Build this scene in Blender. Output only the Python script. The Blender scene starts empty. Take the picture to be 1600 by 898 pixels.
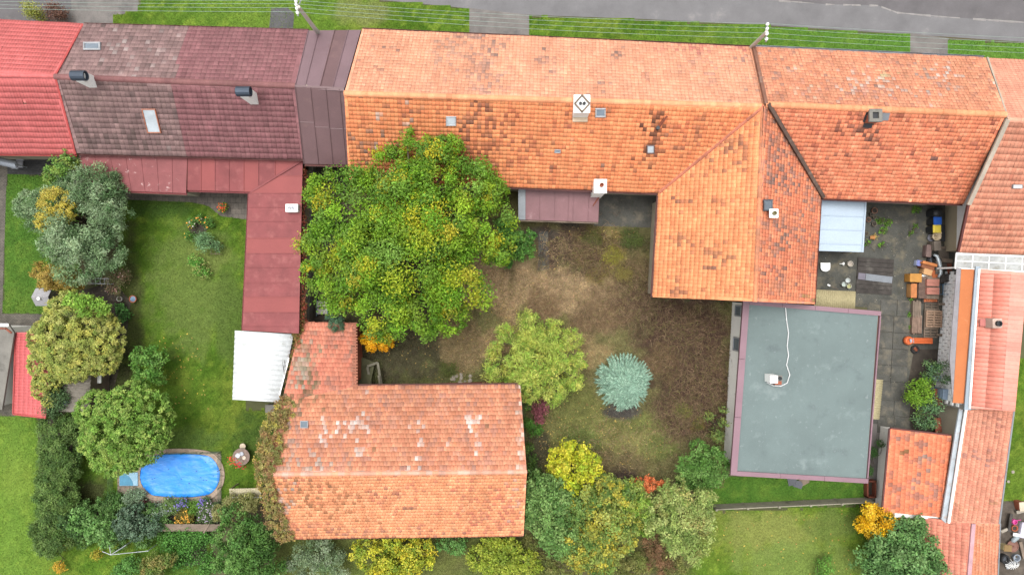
import bpy, bmesh, math, random
import numpy as np
from mathutils import Vector, Matrix
sc = bpy.context.scene
R = math.radians
# ------------------------------------------------------------------ camera, sky, sun, exposure
HC, F = 48.5, 1067.0          # drone height in metres, focal length in photo pixels
cam = bpy.data.objects.new('camera', bpy.data.cameras.new('camera'))
sc.collection.objects.link(cam); sc.camera = cam
cam.location = (0, 0, HC); cam.rotation_euler = (0, 0, 0)
cam.data.sensor_width = 36; cam.data.lens = F/1600*36
cam.data.clip_start = 0.5; cam.data.clip_end = 1000
SUN_EL, SUN_AZ = 78, -35       # degrees; thin cloud, light from high over the street
world = bpy.data.worlds.new('World'); sc.world = world; world.use_nodes = True
nt = world.node_tree; nt.nodes.clear()
sky = nt.nodes.new('ShaderNodeTexSky'); sky.sky_type = 'NISHITA'; sky.sun_disc = False
sky.sun_elevation = R(SUN_EL); sky.sun_rotation = R(SUN_AZ); sky.dust_density = 4.0; sky.air_density = 1.0
hs = nt.nodes.new('ShaderNodeHueSaturation'); hs.inputs['Saturation'].default_value = 0.05
bg = nt.nodes.new('ShaderNodeBackground'); bg.inputs['Strength'].default_value = 0.15
wo = nt.nodes.new('ShaderNodeOutputWorld')
nt.links.new(sky.outputs[0], hs.inputs['Color']); nt.links.new(hs.outputs[0], bg.inputs[0]); nt.links.new(bg.outputs[0], wo.inputs[0])
sd = bpy.data.lights.new('sun', 'SUN'); sd.energy = 1.0; sd.angle = R(30); sd.color = (1.0, 0.96, 0.9)
sun = bpy.data.objects.new('sun', sd); sc.collection.objects.link(sun)
sun.rotation_euler = Vector((math.sin(R(SUN_AZ))*math.cos(R(SUN_EL)), math.cos(R(SUN_AZ))*math.cos(R(SUN_EL)), math.sin(R(SUN_EL)))).to_track_quat('Z', 'Y').to_euler()
sun.location = (0, 60, 80)
vs = sc.view_settings; vs.view_transform = 'Standard'; vs.look = 'None'; vs.gamma = 1; vs.use_curve_mapping = False
vs.exposure = 1.2
# ------------------------------------------------------------------ helpers
random.seed(4)
rng = np.random.default_rng(11)
col = sc.collection
KA = 0.62                     # photo value to surface colour
def lin(c):
    c = np.asarray(c, float)/255
    c = np.where(c <= .04045, c/12.92, ((c+.055)/1.055)**2.4)
    return c*.9+.1*(c @ np.array([.2126, .7152, .0722]))[..., None]
def sat(c, k):
    l = (np.asarray(c) @ np.array([.2126, .7152, .0722]))[..., None]; return np.maximum(l+(c-l)*k, .002)
def S(r, g, b): return tuple(lin((r, g, b))*KA)
def W(px, py, z=0.0):
    k = (HC-z)/F
    return Vector(((px-800)*k, (449-py)*k, z))
def topx(P):                  # world points to photo pixels
    k = F/(HC-P[..., 2]); return 800+P[..., 0]*k, 449-P[..., 1]*k
def hsh(i, j, s): 
    n = np.sin(i*127.1+j*311.7+s*74.7)*43758.5453
    return n-np.floor(n)
def vn(x, y, s=0):
    x = np.asarray(x, float); y = np.asarray(y, float)
    i, j = np.floor(x), np.floor(y); f, g = x-i, y-j
    f = f*f*(3-2*f); g = g*g*(3-2*g)
    return (hsh(i, j, s)*(1-f)+hsh(i+1, j, s)*f)*(1-g)+(hsh(i, j+1, s)*(1-f)+hsh(i+1, j+1, s)*f)*g
def fbm(x, y, s=0): return (vn(x, y, s)*.5+vn(x*2.1, y*2.1, s+1)*.3+vn(x*4.3, y*4.3, s+2)*.2)
ORG = {}
def tag(o, label=None, cat=None, group=None, kind=None):
    if label: o['label'] = label
    if cat: o['category'] = cat
    if group: o['group'] = group
    if kind: o['kind'] = kind
    return o
def place(o, parent, org):
    col.objects.link(o); org = Vector(org)
    if parent is not None:
        o.parent = parent; o.location = org-ORG[parent.name]
    else: o.location = org
    ORG[o.name] = org
    return o
def empty(name, loc, label, cat, group=None):
    o = bpy.data.objects.new(name, None); o.empty_display_size = .3
    place(o, None, loc); return tag(o, label, cat, group)
def inst(name, me, parent, loc, rz=0, rx=0, ry=0, sc_=None):
    o = bpy.data.objects.new(name, me); place(o, parent, loc); o.rotation_euler = (rx, ry, rz)
    if sc_: o.scale = sc_
    return o
def npmesh(name, V, Fq, mat=None, parent=None, fcol=None, vcol=None, smooth=False, kind=None):
    """V (n,3) world, Fq (m,k) faces of k corners; linked with its origin at its base"""
    V = np.asarray(V, float); Fq = np.asarray(Fq, np.int64)
    org = np.array([(V[:, 0].min()+V[:, 0].max())/2, (V[:, 1].min()+V[:, 1].max())/2, V[:, 2].min()])
    me = bpy.data.meshes.new(name); m, k = Fq.shape
    me.vertices.add(len(V)); me.vertices.foreach_set('co', (V-org).astype(np.float32).ravel())
    me.loops.add(m*k); me.loops.foreach_set('vertex_index', Fq.astype(np.int32).ravel())
    me.polygons.add(m); me.polygons.foreach_set('loop_start', (np.arange(m)*k).astype(np.int32))
    try: me.polygons.foreach_set('loop_total', np.full(m, k, np.int32))
    except Exception: pass
    if smooth: me.polygons.foreach_set('use_smooth', np.ones(m, bool))
    me.update(calc_edges=True)
    if fcol is not None or vcol is not None:
        c = fcol if fcol is not None else vcol
        a = me.color_attributes.new('Col', 'FLOAT_COLOR', 'POINT') if vcol is not None else me.attributes.new('Col', 'FLOAT_COLOR', 'FACE')
        a.data.foreach_set('color', np.concatenate([c, np.ones((len(c), 1))], 1).astype(np.float32).ravel())
    if mat: me.materials.append(mat)
    o = bpy.data.objects.new(name, me); place(o, parent, org)
    if kind: o['kind'] = kind
    return o
class MB:
    def __init__(s): s.v = []; s.f = []; s.c = []
    def add(s, vs, fs, c=None):
        b = len(s.v); s.v += [tuple(x) for x in vs]; s.f += [tuple(b+i for i in f) for f in fs]
        s.c += [c]*len(fs); return s
    def prism(s, bot, top, c=None):
        n = len(bot)
        fs = [tuple(range(n, 2*n)), tuple(reversed(range(n)))]+[(i, (i+1) % n, n+(i+1) % n, n+i) for i in range(n)]
        return s.add(list(bot)+list(top), fs, c)
    def box(s, c, size, rz=0, tilt=None, cc=None, tap=1.0):
        M = Matrix.Rotation(rz, 3, 'Z')
        if tilt: M = M @ Matrix.Rotation(tilt[0], 3, 'X') @ Matrix.Rotation(tilt[1], 3, 'Y')
        c = Vector(c); x, y, z = [q/2 for q in size]
        L = [(-x*tap, -y*tap, -z), (x*tap, -y*tap, -z), (x*tap, y*tap, -z), (-x*tap, y*tap, -z), (-x, -y, z), (x, -y, z), (x, y, z), (-x, y, z)]
        p = [c+M @ Vector(q) for q in L]
        return s.prism(p[:4], p[4:], cc)
    def bar(s, a, b, w, h, c=None):
        a, b = Vector(a), Vector(b); d = (b-a).normalized()
        up = Vector((0, 0, 1)) if abs(d.z) < .95 else Vector((0, 1, 0))
        x = d.cross(up).normalized(); y = x.cross(d).normalized()
        o = [x*(i*w/2)+y*(j*h/2) for i, j in ((-1, -1), (1, -1), (1, 1), (-1, 1))]
        return s.add([a+q for q in o]+[b+q for q in o], [(0, 1, 2, 3), (7, 6, 5, 4), (0, 4, 5, 1), (1, 5, 6, 2), (2, 6, 7, 3), (3, 7, 4, 0)], c)
    def tube(s, pts, rad, n=7, c=None):
        pts = [Vector(p) for p in pts]; m = len(pts); b = len(s.v)
        if not hasattr(rad, '__len__'): rad = [rad]*m
        vs = []; fs = []
        for i, p in enumerate(pts):
            d = (pts[min(i+1, m-1)]-pts[max(i-1, 0)]).normalized()
            up = Vector((0, 0, 1)) if abs(d.z) < .9 else Vector((1, 0, 0))
            x = d.cross(up).normalized(); y = d.cross(x)
            for k in range(n):
                t = 2*math.pi*k/n; vs.append(p+(x*math.cos(t)+y*math.sin(t))*rad[i])
        for i in range(m-1):
            for k in range(n): fs.append((i*n+k, i*n+(k+1) % n, (i+1)*n+(k+1) % n, (i+1)*n+k))
        fs += [tuple(range(n)), tuple(range((m-1)*n, m*n))]
        return s.add(vs, fs, c)
    def lathe(s, cx, prof, n=16, c=None, M=None):
        cx = Vector(cx); vs = []; fs = []; m = len(prof)
        for r, z in prof:
            for k in range(n):
                t = 2*math.pi*k/n; q = Vector((r*math.cos(t), r*math.sin(t), z)); vs.append(cx+(M @ q if M else q))
        for i in range(m-1):
            for k in range(n): fs.append((i*n+k, i*n+(k+1) % n, (i+1)*n+(k+1) % n, (i+1)*n+k))
        if prof[0][0] > 1e-4: fs.append(tuple(reversed(range(n))))
        if prof[-1][0] > 1e-4: fs.append(tuple(range((m-1)*n, m*n)))
        return s.add(vs, fs, c)
    def build(s, name, mat, parent=None, bevel=0, smooth=False, kind=None):
        V = np.array(s.v, float); org = Vector(((V[:, 0].min()+V[:, 0].max())/2, (V[:, 1].min()+V[:, 1].max())/2, V[:, 2].min()))
        me = bpy.data.meshes.new(name); me.from_pydata([tuple(Vector(v)-org) for v in s.v], [], s.f)
        bm = bmesh.new(); bm.from_mesh(me)
        if any(c is not None for c in s.c):
            pass
        bmesh.ops.recalc_face_normals(bm, faces=bm.faces[:])
        if bevel: bmesh.ops.bevel(bm, geom=bm.edges[:], offset=bevel, segments=1, affect='EDGES')
        bm.to_mesh(me); bm.free()
        if smooth: me.polygons.foreach_set('use_smooth', np.ones(len(me.polygons), bool))
        if any(c is not None for c in s.c) and not bevel:
            a = me.attributes.new('Col', 'FLOAT_COLOR', 'FACE')
            a.data.foreach_set('color', np.array([(list(c) if c is not None else [.3, .3, .3])+[1] for c in s.c], np.float32).ravel())
        me.materials.append(mat)
        o = bpy.data.objects.new(name, me); place(o, parent, org)
        if kind: o['kind'] = kind
        return o
# ------------------------------------------------------------------ materials
def nodes(name):
    m = bpy.data.materials.new(name); m.use_nodes = True; t = m.node_tree; t.nodes.clear()
    out = t.nodes.new('ShaderNodeOutputMaterial'); b = t.nodes.new('ShaderNodeBsdfPrincipled')
    t.links.new(b.outputs[0], out.inputs[0]); return m, t, b
def noise(t, scale, detail=6, rough=.6, co=None):
    n = t.nodes.new('ShaderNodeTexNoise'); n.inputs['Scale'].default_value = scale
    n.inputs['Detail'].default_value = detail; n.inputs['Roughness'].default_value = rough
    if co is None:
        g = t.nodes.new('ShaderNodeNewGeometry'); co = g.outputs['Position']
    t.links.new(co, n.inputs['Vector']); return n.outputs['Fac']
def ramp(t, fac, a, b, p0=.3, p1=.7):
    r = t.nodes.new('ShaderNodeValToRGB'); e = r.color_ramp.elements
    e[0].position = p0; e[1].position = p1; e[0].color = (*a, 1); e[1].color = (*b, 1)
    t.links.new(fac, r.inputs[0]); return r.outputs[0]
def mixc(t, fac, a, b, mode='MIX'):
    m = t.nodes.new('ShaderNodeMix'); m.data_type = 'RGBA'; m.blend_type = mode
    for s, v in ((0, fac), (6, a), (7, b)):
        if hasattr(v, 'is_output'): t.links.new(v, m.inputs[s])
        else: m.inputs[s].default_value = v if s == 0 else (*v, 1)
    return m.outputs[2]
def bump(t, b, h, strength=.4, dist=.02):
    n = t.nodes.new('ShaderNodeBump'); n.inputs['Strength'].default_value = strength; n.inputs['Distance'].default_value = dist
    t.links.new(h, n.inputs['Height']); t.links.new(n.outputs[0], b.inputs['Normal'])
MATS = {}
def mat(name, c, rough=.7, var=.18, sc1=1.2, sc2=14, stain=None, stp=(.55, .75), st_sc=.7, metal=0, bmp=.25, spec=.35):
    """plain paint / stone / wood colour with broad mottling, fine grain and optional stains"""
    if name in MATS: return MATS[name]
    m, t, b = nodes(name); c = np.array(c)
    c1 = ramp(t, noise(t, sc1, 5), c*(1-var), np.minimum(c*(1+var), .95))
    g = noise(t, sc2, 4, .7)
    c2 = mixc(t, .55, c1, ramp(t, g, (.62, .62, .62), (1.12, 1.12, 1.12), .25, .75), 'MULTIPLY')
    if stain is not None:
        f = ramp(t, noise(t, st_sc, 8, .68), (0, 0, 0), (1, 1, 1), *stp)
        c2 = mixc(t, f, c2, stain)
    t.links.new(c2, b.inputs['Base Color']); b.inputs['Roughness'].default_value = rough
    b.inputs['Metallic'].default_value = metal; b.inputs['Specular IOR Level'].default_value = spec
    bump(t, b, g, bmp); MATS[name] = m; return m
def attrmat(name, rough=.8, fine=20, lo=.72, hi=1.2, bmp=.3, spec=.3, big=1.0):
    m, t, b = nodes(name); a = t.nodes.new('ShaderNodeAttribute'); a.attribute_name = 'Col'
    g = noise(t, fine, 5, .7)
    c = mixc(t, 1.0, a.outputs['Color'], ramp(t, g, (lo,)*3, (hi,)*3, .3, .7), 'MULTIPLY')
    c = mixc(t, 1.0, c, ramp(t, noise(t, big, 4), (.86,)*3, (1.1,)*3, .3, .7), 'MULTIPLY')
    t.links.new(c, b.inputs['Base Color']); b.inputs['Roughness'].default_value = rough
    b.inputs['Specular IOR Level'].default_value = spec; bump(t, b, g, bmp, .01); return m
def leafmat(name, trans=.3):
    m, t, b = nodes(name); a = t.nodes.new('ShaderNodeAttribute'); a.attribute_name = 'Col'
    b.inputs['Roughness'].default_value = .6; b.inputs['Specular IOR Level'].default_value = .25
    t.links.new(a.outputs['Color'], b.inputs['Base Color'])
    tr = t.nodes.new('ShaderNodeBsdfTranslucent'); t.links.new(mixc(t, 1.0, a.outputs['Color'], (1.0, 1.0, .75), 'MULTIPLY'), tr.inputs[0])
    mx = t.nodes.new('ShaderNodeMixShader'); mx.inputs[0].default_value = trans
    out = [n for n in t.nodes if n.type == 'OUTPUT_MATERIAL'][0]
    t.links.new(b.outputs[0], mx.inputs[1]); t.links.new(tr.outputs[0], mx.inputs[2]); t.links.new(mx.outputs[0], out.inputs[0])
    return m
def tilemat():
    m = attrmat('clay_tile', .78, 16, .74, 1.16); t = m.node_tree; b = [n for n in t.nodes if n.type == 'BSDF_PRINCIPLED'][0]
    c = b.inputs['Base Color'].links[0].from_socket
    g = t.nodes.new('ShaderNodeNewGeometry'); mp = t.nodes.new('ShaderNodeMapping'); mp.inputs['Scale'].default_value = (2.6, .55, .55); t.links.new(g.outputs['Position'], mp.inputs[0])
    st = ramp(t, noise(t, 1.0, 7, .7, mp.outputs[0]), (.78,)*3, (1.1,)*3, .32, .62); c = mixc(t, .8, c, st, 'MULTIPLY')
    ms = t.nodes.new('ShaderNodeMath'); ms.operation = 'MULTIPLY'; t.links.new(ramp(t, noise(t, 7, 5, .7), (0,)*3, (1,)*3, .55, .68), ms.inputs[0]); t.links.new(ramp(t, noise(t, .6, 4, .6), (0,)*3, (.5,)*3, .45, .7), ms.inputs[1])
    c = mixc(t, ms.outputs[0], c, S(150, 122, 106)); t.links.new(c, b.inputs['Base Color']); return m
M_TILE = tilemat()
M_GROUND = attrmat('soil_and_turf', .95, 9, .55, 1.35, .6, .1, 1.7)
M_COL = attrmat('painted', .6, 12, .85, 1.1, .15)
M_LEAF = leafmat('leaf'); M_GRASS = leafmat('grass_blade', .2)
M_BARK = mat('bark', S(95, 80, 65), .9, .3, 3, 20, bmp=.8)
M_PLASTER = mat('render_white', (.74, .72, .68), .85, .06, .8, 18, stain=S(150, 145, 135), stp=(.58, .8), st_sc=.8)
M_PLASTER2 = mat('render_beige', S(190, 178, 155), .85, .1, .8, 18, stain=S(130, 120, 105))
M_DECK = mat('roof_boarding', S(110, 70, 55), .85)
M_GUT = mat('gutter_zinc', S(160, 165, 172), .45, .12, metal=.6, stain=S(130, 105, 95))
M_GUTB = mat('gutter_brown', S(105, 55, 50), .5)
M_GLASS = mat('pane_glass', S(120, 135, 150), .12, .25, .9, 3, spec=.7, bmp=0)
M_WOOD = mat('weathered_wood', S(140, 122, 105), .85, .25, 2, 25, stain=S(85, 75, 65), bmp=.5)
M_WOODD = mat('dark_wood', S(72, 66, 62), .9, .3, 2, 25, stain=S(110, 105, 98), bmp=.6)
M_CONC = mat('concrete', S(132, 128, 120), .9, .18, 1.0, 16, stain=S(82, 80, 74), bmp=.4)
def yardmat(name, c, tan, moss, sc_=1.0):
    m = mat(name, c, .92, .3, 1.1*sc_, 9, stain=tan, stp=(.5, .68), st_sc=1.3*sc_, bmp=.6); t = m.node_tree; b = [n for n in t.nodes if n.type == 'BSDF_PRINCIPLED'][0]; k = b.inputs['Base Color'].links[0].from_socket
    k = mixc(t, ramp(t, noise(t, 2.4*sc_, 7, .75), (0,)*3, (.7,)*3, .55, .68), k, moss); k = mixc(t, ramp(t, noise(t, 26, 3, .6), (0,)*3, (.6,)*3, .62, .7), k, S(150, 144, 130)); t.links.new(k, b.inputs['Base Color']); return m
M_CONCD = yardmat('dark_concrete', S(90, 89, 83), S(122, 114, 98), S(70, 72, 58))
M_DARK = mat('black_plastic', S(48, 50, 54), .5, .2)
M_RUB = mat('rubber', S(40, 40, 42), .8, .2)
M_WHITE = mat('white_paint', (.78, .78, .76), .55, .05, stain=S(170, 165, 155), stp=(.62, .85))
M_STONE = mat('stone', S(170, 160, 145), .9, .2, 3, 14)
M_RUST = mat('rusty_steel', S(140, 72, 48), .8, .3, 1.5, 12, stain=S(95, 55, 42), bmp=.4)
M_BRICKR = mat('red_brick', S(175, 95, 65), .85, .2, 3, 16)
# ------------------------------------------------------------------ roofs
def fit(pts):
    """photo corners (px, py, height or None) put on one best plane along their sight lines"""
    K = np.array([list(W(*p)) for p in pts if p[2] is not None])
    A = np.c_[K[:, 0], K[:, 1], np.ones(len(K))]; s = np.linalg.lstsq(A, K[:, 2], rcond=None)[0]
    out = []
    for p in pts:
        q = s[0]*(p[0]-800)/F+s[1]*(449-p[1])/F
        z = (q*HC+s[2])/(1+q); out.append(W(p[0], p[1], z))
    return out
def onp(px, py, P, lift=0):
    """point of roof plane P seen at a photo pixel, raised along z"""
    n = (P[1]-P[0]).cross(P[2]-P[0]); d = Vector(((px-800)/F, (449-py)/F, -1)); o = Vector((0, 0, HC))
    return o+d*((P[0]-o).dot(n)/d.dot(n))+Vector((0, 0, lift))
def off(pts, dz): return [Vector((p.x, p.y, p.z+dz)) for p in pts]
def slab(name, pts, th, mat_, parent, bevel=0): return MB().prism(off(pts, -th), pts).build(name, mat_, parent, bevel)
def clip(poly, cp):
    for i in range(len(cp)):
        a, b = cp[i], cp[(i+1) % len(cp)]; o = []
        d = lambda p: (b[0]-a[0])*(p[1]-a[1])-(b[1]-a[1])*(p[0]-a[0])
        for k in range(len(poly)):
            p, q = poly[k], poly[(k+1) % len(poly)]; dp, dq = d(p), d(q)
            if dp >= 0: o.append(p)
            if (dp >= 0) != (dq >= 0):
                t = dp/(dp-dq); o.append((p[0]+(q[0]-p[0])*t, p[1]+(q[1]-p[1])*t))
        poly = o
        if len(poly) < 3: return []
    return poly
def tiles(name, pts, tw, th, cf, parent, mat_=None, t=.03, prof=.02, stagger=.5, wave=None, jit=.006, seed=1):
    t *= .72; prof *= .5
    """courses of single roof tiles; pts[0]-pts[1] is the eave"""
    rg = np.random.default_rng(seed); p0 = pts[0]
    n = Vector((0, 0, 0))
    for i in range(1, len(pts)-1): n += (pts[i]-p0).cross(pts[i+1]-p0)
    n.normalize()
    if n.z < 0: n = -n
    ex = (pts[1]-p0).normalized(); ey = n.cross(ex); cen = sum(pts, Vector())/len(pts)
    if (cen-p0).dot(ey) < 0: ex = -ex; ey = n.cross(ex)
    uv = [((p-p0).dot(ex), (p-p0).dot(ey)) for p in pts]
    ar = sum(uv[i][0]*uv[(i+1) % len(uv)][1]-uv[(i+1) % len(uv)][0]*uv[i][1] for i in range(len(uv)))
    if ar < 0: uv = uv[::-1]
    U = np.array(uv); u0, u1 = U[:, 0].min(), U[:, 0].max(); v0, v1 = U[:, 1].min(), U[:, 1].max()
    nu, nv = int((u1-u0)/tw)+2, int((v1-v0)/th)+2
    I, J = np.meshgrid(np.arange(-1, nu), np.arange(nv)); I = I.ravel(); J = J.ravel()
    a = u0+(I+(J % 2)*stagger)*tw; b = v0-.03+J*th
    def ins(x, y):
        r = np.ones(len(x), bool)
        for k in range(len(uv)):
            A, B = uv[k], uv[(k+1) % len(uv)]
            r &= (B[0]-A[0])*(y-A[1])-(B[1]-A[1])*(x-A[0]) >= -.001
        return r
    g = .004
    cs = [ins(a+g, b+.031), ins(a+tw-g, b+.031), ins(a+tw-g, b+th), ins(a+g, b+th), ins(a+tw/2, b+th/2)]
    full = cs[0] & cs[1] & cs[2] & cs[3]; part = ~full & (cs[0] | cs[1] | cs[2] | cs[3] | cs[4])
    P0, EX, EY, N = [np.array(q) for q in (p0, ex, ey, n)]
    fa, fb = a[full], b[full]; m = len(fa)
    px_ = np.array([0, .16, .5, .84, 1]) if wave else np.array([0, .1, .9, 1])
    ph = np.array(wave if wave else [0, 1, 1, 0])*prof; k = len(px_)
    dz = rg.normal(0, jit, m)[:, None]; dv = rg.normal(0, jit*1.3, m)[:, None]
    dv = dv+((vn(fa*.8, fb/th*.37, seed)-.5)*.035)[:, None]; sag = ((fbm(fa*.35, fb*.35, seed+5)-.5)*.07)[:, None]; dz = dz+rg.normal(0, 1, m)[:, None]*(rg.random(m) < .02)[:, None]*.012
    us = fa[:, None]+g+px_[None]*(tw-2*g)
    lo = t+ph[None]+dz+sag; hi = .004+ph[None]*.7+dz*.3+sag
    def pt(u, v, w): return P0+u[..., None]*EX+v[..., None]*EY+w[..., None]*N
    vb = fb[:, None]+dv+np.zeros_like(us)
    V = np.concatenate([pt(us, vb, lo), pt(us, vb*0+fb[:, None]+th+.015, hi), pt(us, vb, lo*0-.012)], 1)
    base = (np.arange(m)*3*k)[:, None]
    q = []
    for i in range(k-1): q += [[i, i+1, k+i+1, k+i], [2*k+i, 2*k+i+1, i+1, i]]
    Fq = (base[:, :, None]+np.array(q)[None]).reshape(-1, 4)
    V = V.reshape(-1, 3)
    cen = pt(fa+tw/2, fb+th/2, fa*0); X, Y = topx(cen); C = np.repeat(cf(X, Y, rg), 2*(k-1), 0)
    # cut tiles along hips, valleys and verges
    V2 = []; F2 = []; C2 = []; nb = len(V)
    pa, pb = a[part], b[part]
    if len(pa):
        X, Y = topx(pt(pa+tw/2, pb+th/2, pa*0)); cc = cf(X, Y, rg)
        for i in range(len(pa)):
            po = clip([(pa[i]+g, pb[i]), (pa[i]+tw-g, pb[i]), (pa[i]+tw-g, pb[i]+th), (pa[i]+g, pb[i]+th)], uv)
            for j in range(1, len(po)-1):
                tri = [po[0], po[j], po[j+1], po[j+1]]
                s = nb+len(V2)
                for x, y in tri:
                    w = t*(1-(y-pb[i])/th)+prof*.9
                    V2.append(P0+x*EX+y*EY+w*N)
                F2.append([s, s+1, s+2, s+2]); C2.append(cc[i])
    if V2:
        # triangles are stored as quads with a split corner
        V = np.concatenate([V, np.array(V2)]); F2 = np.array(F2); F2[:, 3] = F2[:, 2]+1
        V[F2[:, 3]] = (V[F2[:, 2]]*.999+V[F2[:, 0]]*.001)
        Fq = np.concatenate([Fq, F2]); C = np.concatenate([C, np.array(C2)])
    return npmesh(name, V, Fq, mat_ or M_TILE, parent, fcol=C, kind='stuff')
def tcol(pal, jit=.1, clus=(), blobs=(), rand=(), fscale=.02, seed=0, gain=1.1):
    """colour of each tile: palette, weathered clusters, stained spots (photo px), odd single tiles"""
    P = sat(np.array([lin(c)*KA*gain for c in pal]), 1.02)
    def f(x, y, rg):
        n = len(x); c = P[rg.integers(0, len(P), n)]; w = rg.random((n, 1)); c = (c*w+P[rg.integers(0, len(P), n)]*(1-w))*.6+P.mean(0)*.4
        for thr, fr, rgb, prob in clus:
            v = fbm(x*fr, y*fr, seed+thr*10); h = (v > thr) & (rg.random(n) < prob); k = rg.uniform(.15, .7, (n, 1)); c[h] = (c*(1-k)+lin(rgb)*KA*k)[h]
        for prob, rgb in rand:
            h = rg.random(n) < prob*.6; k = rg.uniform(.15, .7, (n, 1)); c[h] = (c*(1-k)+lin(rgb)*KA*k)[h]
        for (bx, by, rx, ry, rgb, st) in blobs:
            w = .85*st*np.exp(-((x-bx)/rx)**2-((y-by)/ry)**2)*(.4+1.2*vn(x*.13, y*.13, seed+bx)); h = rg.random(n) < w
            k = rg.uniform(.3, .85, (n, 1)); c[h] = (c*(1-k)+lin(rgb)*KA*k)[h]
        return np.clip(c*rg.normal(1, jit, (n, 1))*(.92+.16*vn(x*fscale, y*fscale, seed))[:, None], .01, .9)
    return f
def caps(name, a, b, cf, parent, r=.14, seg=.36, lift=.02, seed=3):
    a, b = Vector(a), Vector(b); d = b-a; L = d.length; n = max(2, int(L/seg)); d.normalize()
    x = d.cross(Vector((0, 0, 1))).normalized(); y = x.cross(d); rg = np.random.default_rng(seed)
    V = []; Fq = []; C = []; ts = [math.pi*i/5 for i in range(6)]
    for i in range(n):
        p, q = a+d*(L*i/n-.02), a+d*(L*(i+1)/n+.02); o = rg.normal(0, .008)
        s = len(V)
        for e, rr in ((p, r*1.08), (q, r*.95)):
            for tt in ts: V.append(e+x*(math.cos(tt)*rr*1.15)+y*(math.sin(tt)*rr+lift-.06+o))
        X, Y = topx(np.array([list((p+q)/2)])); c = cf(X, Y, rg)[0]
        for k in range(5): Fq.append([s+k, s+k+1, s+7+k, s+6+k]); C.append(c)
        V += [V[s], V[s+5]]; 
    return npmesh(name, np.array([list(v) for v in V]), np.array(Fq), M_TILE, parent, fcol=np.array(C), kind='stuff')
def lerp2(q, s, t): return (q[0]*(1-s)+q[1]*s)*(1-t)+(q[3]*(1-s)+q[2]*s)*t
def panels(name, q, n, mats, parent, rib=.05, th=.03, cuts=None, cross=0):
    """sheets side by side from edge 0-3 to edge 1-2, each with its upstand"""
    cs = cuts or [i/n for i in range(n+1)]
    for i in range(len(cs)-1):
        s0, s1 = cs[i]+.002, cs[i+1]-.002; dz = random.uniform(0, .008)
        p = off([lerp2(q, s0, 0), lerp2(q, s1, 0), lerp2(q, s1, 1), lerp2(q, s0, 1)], dz)
        m = MB().prism(off(p, -th), p)
        if rib: m.bar(p[0]+Vector((0, 0, rib/2)), p[3]+Vector((0, 0, rib/2)), .035, rib)
        for k in range(cross):
            t = (k+1)/(cross+1)+random.uniform(-.06, .06); m.bar(lerp2(p, 0, t)+Vector((0, 0, .004)), lerp2(p, 1, t)+Vector((0, 0, .004)), .04, .012)
        m.build(name, mats[i % len(mats)], parent)
def strips(name, px, cuts, axis, mats, parent, rib=.035, th=.03):
    """roof sheets cut at the given photo columns (axis 0) or rows (axis 1) from one plane"""
    P = fit(px); known = [(p[0], p[1], q.z) for p, q in zip(px, P)]; po = [(p[0], p[1]) for p in px]
    a = sum(po[i][0]*po[(i+1) % len(po)][1]-po[(i+1) % len(po)][0]*po[i][1] for i in range(len(po)))
    if a < 0: po = po[::-1]
    for i in range(len(cuts)-1):
        c0, c1 = cuts[i], cuts[i+1]-.12
        r = [(c0, -999), (c1, -999), (c1, 1999), (c0, 1999)] if axis == 0 else [(-999, c0), (1999, c0), (1999, c1), (-999, c1)]
        c = clip(r, po)
        if len(c) < 3: continue
        w = fit(known+[(x, y, None) for x, y in c])[len(known):]; w = off(w, random.uniform(0, .008)); m = MB().prism(off(w, -th), w)
        e = sorted(range(len(c)), key=lambda k: c[k][axis])[:2]
        if abs(c[e[0]][axis]-c[e[1]][axis]) < .5: m.bar(w[e[0]]+Vector((0, 0, rib/2)), w[e[1]]+Vector((0, 0, rib/2)), .04, rib)
        m.build(name, mats[i % len(mats)], parent)
    return P
def corrugated(name, q, waves, amp, mat_, parent, th=.02, prof='sin', res=8):
    n = waves*res; V = []; Fq = []
    for k, dz in ((0, 0), (1, -th)):
        for i in range(n+1):
            w = (i % res)/res
            h = math.sin(2*math.pi*w)*amp if prof == 'sin' else (amp if w < .45 else -amp)
            for t in (0, 1):
                p = lerp2(q, i/n, t); V.append((p.x, p.y, p.z+h+dz))
    m = (n+1)*2
    for i in range(n):
        Fq.append([2*i, 2*i+1, 2*i+3, 2*i+2]); Fq.append([m+2*i, m+2*i+2, m+2*i+3, m+2*i+1])
        Fq.append([2*i, 2*i+2, m+2*i+2, m+2*i]); Fq.append([2*i+1, m+2*i+1, m+2*i+3, 2*i+3])
    return npmesh(name, V, Fq, mat_, parent)
def walls(parent, pts, inset, mat_, drop=.12, name='wall'):
    c = sum((Vector((p.x, p.y, 0)) for p in pts), Vector())/len(pts); b = []; t = []
    for p in pts:
        v = Vector((p.x, p.y, 0))-c; k = max(.1, 1-inset/max(v.length, .1)*1.3); q = c+v*k
        b.append(Vector((q.x, q.y, -.3))); t.append(Vector((q.x, q.y, p.z-drop)))
    return MB().prism(b, t).build(name, mat_, parent)
def pip(x, y, poly):
    r = np.zeros(len(x), bool); n = len(poly)
    for i in range(n):
        x0, y0 = poly[i]; x1, y1 = poly[(i+1) % n]
        if y0 == y1: continue
        h = ((y0 > y) != (y1 > y)) & (x < (x1-x0)*(y-y0)/(y1-y0)+x0); r ^= h
    return r
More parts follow.
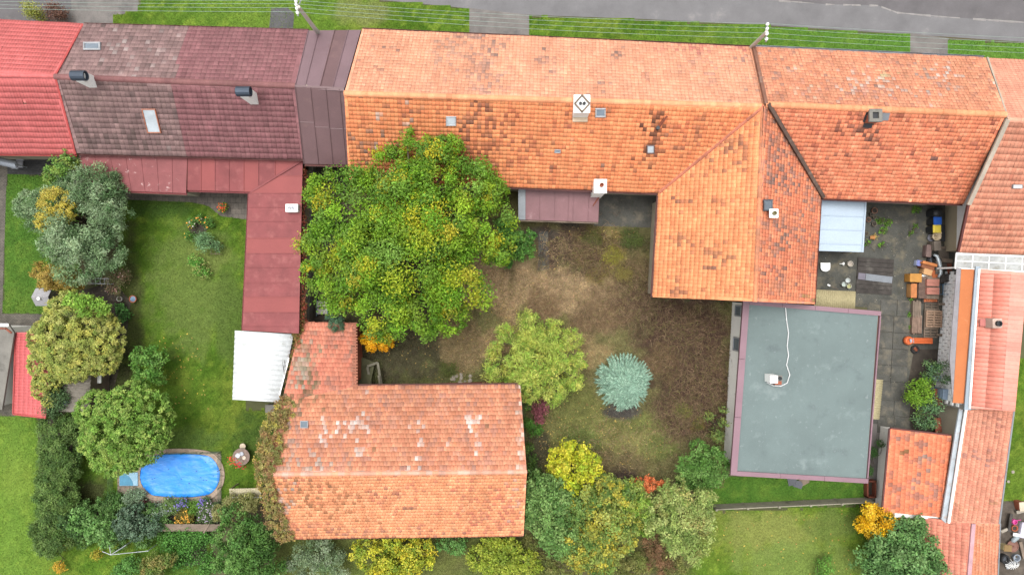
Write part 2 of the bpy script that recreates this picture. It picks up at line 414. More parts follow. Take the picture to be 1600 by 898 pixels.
# ------------------------------------------------------------------ foliage
def leaves(name, P, N, L, Wd, C, parent, mat_=None, kind=None, D=None, bend=.25):
    """one small folded leaf per point"""
    n = len(P); rg = np.random.default_rng(len(P)+7)
    N = N/np.linalg.norm(N, axis=1, keepdims=True)
    d = rg.normal(size=(n, 3)) if D is None else D
    d = d-(d*N).sum(1, keepdims=True)*N; d /= np.linalg.norm(d, axis=1, keepdims=True)+1e-9
    s = np.cross(N, d); L = np.broadcast_to(np.asarray(L, float), (n,))[:, None]*rg.uniform(.65, 1.3, (n, 1)); w = np.broadcast_to(np.asarray(Wd, float), (n,))[:, None]*rg.uniform(.7, 1.25, (n, 1))
    V = np.stack([P-d*L*.5, P+s*w*.5-N*w*bend+d*L*.05, P+d*L*.5-N*L*.12, P-s*w*.5-N*w*bend+d*L*.05], 1).reshape(-1, 3)
    Fq = np.arange(4*n).reshape(n, 4)
    return npmesh(name, V, Fq, mat_ or M_LEAF, parent, fcol=np.clip(C, .003, .85), kind=kind)
def lobes_leaves(lobes, L, Wd, pal, lai, cl=.3, seed=0, acc=None, low=-.35, up=.6, jit=.19, rough=.25, fuzz=.06):
    """leaf points over clumps set round each lobe (px, py, centre z, radius px, vertical radius m)"""
    rg = np.random.default_rng(seed); Ps, Ns, Cs = [], [], []
    P = sat(np.array([lin(c)*KA*1.22 for c in pal]), 1.12)
    for (px, py, zc, rp, rz) in lobes:
        c = np.array(W(px, py, zc)); r = rp*(HC-zc)/F
        n = int(lai*math.pi*r*r/(.5*L*Wd)); nc = max(6, int(2.2/(cl*cl)))
        d = rg.normal(size=(nc*4, 3)); d /= np.linalg.norm(d, axis=1, keepdims=True); d = d[d[:, 2] > low][:nc]; nc = len(d)
        rad = rg.uniform(1-cl-rough, 1-cl+.08, (nc, 1)); cc = d*rad
        rc = cl*rg.uniform(.7, 1.3, nc)
        w = rg.random((nc, 1)); ca = P[rg.integers(0, len(P), nc)]*w+P[rg.integers(0, len(P), nc)]*(1-w)
        ca *= rg.normal(1, .12, (nc, 1))
        if acc:
            h = rg.random(nc) < acc[1]*1.6; k_ = rg.uniform(.25, .75, (nc, 1)); ca[h] = (ca*(1-k_)+sat(lin(acc[0])*KA*1.25, 1.1)*k_)[h]
        k = rg.integers(0, nc, n)
        e = rg.normal(size=(n, 3))+d[k]*.75; e /= np.linalg.norm(e, axis=1, keepdims=True)
        q = cc[k]+e*(rc[k, None]*rg.random((n, 1))**.45)
        q = q+rg.normal(0, fuzz, q.shape); q[:, :2] *= r; q[:, 2] *= rz; Q = c+q
        ok = Q[:, 2] > .06
        Ps.append(Q[ok]); Ns.append((e*.7+np.array([0, 0, up*.75])+rg.normal(0, .5, (n, 3)))[ok])
        Cs.append((ca[k]*rg.normal(1, jit, (n, 1))*(1+rg.normal(0, .04, (n, 3))))[ok])
    return np.concatenate(Ps), np.concatenate(Ns), np.concatenate(Cs)
def limbs(m, base, ztop, tgt, r0, rg):
    b = Vector(base); k = b+Vector((rg.normal(0, .1), rg.normal(0, .1), ztop))
    m.tube([b-Vector((0, 0, .15)), b*.6+k*.4+Vector((rg.normal(0, .05), 0, 0)), k], [r0*1.25, r0, r0*.75], 8)
    for t in tgt:
        t = Vector(t); mid = (k+t)/2+Vector((rg.normal(0, .2), rg.normal(0, .2), .15*(t-k).length))
        m.tube([k, mid, t], [r0*.55, r0*.35, r0*.12], 6)
def tree(name, label, cat, lobes, pal, L=.18, Wd=.1, lai=3.2, cl=.3, seed=1, acc=None, base=None, trunk=.14, group=None, low=-.35, up=.6, jit=.19, rough=.25, extra=None, fuzz=None):
    rg = np.random.default_rng(seed)
    A = np.array([list(W(l[0], l[1], l[2])) for l in lobes]); wt = np.array([l[3]**2 for l in lobes])
    b = (A*wt[:, None]).sum(0)/wt.sum() if base is None else np.array(W(*base, 0))
    e = empty(name, (b[0], b[1], 0), label, cat, group)
    m = MB(); zk = max(.25, float((A[:, 2]*wt).sum()/wt.sum())*.5)
    tg = []
    for l, a in zip(lobes, A):
        for k in range(3 if len(lobes) < 6 else 2):
            r = l[3]*(HC-l[2])/F; q = rg.normal(size=3); q /= np.linalg.norm(q); q[2] = abs(q[2])*.6
            tg.append((a[0]+q[0]*r*.6, a[1]+q[1]*r*.6, a[2]+q[2]*l[4]*.6))
    limbs(m, (b[0], b[1], 0), zk, tg, trunk, rg); m.build('trunk' if trunk > .07 else 'stems', M_BARK, e)
    P, N, C = lobes_leaves(lobes, L, Wd, pal, lai, cl, seed, acc, low, up, jit, rough, .06 if trunk > .045 else .22) if fuzz is None else lobes_leaves(lobes, L, Wd, pal, lai, cl, seed, acc, low, up, jit, rough, fuzz)
    leaves('crown' if trunk > .07 else 'foliage', P, N, L, Wd, C, e)
    if extra:                                  # flowers or berries: (count, size, colours)
        n, s, pl = extra; k = rg.integers(0, len(P), n*6); k = k[np.argsort(-P[k, 2]+rg.normal(0, .15, len(k)))][:n]
        cc = np.array([lin(c)*KA*1.3 for c in pl])[rg.integers(0, len(pl), len(k))]*rg.normal(1, .1, (len(k), 1))
        leaves('flowers', P[k]+np.array([0, 0, .05]), np.tile([0, 0, 1.], (len(k), 1))+rg.normal(0, .3, (len(k), 3)), s, s, cc, e, bend=0, kind='stuff')
    return e
def ring(px, py, z, rp, rz, n, rs, seed=0, core=1, zj=.4):
    """lobes round a centre so that the outline is uneven"""
    rg = random.Random(seed); o = [(px, py, z+rz*.15, rp*.72, rz)] if core else []
    for i in range(n):
        t = 2*math.pi*(i+rg.uniform(-.25, .25))/n; k = rg.uniform(.5, .72)
        o.append((px+math.cos(t)*rp*k, py+math.sin(t)*rp*k, z-rg.uniform(0, zj)*rz, rp*rs*rg.uniform(.8, 1.2), rz*.75))
    return o
# ------------------------------------------------------------------ ground
def gcolor(x, y):
    """colour of turf and soil at photo pixels"""
    x = np.asarray(x, float); y = np.asarray(y, float)
    f1 = fbm(x*.03, y*.03, 5); f2 = fbm(x*.11, y*.11, 9); f3 = fbm(x*.012, y*.012, 2)
    c = np.zeros((len(x), 3))
    def put(w, rgb): 
        w = np.clip(w, 0, 1)[:, None]; c[:] = c*(1-w)+lin(rgb)*KA*w
    put(np.ones(len(x)), (98, 130, 48))
    put((f1-.42)*4, (78, 112, 36)); put((f2-.5)*4, (126, 150, 60)); put((f3-.5)*2.5, (130, 144, 62)); put((fbm(x*.2, y*.2, 14)-.55)*5, (84, 112, 40))
    return sat(c*.92, 1.15)
def blobw(x, y, bx, by, rx, ry, sharp=1.6):
    d = ((x-bx)/rx)**2+((y-by)/ry)**2+(fbm(x*.06, y*.06, bx*.01)-.5)*1.6
    return np.clip((1-d)*sharp, 0, 1)
GB = [  # px, py, rx, ry, colour of the overgrown garden's patches
    (700, 470, 120, 110, (112, 98, 66)), (790, 460, 130, 60, (168, 142, 104)), (900, 470, 110, 60, (160, 136, 100)), (760, 520, 60, 50, (158, 134, 94)),
    (620, 570, 60, 55, (96, 104, 54)), (700, 590, 80, 40, (108, 112, 60)), (740, 500, 40, 30, (120, 116, 70)), (870, 520, 50, 30, (122, 118, 68)), (830, 500, 30, 30, (112, 112, 62)), (880, 385, 60, 45, (92, 74, 60)), (945, 395, 50, 55, (122, 106, 58)),
    (960, 405, 18, 22, (160, 148, 66)), (1000, 370, 40, 30, (96, 92, 56)), (1010, 440, 60, 50, (112, 96, 64)), (900, 550, 60, 40, (150, 130, 88)),
    (940, 490, 60, 40, (122, 100, 72)), (1070, 520, 85, 70, (88, 68, 54)), (1080, 620, 70, 80, (84, 66, 52)), (1040, 560, 40, 40, (108, 88, 62)),
    (1070, 640, 30, 25, (104, 98, 58)), (930, 670, 90, 60, (122, 122, 64)), (900, 690, 40, 30, (106, 116, 56)), (1000, 690, 60, 40, (132, 128, 72)), (900, 630, 40, 40, (112, 114, 58)), (1000, 660, 40, 20, (118, 122, 62)), (1030, 700, 30, 24, (110, 116, 58)),
    (960, 725, 60, 30, (112, 100, 66)), (965, 748, 35, 22, (84, 70, 60)), (970, 640, 36, 16, (86, 82, 74)), (860, 600, 40, 60, (104, 106, 56)),
    (648, 552, 9, 36, (80, 72, 62)), (835, 365, 40, 12, (84, 76, 68)), (610, 500, 130, 120, (84, 80, 56)), (850, 480, 35, 40, (128, 104, 74)),
    (1090, 460, 60, 22, (92, 72, 58)), (720, 540, 40, 60, (134, 116, 80)), (840, 700, 22, 40, (86, 82, 58)), (900, 340, 60, 16, (80, 72, 62)),
]
def garden(x, y):
    c = np.tile(lin((114, 108, 66))*KA, (len(x), 1))
    for bx, by, rx, ry, rgb in GB:
        w = blobw(x, y, bx, by, rx, ry)[:, None]; c = c*(1-w)+lin(rgb)*KA*w
    f = fbm(x*.09, y*.09, 3); g = fbm(x*.25, y*.25, 4)
    k = fbm(x*.5, y*.5, 6); return c*(.66+.68*f)[:, None]*(.72+.56*g)[:, None]*(.8+.4*k)[:, None]
CELL = .22
def patch(name, poly, cf, z, wob=3.0, label=None):
    """a sheet of turf with a ragged edge; poly in photo pixels"""
    q = np.array([list(W(p[0], p[1], 0)) for p in poly])
    xs = np.arange(q[:, 0].min()-.5, q[:, 0].max()+.5, CELL); ys = np.arange(q[:, 1].min()-.5, q[:, 1].max()+.5, CELL)
    nx, ny = len(xs), len(ys); X, Y = np.meshgrid(xs, ys); X = X.ravel(); Y = Y.ravel()
    P = np.stack([X, Y, X*0+z], 1); px, py = topx(P)
    I, J = np.meshgrid(np.arange(nx-1), np.arange(ny-1)); b = (J*nx+I).ravel()
    cx, cy = (px[b]+px[b+nx+1])/2, (py[b]+py[b+nx+1])/2
    ok = pip(cx+(fbm(cx*.12, cy*.12, 1)-.5)*2*wob, cy+(fbm(cx*.12, cy*.12, 2)-.5)*2*wob, poly)
    b = b[ok]; Fq = np.stack([b, b+1, b+nx+1, b+nx], 1); u, inv = np.unique(Fq, return_inverse=True)
    o = npmesh(name, P[u], inv.reshape(-1, 4), M_GROUND, None, vcol=cf(px[u], py[u]))
    tag(o, label, name.replace('_', ' '), kind='structure') if label else tag(o, kind='structure'); return o
def blades(name, poly, dens, cf, h, w, parent, lean=.8, seed=1, gain=1.35, z=.01):
    rg = np.random.default_rng(seed); q = np.array([list(W(p[0], p[1], 0)) for p in poly])
    x0, y0 = q[:, :2].min(0); x1, y1 = q[:, :2].max(0)
    x0, x1 = max(x0, -37.5), min(x1, 37.5); y0, y1 = max(y0, -21.5), min(y1, 21.5)
    n = int((x1-x0)*(y1-y0)*dens); P = np.stack([rg.uniform(x0, x1, n), rg.uniform(y0, y1, n), np.full(n, z)], 1)
    px, py = topx(P); ok = pip(px, py, poly); P = P[ok]; px = px[ok]; py = py[ok]; n = len(P)
    t = rg.uniform(0, 2*math.pi, n); d = np.stack([np.cos(t), np.sin(t), t*0], 1); s = np.stack([-np.sin(t), np.cos(t), t*0], 1)
    hh = h*rg.uniform(.5, 1.4, (n, 1)); ww = w*rg.uniform(.6, 1.3, (n, 1)); up = np.array([0, 0, 1.])
    V = np.stack([P-s*ww/2, P+s*ww/2, P+d*hh*lean*rg.uniform(.3, 1.2, (n, 1))+up*hh], 1).reshape(-1, 3)
    c = cf(px, py)*gain*rg.normal(1, .16, (n, 1))*(1+rg.normal(0, .05, (n, 3)))
    return npmesh(name, V, np.arange(3*n).reshape(n, 3), M_GRASS, parent, fcol=np.clip(c, .004, .7), kind='stuff')
def sheet(name, poly, z, mat_, parent=None, kind='structure', label=None):
    """a flat sheet given in photo pixels"""
    P = [W(p[0], p[1], 0) for p in poly]
    o = MB().add([(p.x, p.y, z) for p in P], [tuple(range(len(P)))]).build(name, mat_, parent)
    if o.data.polygons[0].normal.z < 0: o.data.flip_normals()
    if kind and parent is None: o['kind'] = kind
    if label: o['label'] = label
    return o
def pavmat(name, c1, c2, mortar, bw, bh, rot=0, ms=.012, bmp=.5):
    m, t, b = nodes(name); g = t.nodes.new('ShaderNodeNewGeometry'); mp = t.nodes.new('ShaderNodeMapping')
    mp.inputs['Rotation'].default_value = (0, 0, rot); t.links.new(g.outputs['Position'], mp.inputs[0])
    br = t.nodes.new('ShaderNodeTexBrick'); t.links.new(mp.outputs[0], br.inputs['Vector'])
    for k, v in (('Color1', c1), ('Color2', c2), ('Mortar', mortar)): br.inputs[k].default_value = (*v, 1)
    br.inputs['Scale'].default_value = 1; br.inputs['Mortar Size'].default_value = ms; br.inputs['Brick Width'].default_value = bw; br.inputs['Row Height'].default_value = bh
    c = mixc(t, 1.0, br.outputs[0], ramp(t, noise(t, 1.3, 7, .7), (.6,)*3, (1.3,)*3), 'MULTIPLY')
    c = mixc(t, 1.0, c, ramp(t, noise(t, 22, 4), (.75,)*3, (1.2,)*3), 'MULTIPLY')
    t.links.new(c, b.inputs['Base Color']); b.inputs['Roughness'].default_value = .9
    inv = t.nodes.new('ShaderNodeMath'); inv.operation = 'SUBTRACT'; inv.inputs[0].default_value = 1; t.links.new(br.outputs['Fac'], inv.inputs[1])
    bump(t, b, inv.outputs[0], bmp, .02); return m
M_POOLP = pavmat('paver_pool', S(156, 136, 118), S(140, 122, 106), S(104, 92, 82), .3, .3)
M_ASPH = mat('asphalt', S(124, 122, 124), .88, .16, .5, 30, stain=S(158, 152, 148), stp=(.6, .85), st_sc=.5, bmp=.5)
M_ASPH2 = mat('asphalt_dark', S(108, 104, 106), .85, .2, .5, 30, stain=S(136, 130, 126), stp=(.58, .8), st_sc=.4, bmp=.5)
M_GRAV = mat('driveway_gravel', S(128, 122, 118), .92, .25, .8, 18, stain=S(92, 90, 90), stp=(.5, .7), st_sc=.6, bmp=.6)
M_SAND = mat('sandy_gravel', S(172, 156, 128), .95, .15, .8, 24, stain=S(130, 120, 100), bmp=.5)
M_SOIL = mat('soil', S(74, 66, 58), 1, .3, 1.5, 14, stain=S(100, 90, 74), bmp=.8)
M_BASE = mat('plain_ground', S(92, 96, 58), 1, .3, .25, 8, stain=S(96, 84, 62), stp=(.45, .7), st_sc=.15, bmp=.5)
M_YARD = yardmat('yard_concrete', S(84, 84, 78), S(120, 112, 92), S(66, 68, 54), .8)
M_PAVE = pavmat('paver_brown', S(118, 110, 98), S(102, 96, 86), S(72, 68, 60), .2, .1)
M_PAVED = pavmat('paver_dark', S(66, 66, 66), S(56, 56, 56), S(44, 44, 44), .24, .16)
M_PAVES = pavmat('paver_patio', S(116, 106, 96), S(100, 94, 86), S(72, 68, 62), .4, .4)
g0 = MB().add([(-400, -400, 0), (400, -400, 0), (400, 400, 0), (-400, 400, 0)], [(0, 1, 2, 3)]).build('ground', M_BASE); tag(g0, kind='structure')
RE = [(540, -2), (600, 1), (735, 14), (830, 24), (1000, 30), (1200, 40), (1420, 54), (1600, 66), (1800, 82), (2400, 125)]
sheet('road', [(-900, -140)]+RE[:0]+[(-900, -90), (300, -20)]+RE+[(2400, -110)], .008, M_ASPH)
sheet('road_surface', [(1130, -40), (1180, -2), (1290, 7), (1372, 9), (1402, 20), (1480, 27), (1600, 35), (1800, 50), (2400, 90), (2400, -60)], .012, M_ASPH2)
for k, ln_ in enumerate(([(1180, -2), (1290, 7), (1372, 9), (1402, 20), (1480, 27), (1600, 35), (1800, 50)],)):
    for i in range(len(ln_)-1):
        for j in range(6):
            a = [ln_[i][q]+(ln_[i+1][q]-ln_[i][q])*(j/6) for q in (0, 1)]; b = [ln_[i][q]+(ln_[i+1][q]-ln_[i][q])*((j+1)/6) for q in (0, 1)]; w0, w1 = random.uniform(.4, 2.6), random.uniform(.4, 2.6)
            if random.random() < .8: sheet('road_seam', [(a[0], a[1]-w0*.5), (b[0], b[1]-w1*.5), (b[0], b[1]+w1), (a[0], a[1]+w0)], .016, mat('worn_asphalt', S(152, 147, 144), .9, .2, 2, 20))
sheet('pavement_patch', [(-60, -20), (110, -16), (112, 14), (66, 34), (-60, 34)], .016, M_ASPH2)
sheet('driveway', [(733, 13), (828, 24), (826, 80), (733, 78)], .012, M_GRAV)
sheet('driveway', [(424, 14), (450, 13), (460, 22), (456, 70), (418, 70)], .034, mat('tarmac_patch', S(96, 94, 98), .9, .2, 1, 30))
sheet('driveway', [(1422, 52), (1482, 60), (1482, 110), (1420, 106)], .012, M_GRAV)
sheet('pavement', [(-900, -90), (178, -8), (216, -4), (218, 20), (180, 24), (176, 60), (-900, 30)], .012, M_GRAV)
V1 = [(178, 22), (214, 20), (222, -6), (300, -19), (540, -3), (640, 4), (733, 14), (733, 80), (178, 64)]
V2 = [(828, 26), (1000, 31), (1200, 41), (1420, 55), (1420, 100), (828, 78)]
V3 = [(1482, 62), (1600, 68), (1800, 84), (1800, 120), (1482, 104)]
def verge(x, y):
    c = gcolor(x, y); w = blobw(x, y, 560, 20, 50, 25)[:, None]*.6; c = c*(1-w)+lin((138, 138, 84))*KA*w
    w = np.clip((x-1000)/400, 0, 1)[:, None]*.7; w2 = np.clip((200-abs(x-400))/200, 0, 1)[:, None]*.35
    c = c*(1-w)+lin((86, 138, 40))*KA*w; return c*(1-w2)+lin((126, 160, 50))*KA*w2
for i, v in enumerate((V1, V2, V3)):
    o = patch('grass_verge', v, verge, .02, 2); blades('grass_blades', v, 260, verge, .05, .05, o, seed=i, z=.02)
LG = [(188, 312), (262, 312), (300, 314), (322, 320), (342, 336), (392, 342), (384, 640), (442, 640), (415, 785), (345, 790), (346, 704), (270, 704), (255, 740), (192, 738), (188, 800), (100, 800), (150, 640), (195, 540), (185, 460)]
def lgc(x, y):
    c = gcolor(x, y)
    for bx, by, rx, ry, rgb in ((205, 470, 22, 130, (82, 84, 46)), (300, 450, 80, 120, (112, 132, 56)), (250, 320, 80, 26, (66, 96, 32)), (395, 680, 40, 50, (66, 94, 32)), (140, 770, 40, 34, (74, 72, 46)), (190, 590, 22, 60, (76, 74, 50)), (360, 500, 30, 90, (92, 116, 42)), (300, 690, 60, 30, (92, 120, 46)), (330, 400, 40, 30, (124, 140, 62))):
        w = blobw(x, y, bx, by, rx, ry)[:, None]*.8; c = c*(1-w)+lin(rgb)*KA*w
    return c*.9
L1 = [(10, 272), (112, 274), (125, 300), (125, 460), (60, 492), (4, 490)]
L2 = [(-300, 640), (0, 644), (20, 648), (66, 654), (62, 760), (62, 840), (330, 836), (330, 960), (-300, 960)]
L3 = [(1100, 742), (1380, 752), (1372, 788), (1110, 796), (1090, 780)]
L4 = [(990, 800), (1110, 800), (1345, 790), (1360, 800), (1350, 960), (980, 960)]
L5 = [(1588, 560), (1760, 560), (1760, 800), (1610, 796), (1562, 792)]
L6 = [(430, 842), (822, 838), (900, 960), (430, 960)]
def l2c(x, y):
    c = gcolor(x, y); w = np.clip((x-200)/100, 0, 1)[:, None]*.5; c = c*(1-w)+lin((66, 100, 40))*KA*w
    w = np.clip((90-abs(x-20))/90, 0, 1)[:, None]*.55; return c*(1-w)+lin((122, 158, 50))*KA*w
def l3c(x, y):
    c = gcolor(x, y); w = .55; return c*(1-w)+lin((70, 116, 36))*KA*w
def l4c(x, y):
    c = gcolor(x, y)
    for bx, by, rx, ry, rgb in ((1190, 830, 110, 40, (136, 142, 66)), (1250, 880, 110, 40, (118, 138, 58)), (1030, 870, 60, 60, (112, 104, 70)), (1300, 820, 50, 30, (104, 122, 50))):
        w = blobw(x, y, bx, by, rx, ry)[:, None]*.8; c = c*(1-w)+lin(rgb)*KA*w
    return c
def l6c(x, y):
    c = gcolor(x, y); w = (.5+.5*fbm(x*.05, y*.05, 8))[:, None]; return c*(1-w)+lin((104, 104, 58))*KA*w
for i, (v, cf, d) in enumerate(((LG, lgc, 300), (L1, l3c, 260), (L2, l2c, 260), (L3, l3c, 260), (L4, l4c, 260), (L5, gcolor, 240), (L6, l6c, 200))):
    o = patch('lawn', v, cf, .02, 2.5); blades('grass_blades', v, d, cf, .05, .05, o, seed=20+i, z=.02)
GP = [(470, 250), (830, 300), (1030, 300), (1030, 470), (1150, 470), (1136, 600), (1130, 760), (1100, 800), (1110, 960), (960, 960), (820, 845), (820, 600), (560, 610), (470, 505)]
o = patch('garden_ground', GP, garden, .018, 1)
blades('dry_grass', [(560, 420), (830, 420), (860, 370), (1030, 370), (1030, 470), (1145, 470), (1130, 760), (1000, 780), (822, 780), (822, 600), (562, 604)], 330, garden, .13, .045, o, 1.3, 55, 1.55, .018)
# bramble and dead stalks: curved thin stems lying over each other
def stalks(name, blobs, n, cols, ln, parent, seed=3, wd=.02, hmax=.45):
    rg = np.random.default_rng(seed); V = []; Fq = []; C = []; cl = [lin(c)*KA*1.2 for c in cols]
    for i in range(n):
        bx, by, rx, ry = blobs[rg.integers(0, len(blobs))]
        p = np.array(W(bx+rg.normal(0, rx*.5), by+rg.normal(0, ry*.5), 0)); t = rg.uniform(0, 2*math.pi); L = ln*rg.uniform(.4, 1.4); h = hmax*rg.uniform(.2, 1)
        c = cl[rg.integers(0, len(cl))]*rg.uniform(.7, 1.3); cv = rg.normal(0, .5); b = len(V)
        for k in range(5):
            s = k/4; a = t+cv*s; q = p+np.array([math.cos(a)*L*s, math.sin(a)*L*s, .03+h*math.sin(math.pi*min(1, s*.9+.05))])
            sd_ = np.array([-math.sin(a), math.cos(a), .3])*wd*(1-.6*s); V += [q-sd_, q+sd_]
        for k in range(4): Fq.append([b+2*k, b+2*k+1, b+2*k+3, b+2*k+2]); C.append(c)
    return npmesh(name, np.array(V), np.array(Fq), M_GRASS, parent, fcol=np.clip(np.array(C), .003, .7), kind='stuff')
BR = [(1070, 510, 60, 30), (1080, 570, 50, 50), (1090, 630, 45, 50), (1060, 650, 40, 40), (1120, 600, 16, 60), (1000, 470, 50, 40), (930, 400, 50, 40)]
tag(stalks('dead_brambles', BR, 9000, [(128, 100, 76), (104, 78, 60), (150, 124, 94), (84, 62, 50), (120, 112, 62)], .5, None, 3, .012, .4), 'tangle of dead brown bramble stems beside the flat roofed annexe', 'brambles')
tag(stalks('dry_stalks', [(800, 450, 70, 40), (900, 480, 80, 50), (880, 390, 40, 30), (760, 540, 50, 40), (960, 690, 80, 40), (1000, 440, 50, 50)], 2600, [(178, 150, 110), (150, 126, 90), (128, 106, 78), (134, 126, 70)], .35, None, 8, .014, .16), 'flattened dry grass stalks across the overgrown garden', 'dry grass')
def litter(name, polys, n, cols, size, parent, seed=5, z=.05, label=None, cat=None):
    rg = np.random.default_rng(seed); P = []
    for poly in polys:
        q = np.array(poly, float); m = n*4; x = rg.uniform(q[:, 0].min(), q[:, 0].max(), m); y = rg.uniform(q[:, 1].min(), q[:, 1].max(), m)
        k = pip(x, y, poly); x, y = x[k][:n], y[k][:n]; kk = (HC-z)/F; P.append(np.stack([(x-800)*kk, (449-y)*kk, x*0+z], 1))
    P = np.concatenate(P); c = np.array([lin(c)*KA*1.2 for c in cols])[rg.integers(0, len(cols), len(P))]*rg.normal(1, .15, (len(P), 1))
    o = leaves(name, P, np.tile([0, 0, 1.], (len(P), 1))+rg.normal(0, .25, (len(P), 3)), size, size*.6, c, parent, kind='stuff', bend=.1)
    return tag(o, label, cat)
litter('fallen_leaves', [[(560, 470), (860, 440), (1000, 360), (840, 350), (820, 600), (700, 600), (560, 560)], [(830, 620), (1000, 640), (1050, 700), (980, 740), (840, 720)]], 420, [(214, 178, 84), (190, 150, 90), (160, 118, 76), (226, 196, 110), (150, 100, 60)], .13, None, label='yellow and brown fallen leaves scattered under the walnut tree', cat='fallen leaves')
litter('fallen_leaves', [[(1120, 796), (1350, 796), (1345, 898), (1120, 898)], [(200, 560), (300, 500), (330, 640), (280, 660)]], 70, [(226, 190, 60), (200, 170, 80), (190, 140, 70)], .13, None, 6, label='sparse yellow leaves lying on the mown lawns', cat='fallen leaves')
# paved areas
sheet('garden_path', [(-300, 238), (12, 238), (12, 272), (10, 300), (4, 490), (0, 500), (-300, 500)], .026, M_PAVE)
sheet('paving', [(12, 238), (122, 230), (122, 300), (110, 275), (12, 272)], .026, M_PAVED)
sheet('garden_path', [(-300, 488), (60, 490), (72, 492), (75, 522), (24, 522), (24, 650), (-300, 644)], .030, M_PAVE)
sheet('patio', [(120, 230), (392, 230), (392, 344), (346, 338), (326, 322), (300, 316), (196, 312), (120, 300)], .03, M_PAVES)
sheet('courtyard', [(1270, 290), (1520, 290), (1520, 420), (1500, 440), (1480, 640), (1475, 690), (1385, 690), (1376, 760), (1350, 760), (1355, 480), (1270, 475)], .024, M_YARD)
sheet('soil_bed', [(1428, 545), (1476, 545), (1472, 690), (1432, 690), (1420, 660), (1418, 600)], .03, M_SOIL)
sheet('concrete_path', [(934, 296), (1030, 300), (1026, 356), (928, 353)], .03, M_CONCD)
sheet('concrete_path', [(842, 362), (856, 362), (858, 420), (840, 424)], .03, M_CONCD)
sheet('soil_bed', [(484, 256), (560, 256), (540, 350), (530, 520), (478, 505)], .03, M_SOIL)
sheet('gravel_path', [(1355, 660), (1385, 664), (1378, 800), (1352, 796)], .03, M_GRAV)
sheet('soil_bed', [(286, 848), (322, 848), (326, 880), (290, 884)], .032, M_SOIL)
sheet('soil_bed', [(1572, 800), (1700, 790), (1700, 960), (1562, 960)], .03, M_SOIL)
sheet('soil_bed', [(1378, 800), (1450, 806), (1450, 960), (1400, 960)], .028, M_SOIL)
sheet('soil_bed', [(124, 455), (178, 440), (205, 470), (196, 540), (170, 640), (130, 640), (100, 480)], .032, M_SOIL)
sheet('soil_bed', [(60, 650), (130, 650), (110, 780), (150, 792), (345, 780), (345, 826), (100, 838), (62, 850)], .028, M_SOIL)

litter('yard_debris', [[(1285, 320), (1470, 320), (1440, 400), (1420, 480), (1415, 660), (1365, 660), (1365, 490), (1280, 470)]], 260, [(150, 140, 116), (120, 112, 92), (176, 160, 110), (104, 120, 60), (190, 186, 176)], .07, None, 15, .05, 'crumbs of debris and leaves strewn on the courtyard concrete', 'debris')
# ------------------------------------------------------------------ buildings
ORA = [(226, 128, 82), (234, 140, 92), (216, 116, 74), (240, 150, 104), (206, 106, 70)]
def house(name, label, pts, cat='house', group=None):
    c = sum((Vector((p.x, p.y, 0)) for p in pts), Vector())/len(pts); return empty(name, c, label, cat, group)
def slope(h, px, tw, th, cf, seed=1, wave=None, mat_=None, prof=.02, t=.03, stagger=.5, jit=.006, dk=.14):
    p = fit(px); d = slab('roof', off(p, -.02), dk, M_DECK, h)
    tiles('roof_tiles', p, tw, th, cf, d, mat_, t, prof, stagger, wave, jit, seed); return p
def gutter(h, a, b, mat_, r=.075, dz=-.08, out=(0, 0)):
    o = Vector((out[0], out[1], dz)); n = 6; a, b = Vector(a)+o, Vector(b)+o
    d = (b-a).normalized(); x = d.cross(Vector((0, 0, 1))).normalized(); vs = []; fs = []
    for e in (a, b):
        for k in range(n+1):
            t = math.pi+math.pi*k/n; vs.append(e+x*math.cos(t)*r+Vector((0, 0, math.sin(t)*r)))
        for k in range(n+1):
            t = 2*math.pi-math.pi*k/n; vs.append(e+x*math.cos(t)*r*.85+Vector((0, 0, math.sin(t)*r*.85)))
    m = 2*n+2
    for k in range(m): fs.append((k, (k+1) % m, m+(k+1) % m, m+k))
    return MB().add(vs, fs).build('gutter', mat_, h)
def pot(m, c, r=.1, h=.3): m.lathe(c, [(r, 0), (r*.92, h*.8), (r*1.1, h*.82), (r*1.1, h), (r*.75, h), (r*.7, h*.4), (.001, h*.4)], 14)
def skylight(h, px, py, wpx, hpx, P, frame, rot=0, pane=M_GLASS, fw=.06, lift=.08):
    """roof window lying in plane P (3 world corners)"""
    n = (P[1]-P[0]).cross(P[2]-P[0]).normalized(); n = n if n.z > 0 else -n
    def on(x, y):
        d = Vector(((x-800)/F, (449-y)/F, -1)); o = Vector((0, 0, HC)); t = (P[0]-o).dot(n)/d.dot(n); return o+d*t
    sk = rot*hpx
    c = [on(px-wpx/2-sk/2, py-hpx/2), on(px+wpx/2-sk/2, py-hpx/2), on(px+wpx/2+sk/2, py+hpx/2), on(px-wpx/2+sk/2, py+hpx/2)]
    m = MB()
    for i in range(4):
        a, b = c[i]+n*lift, c[(i+1) % 4]+n*lift; e = (b-a).normalized(); m.bar(a-e*(fw/2 if i % 2 == 0 else -fw/2), b+e*(fw/2 if i % 2 == 0 else -fw/2), fw, .14)
    f = m.build('roof_window', frame, h); MB().prism([q+n*(lift-.03) for q in c], [q+n*(lift+.03) for q in c]).build('pane', pane, f); return f
M_FRAMEW = mat('window_frame_brown', S(176, 104, 72), .5); M_FRAMEG = mat('window_frame_grey', S(170, 172, 176), .5)
M_BODYW = mat('chimney_render', S(214, 208, 196), .85, .1, 2, 16, stain=S(160, 130, 110)); M_BLUEG = mat('cowl_metal', S(72, 84, 100), .45, .15, metal=.4)
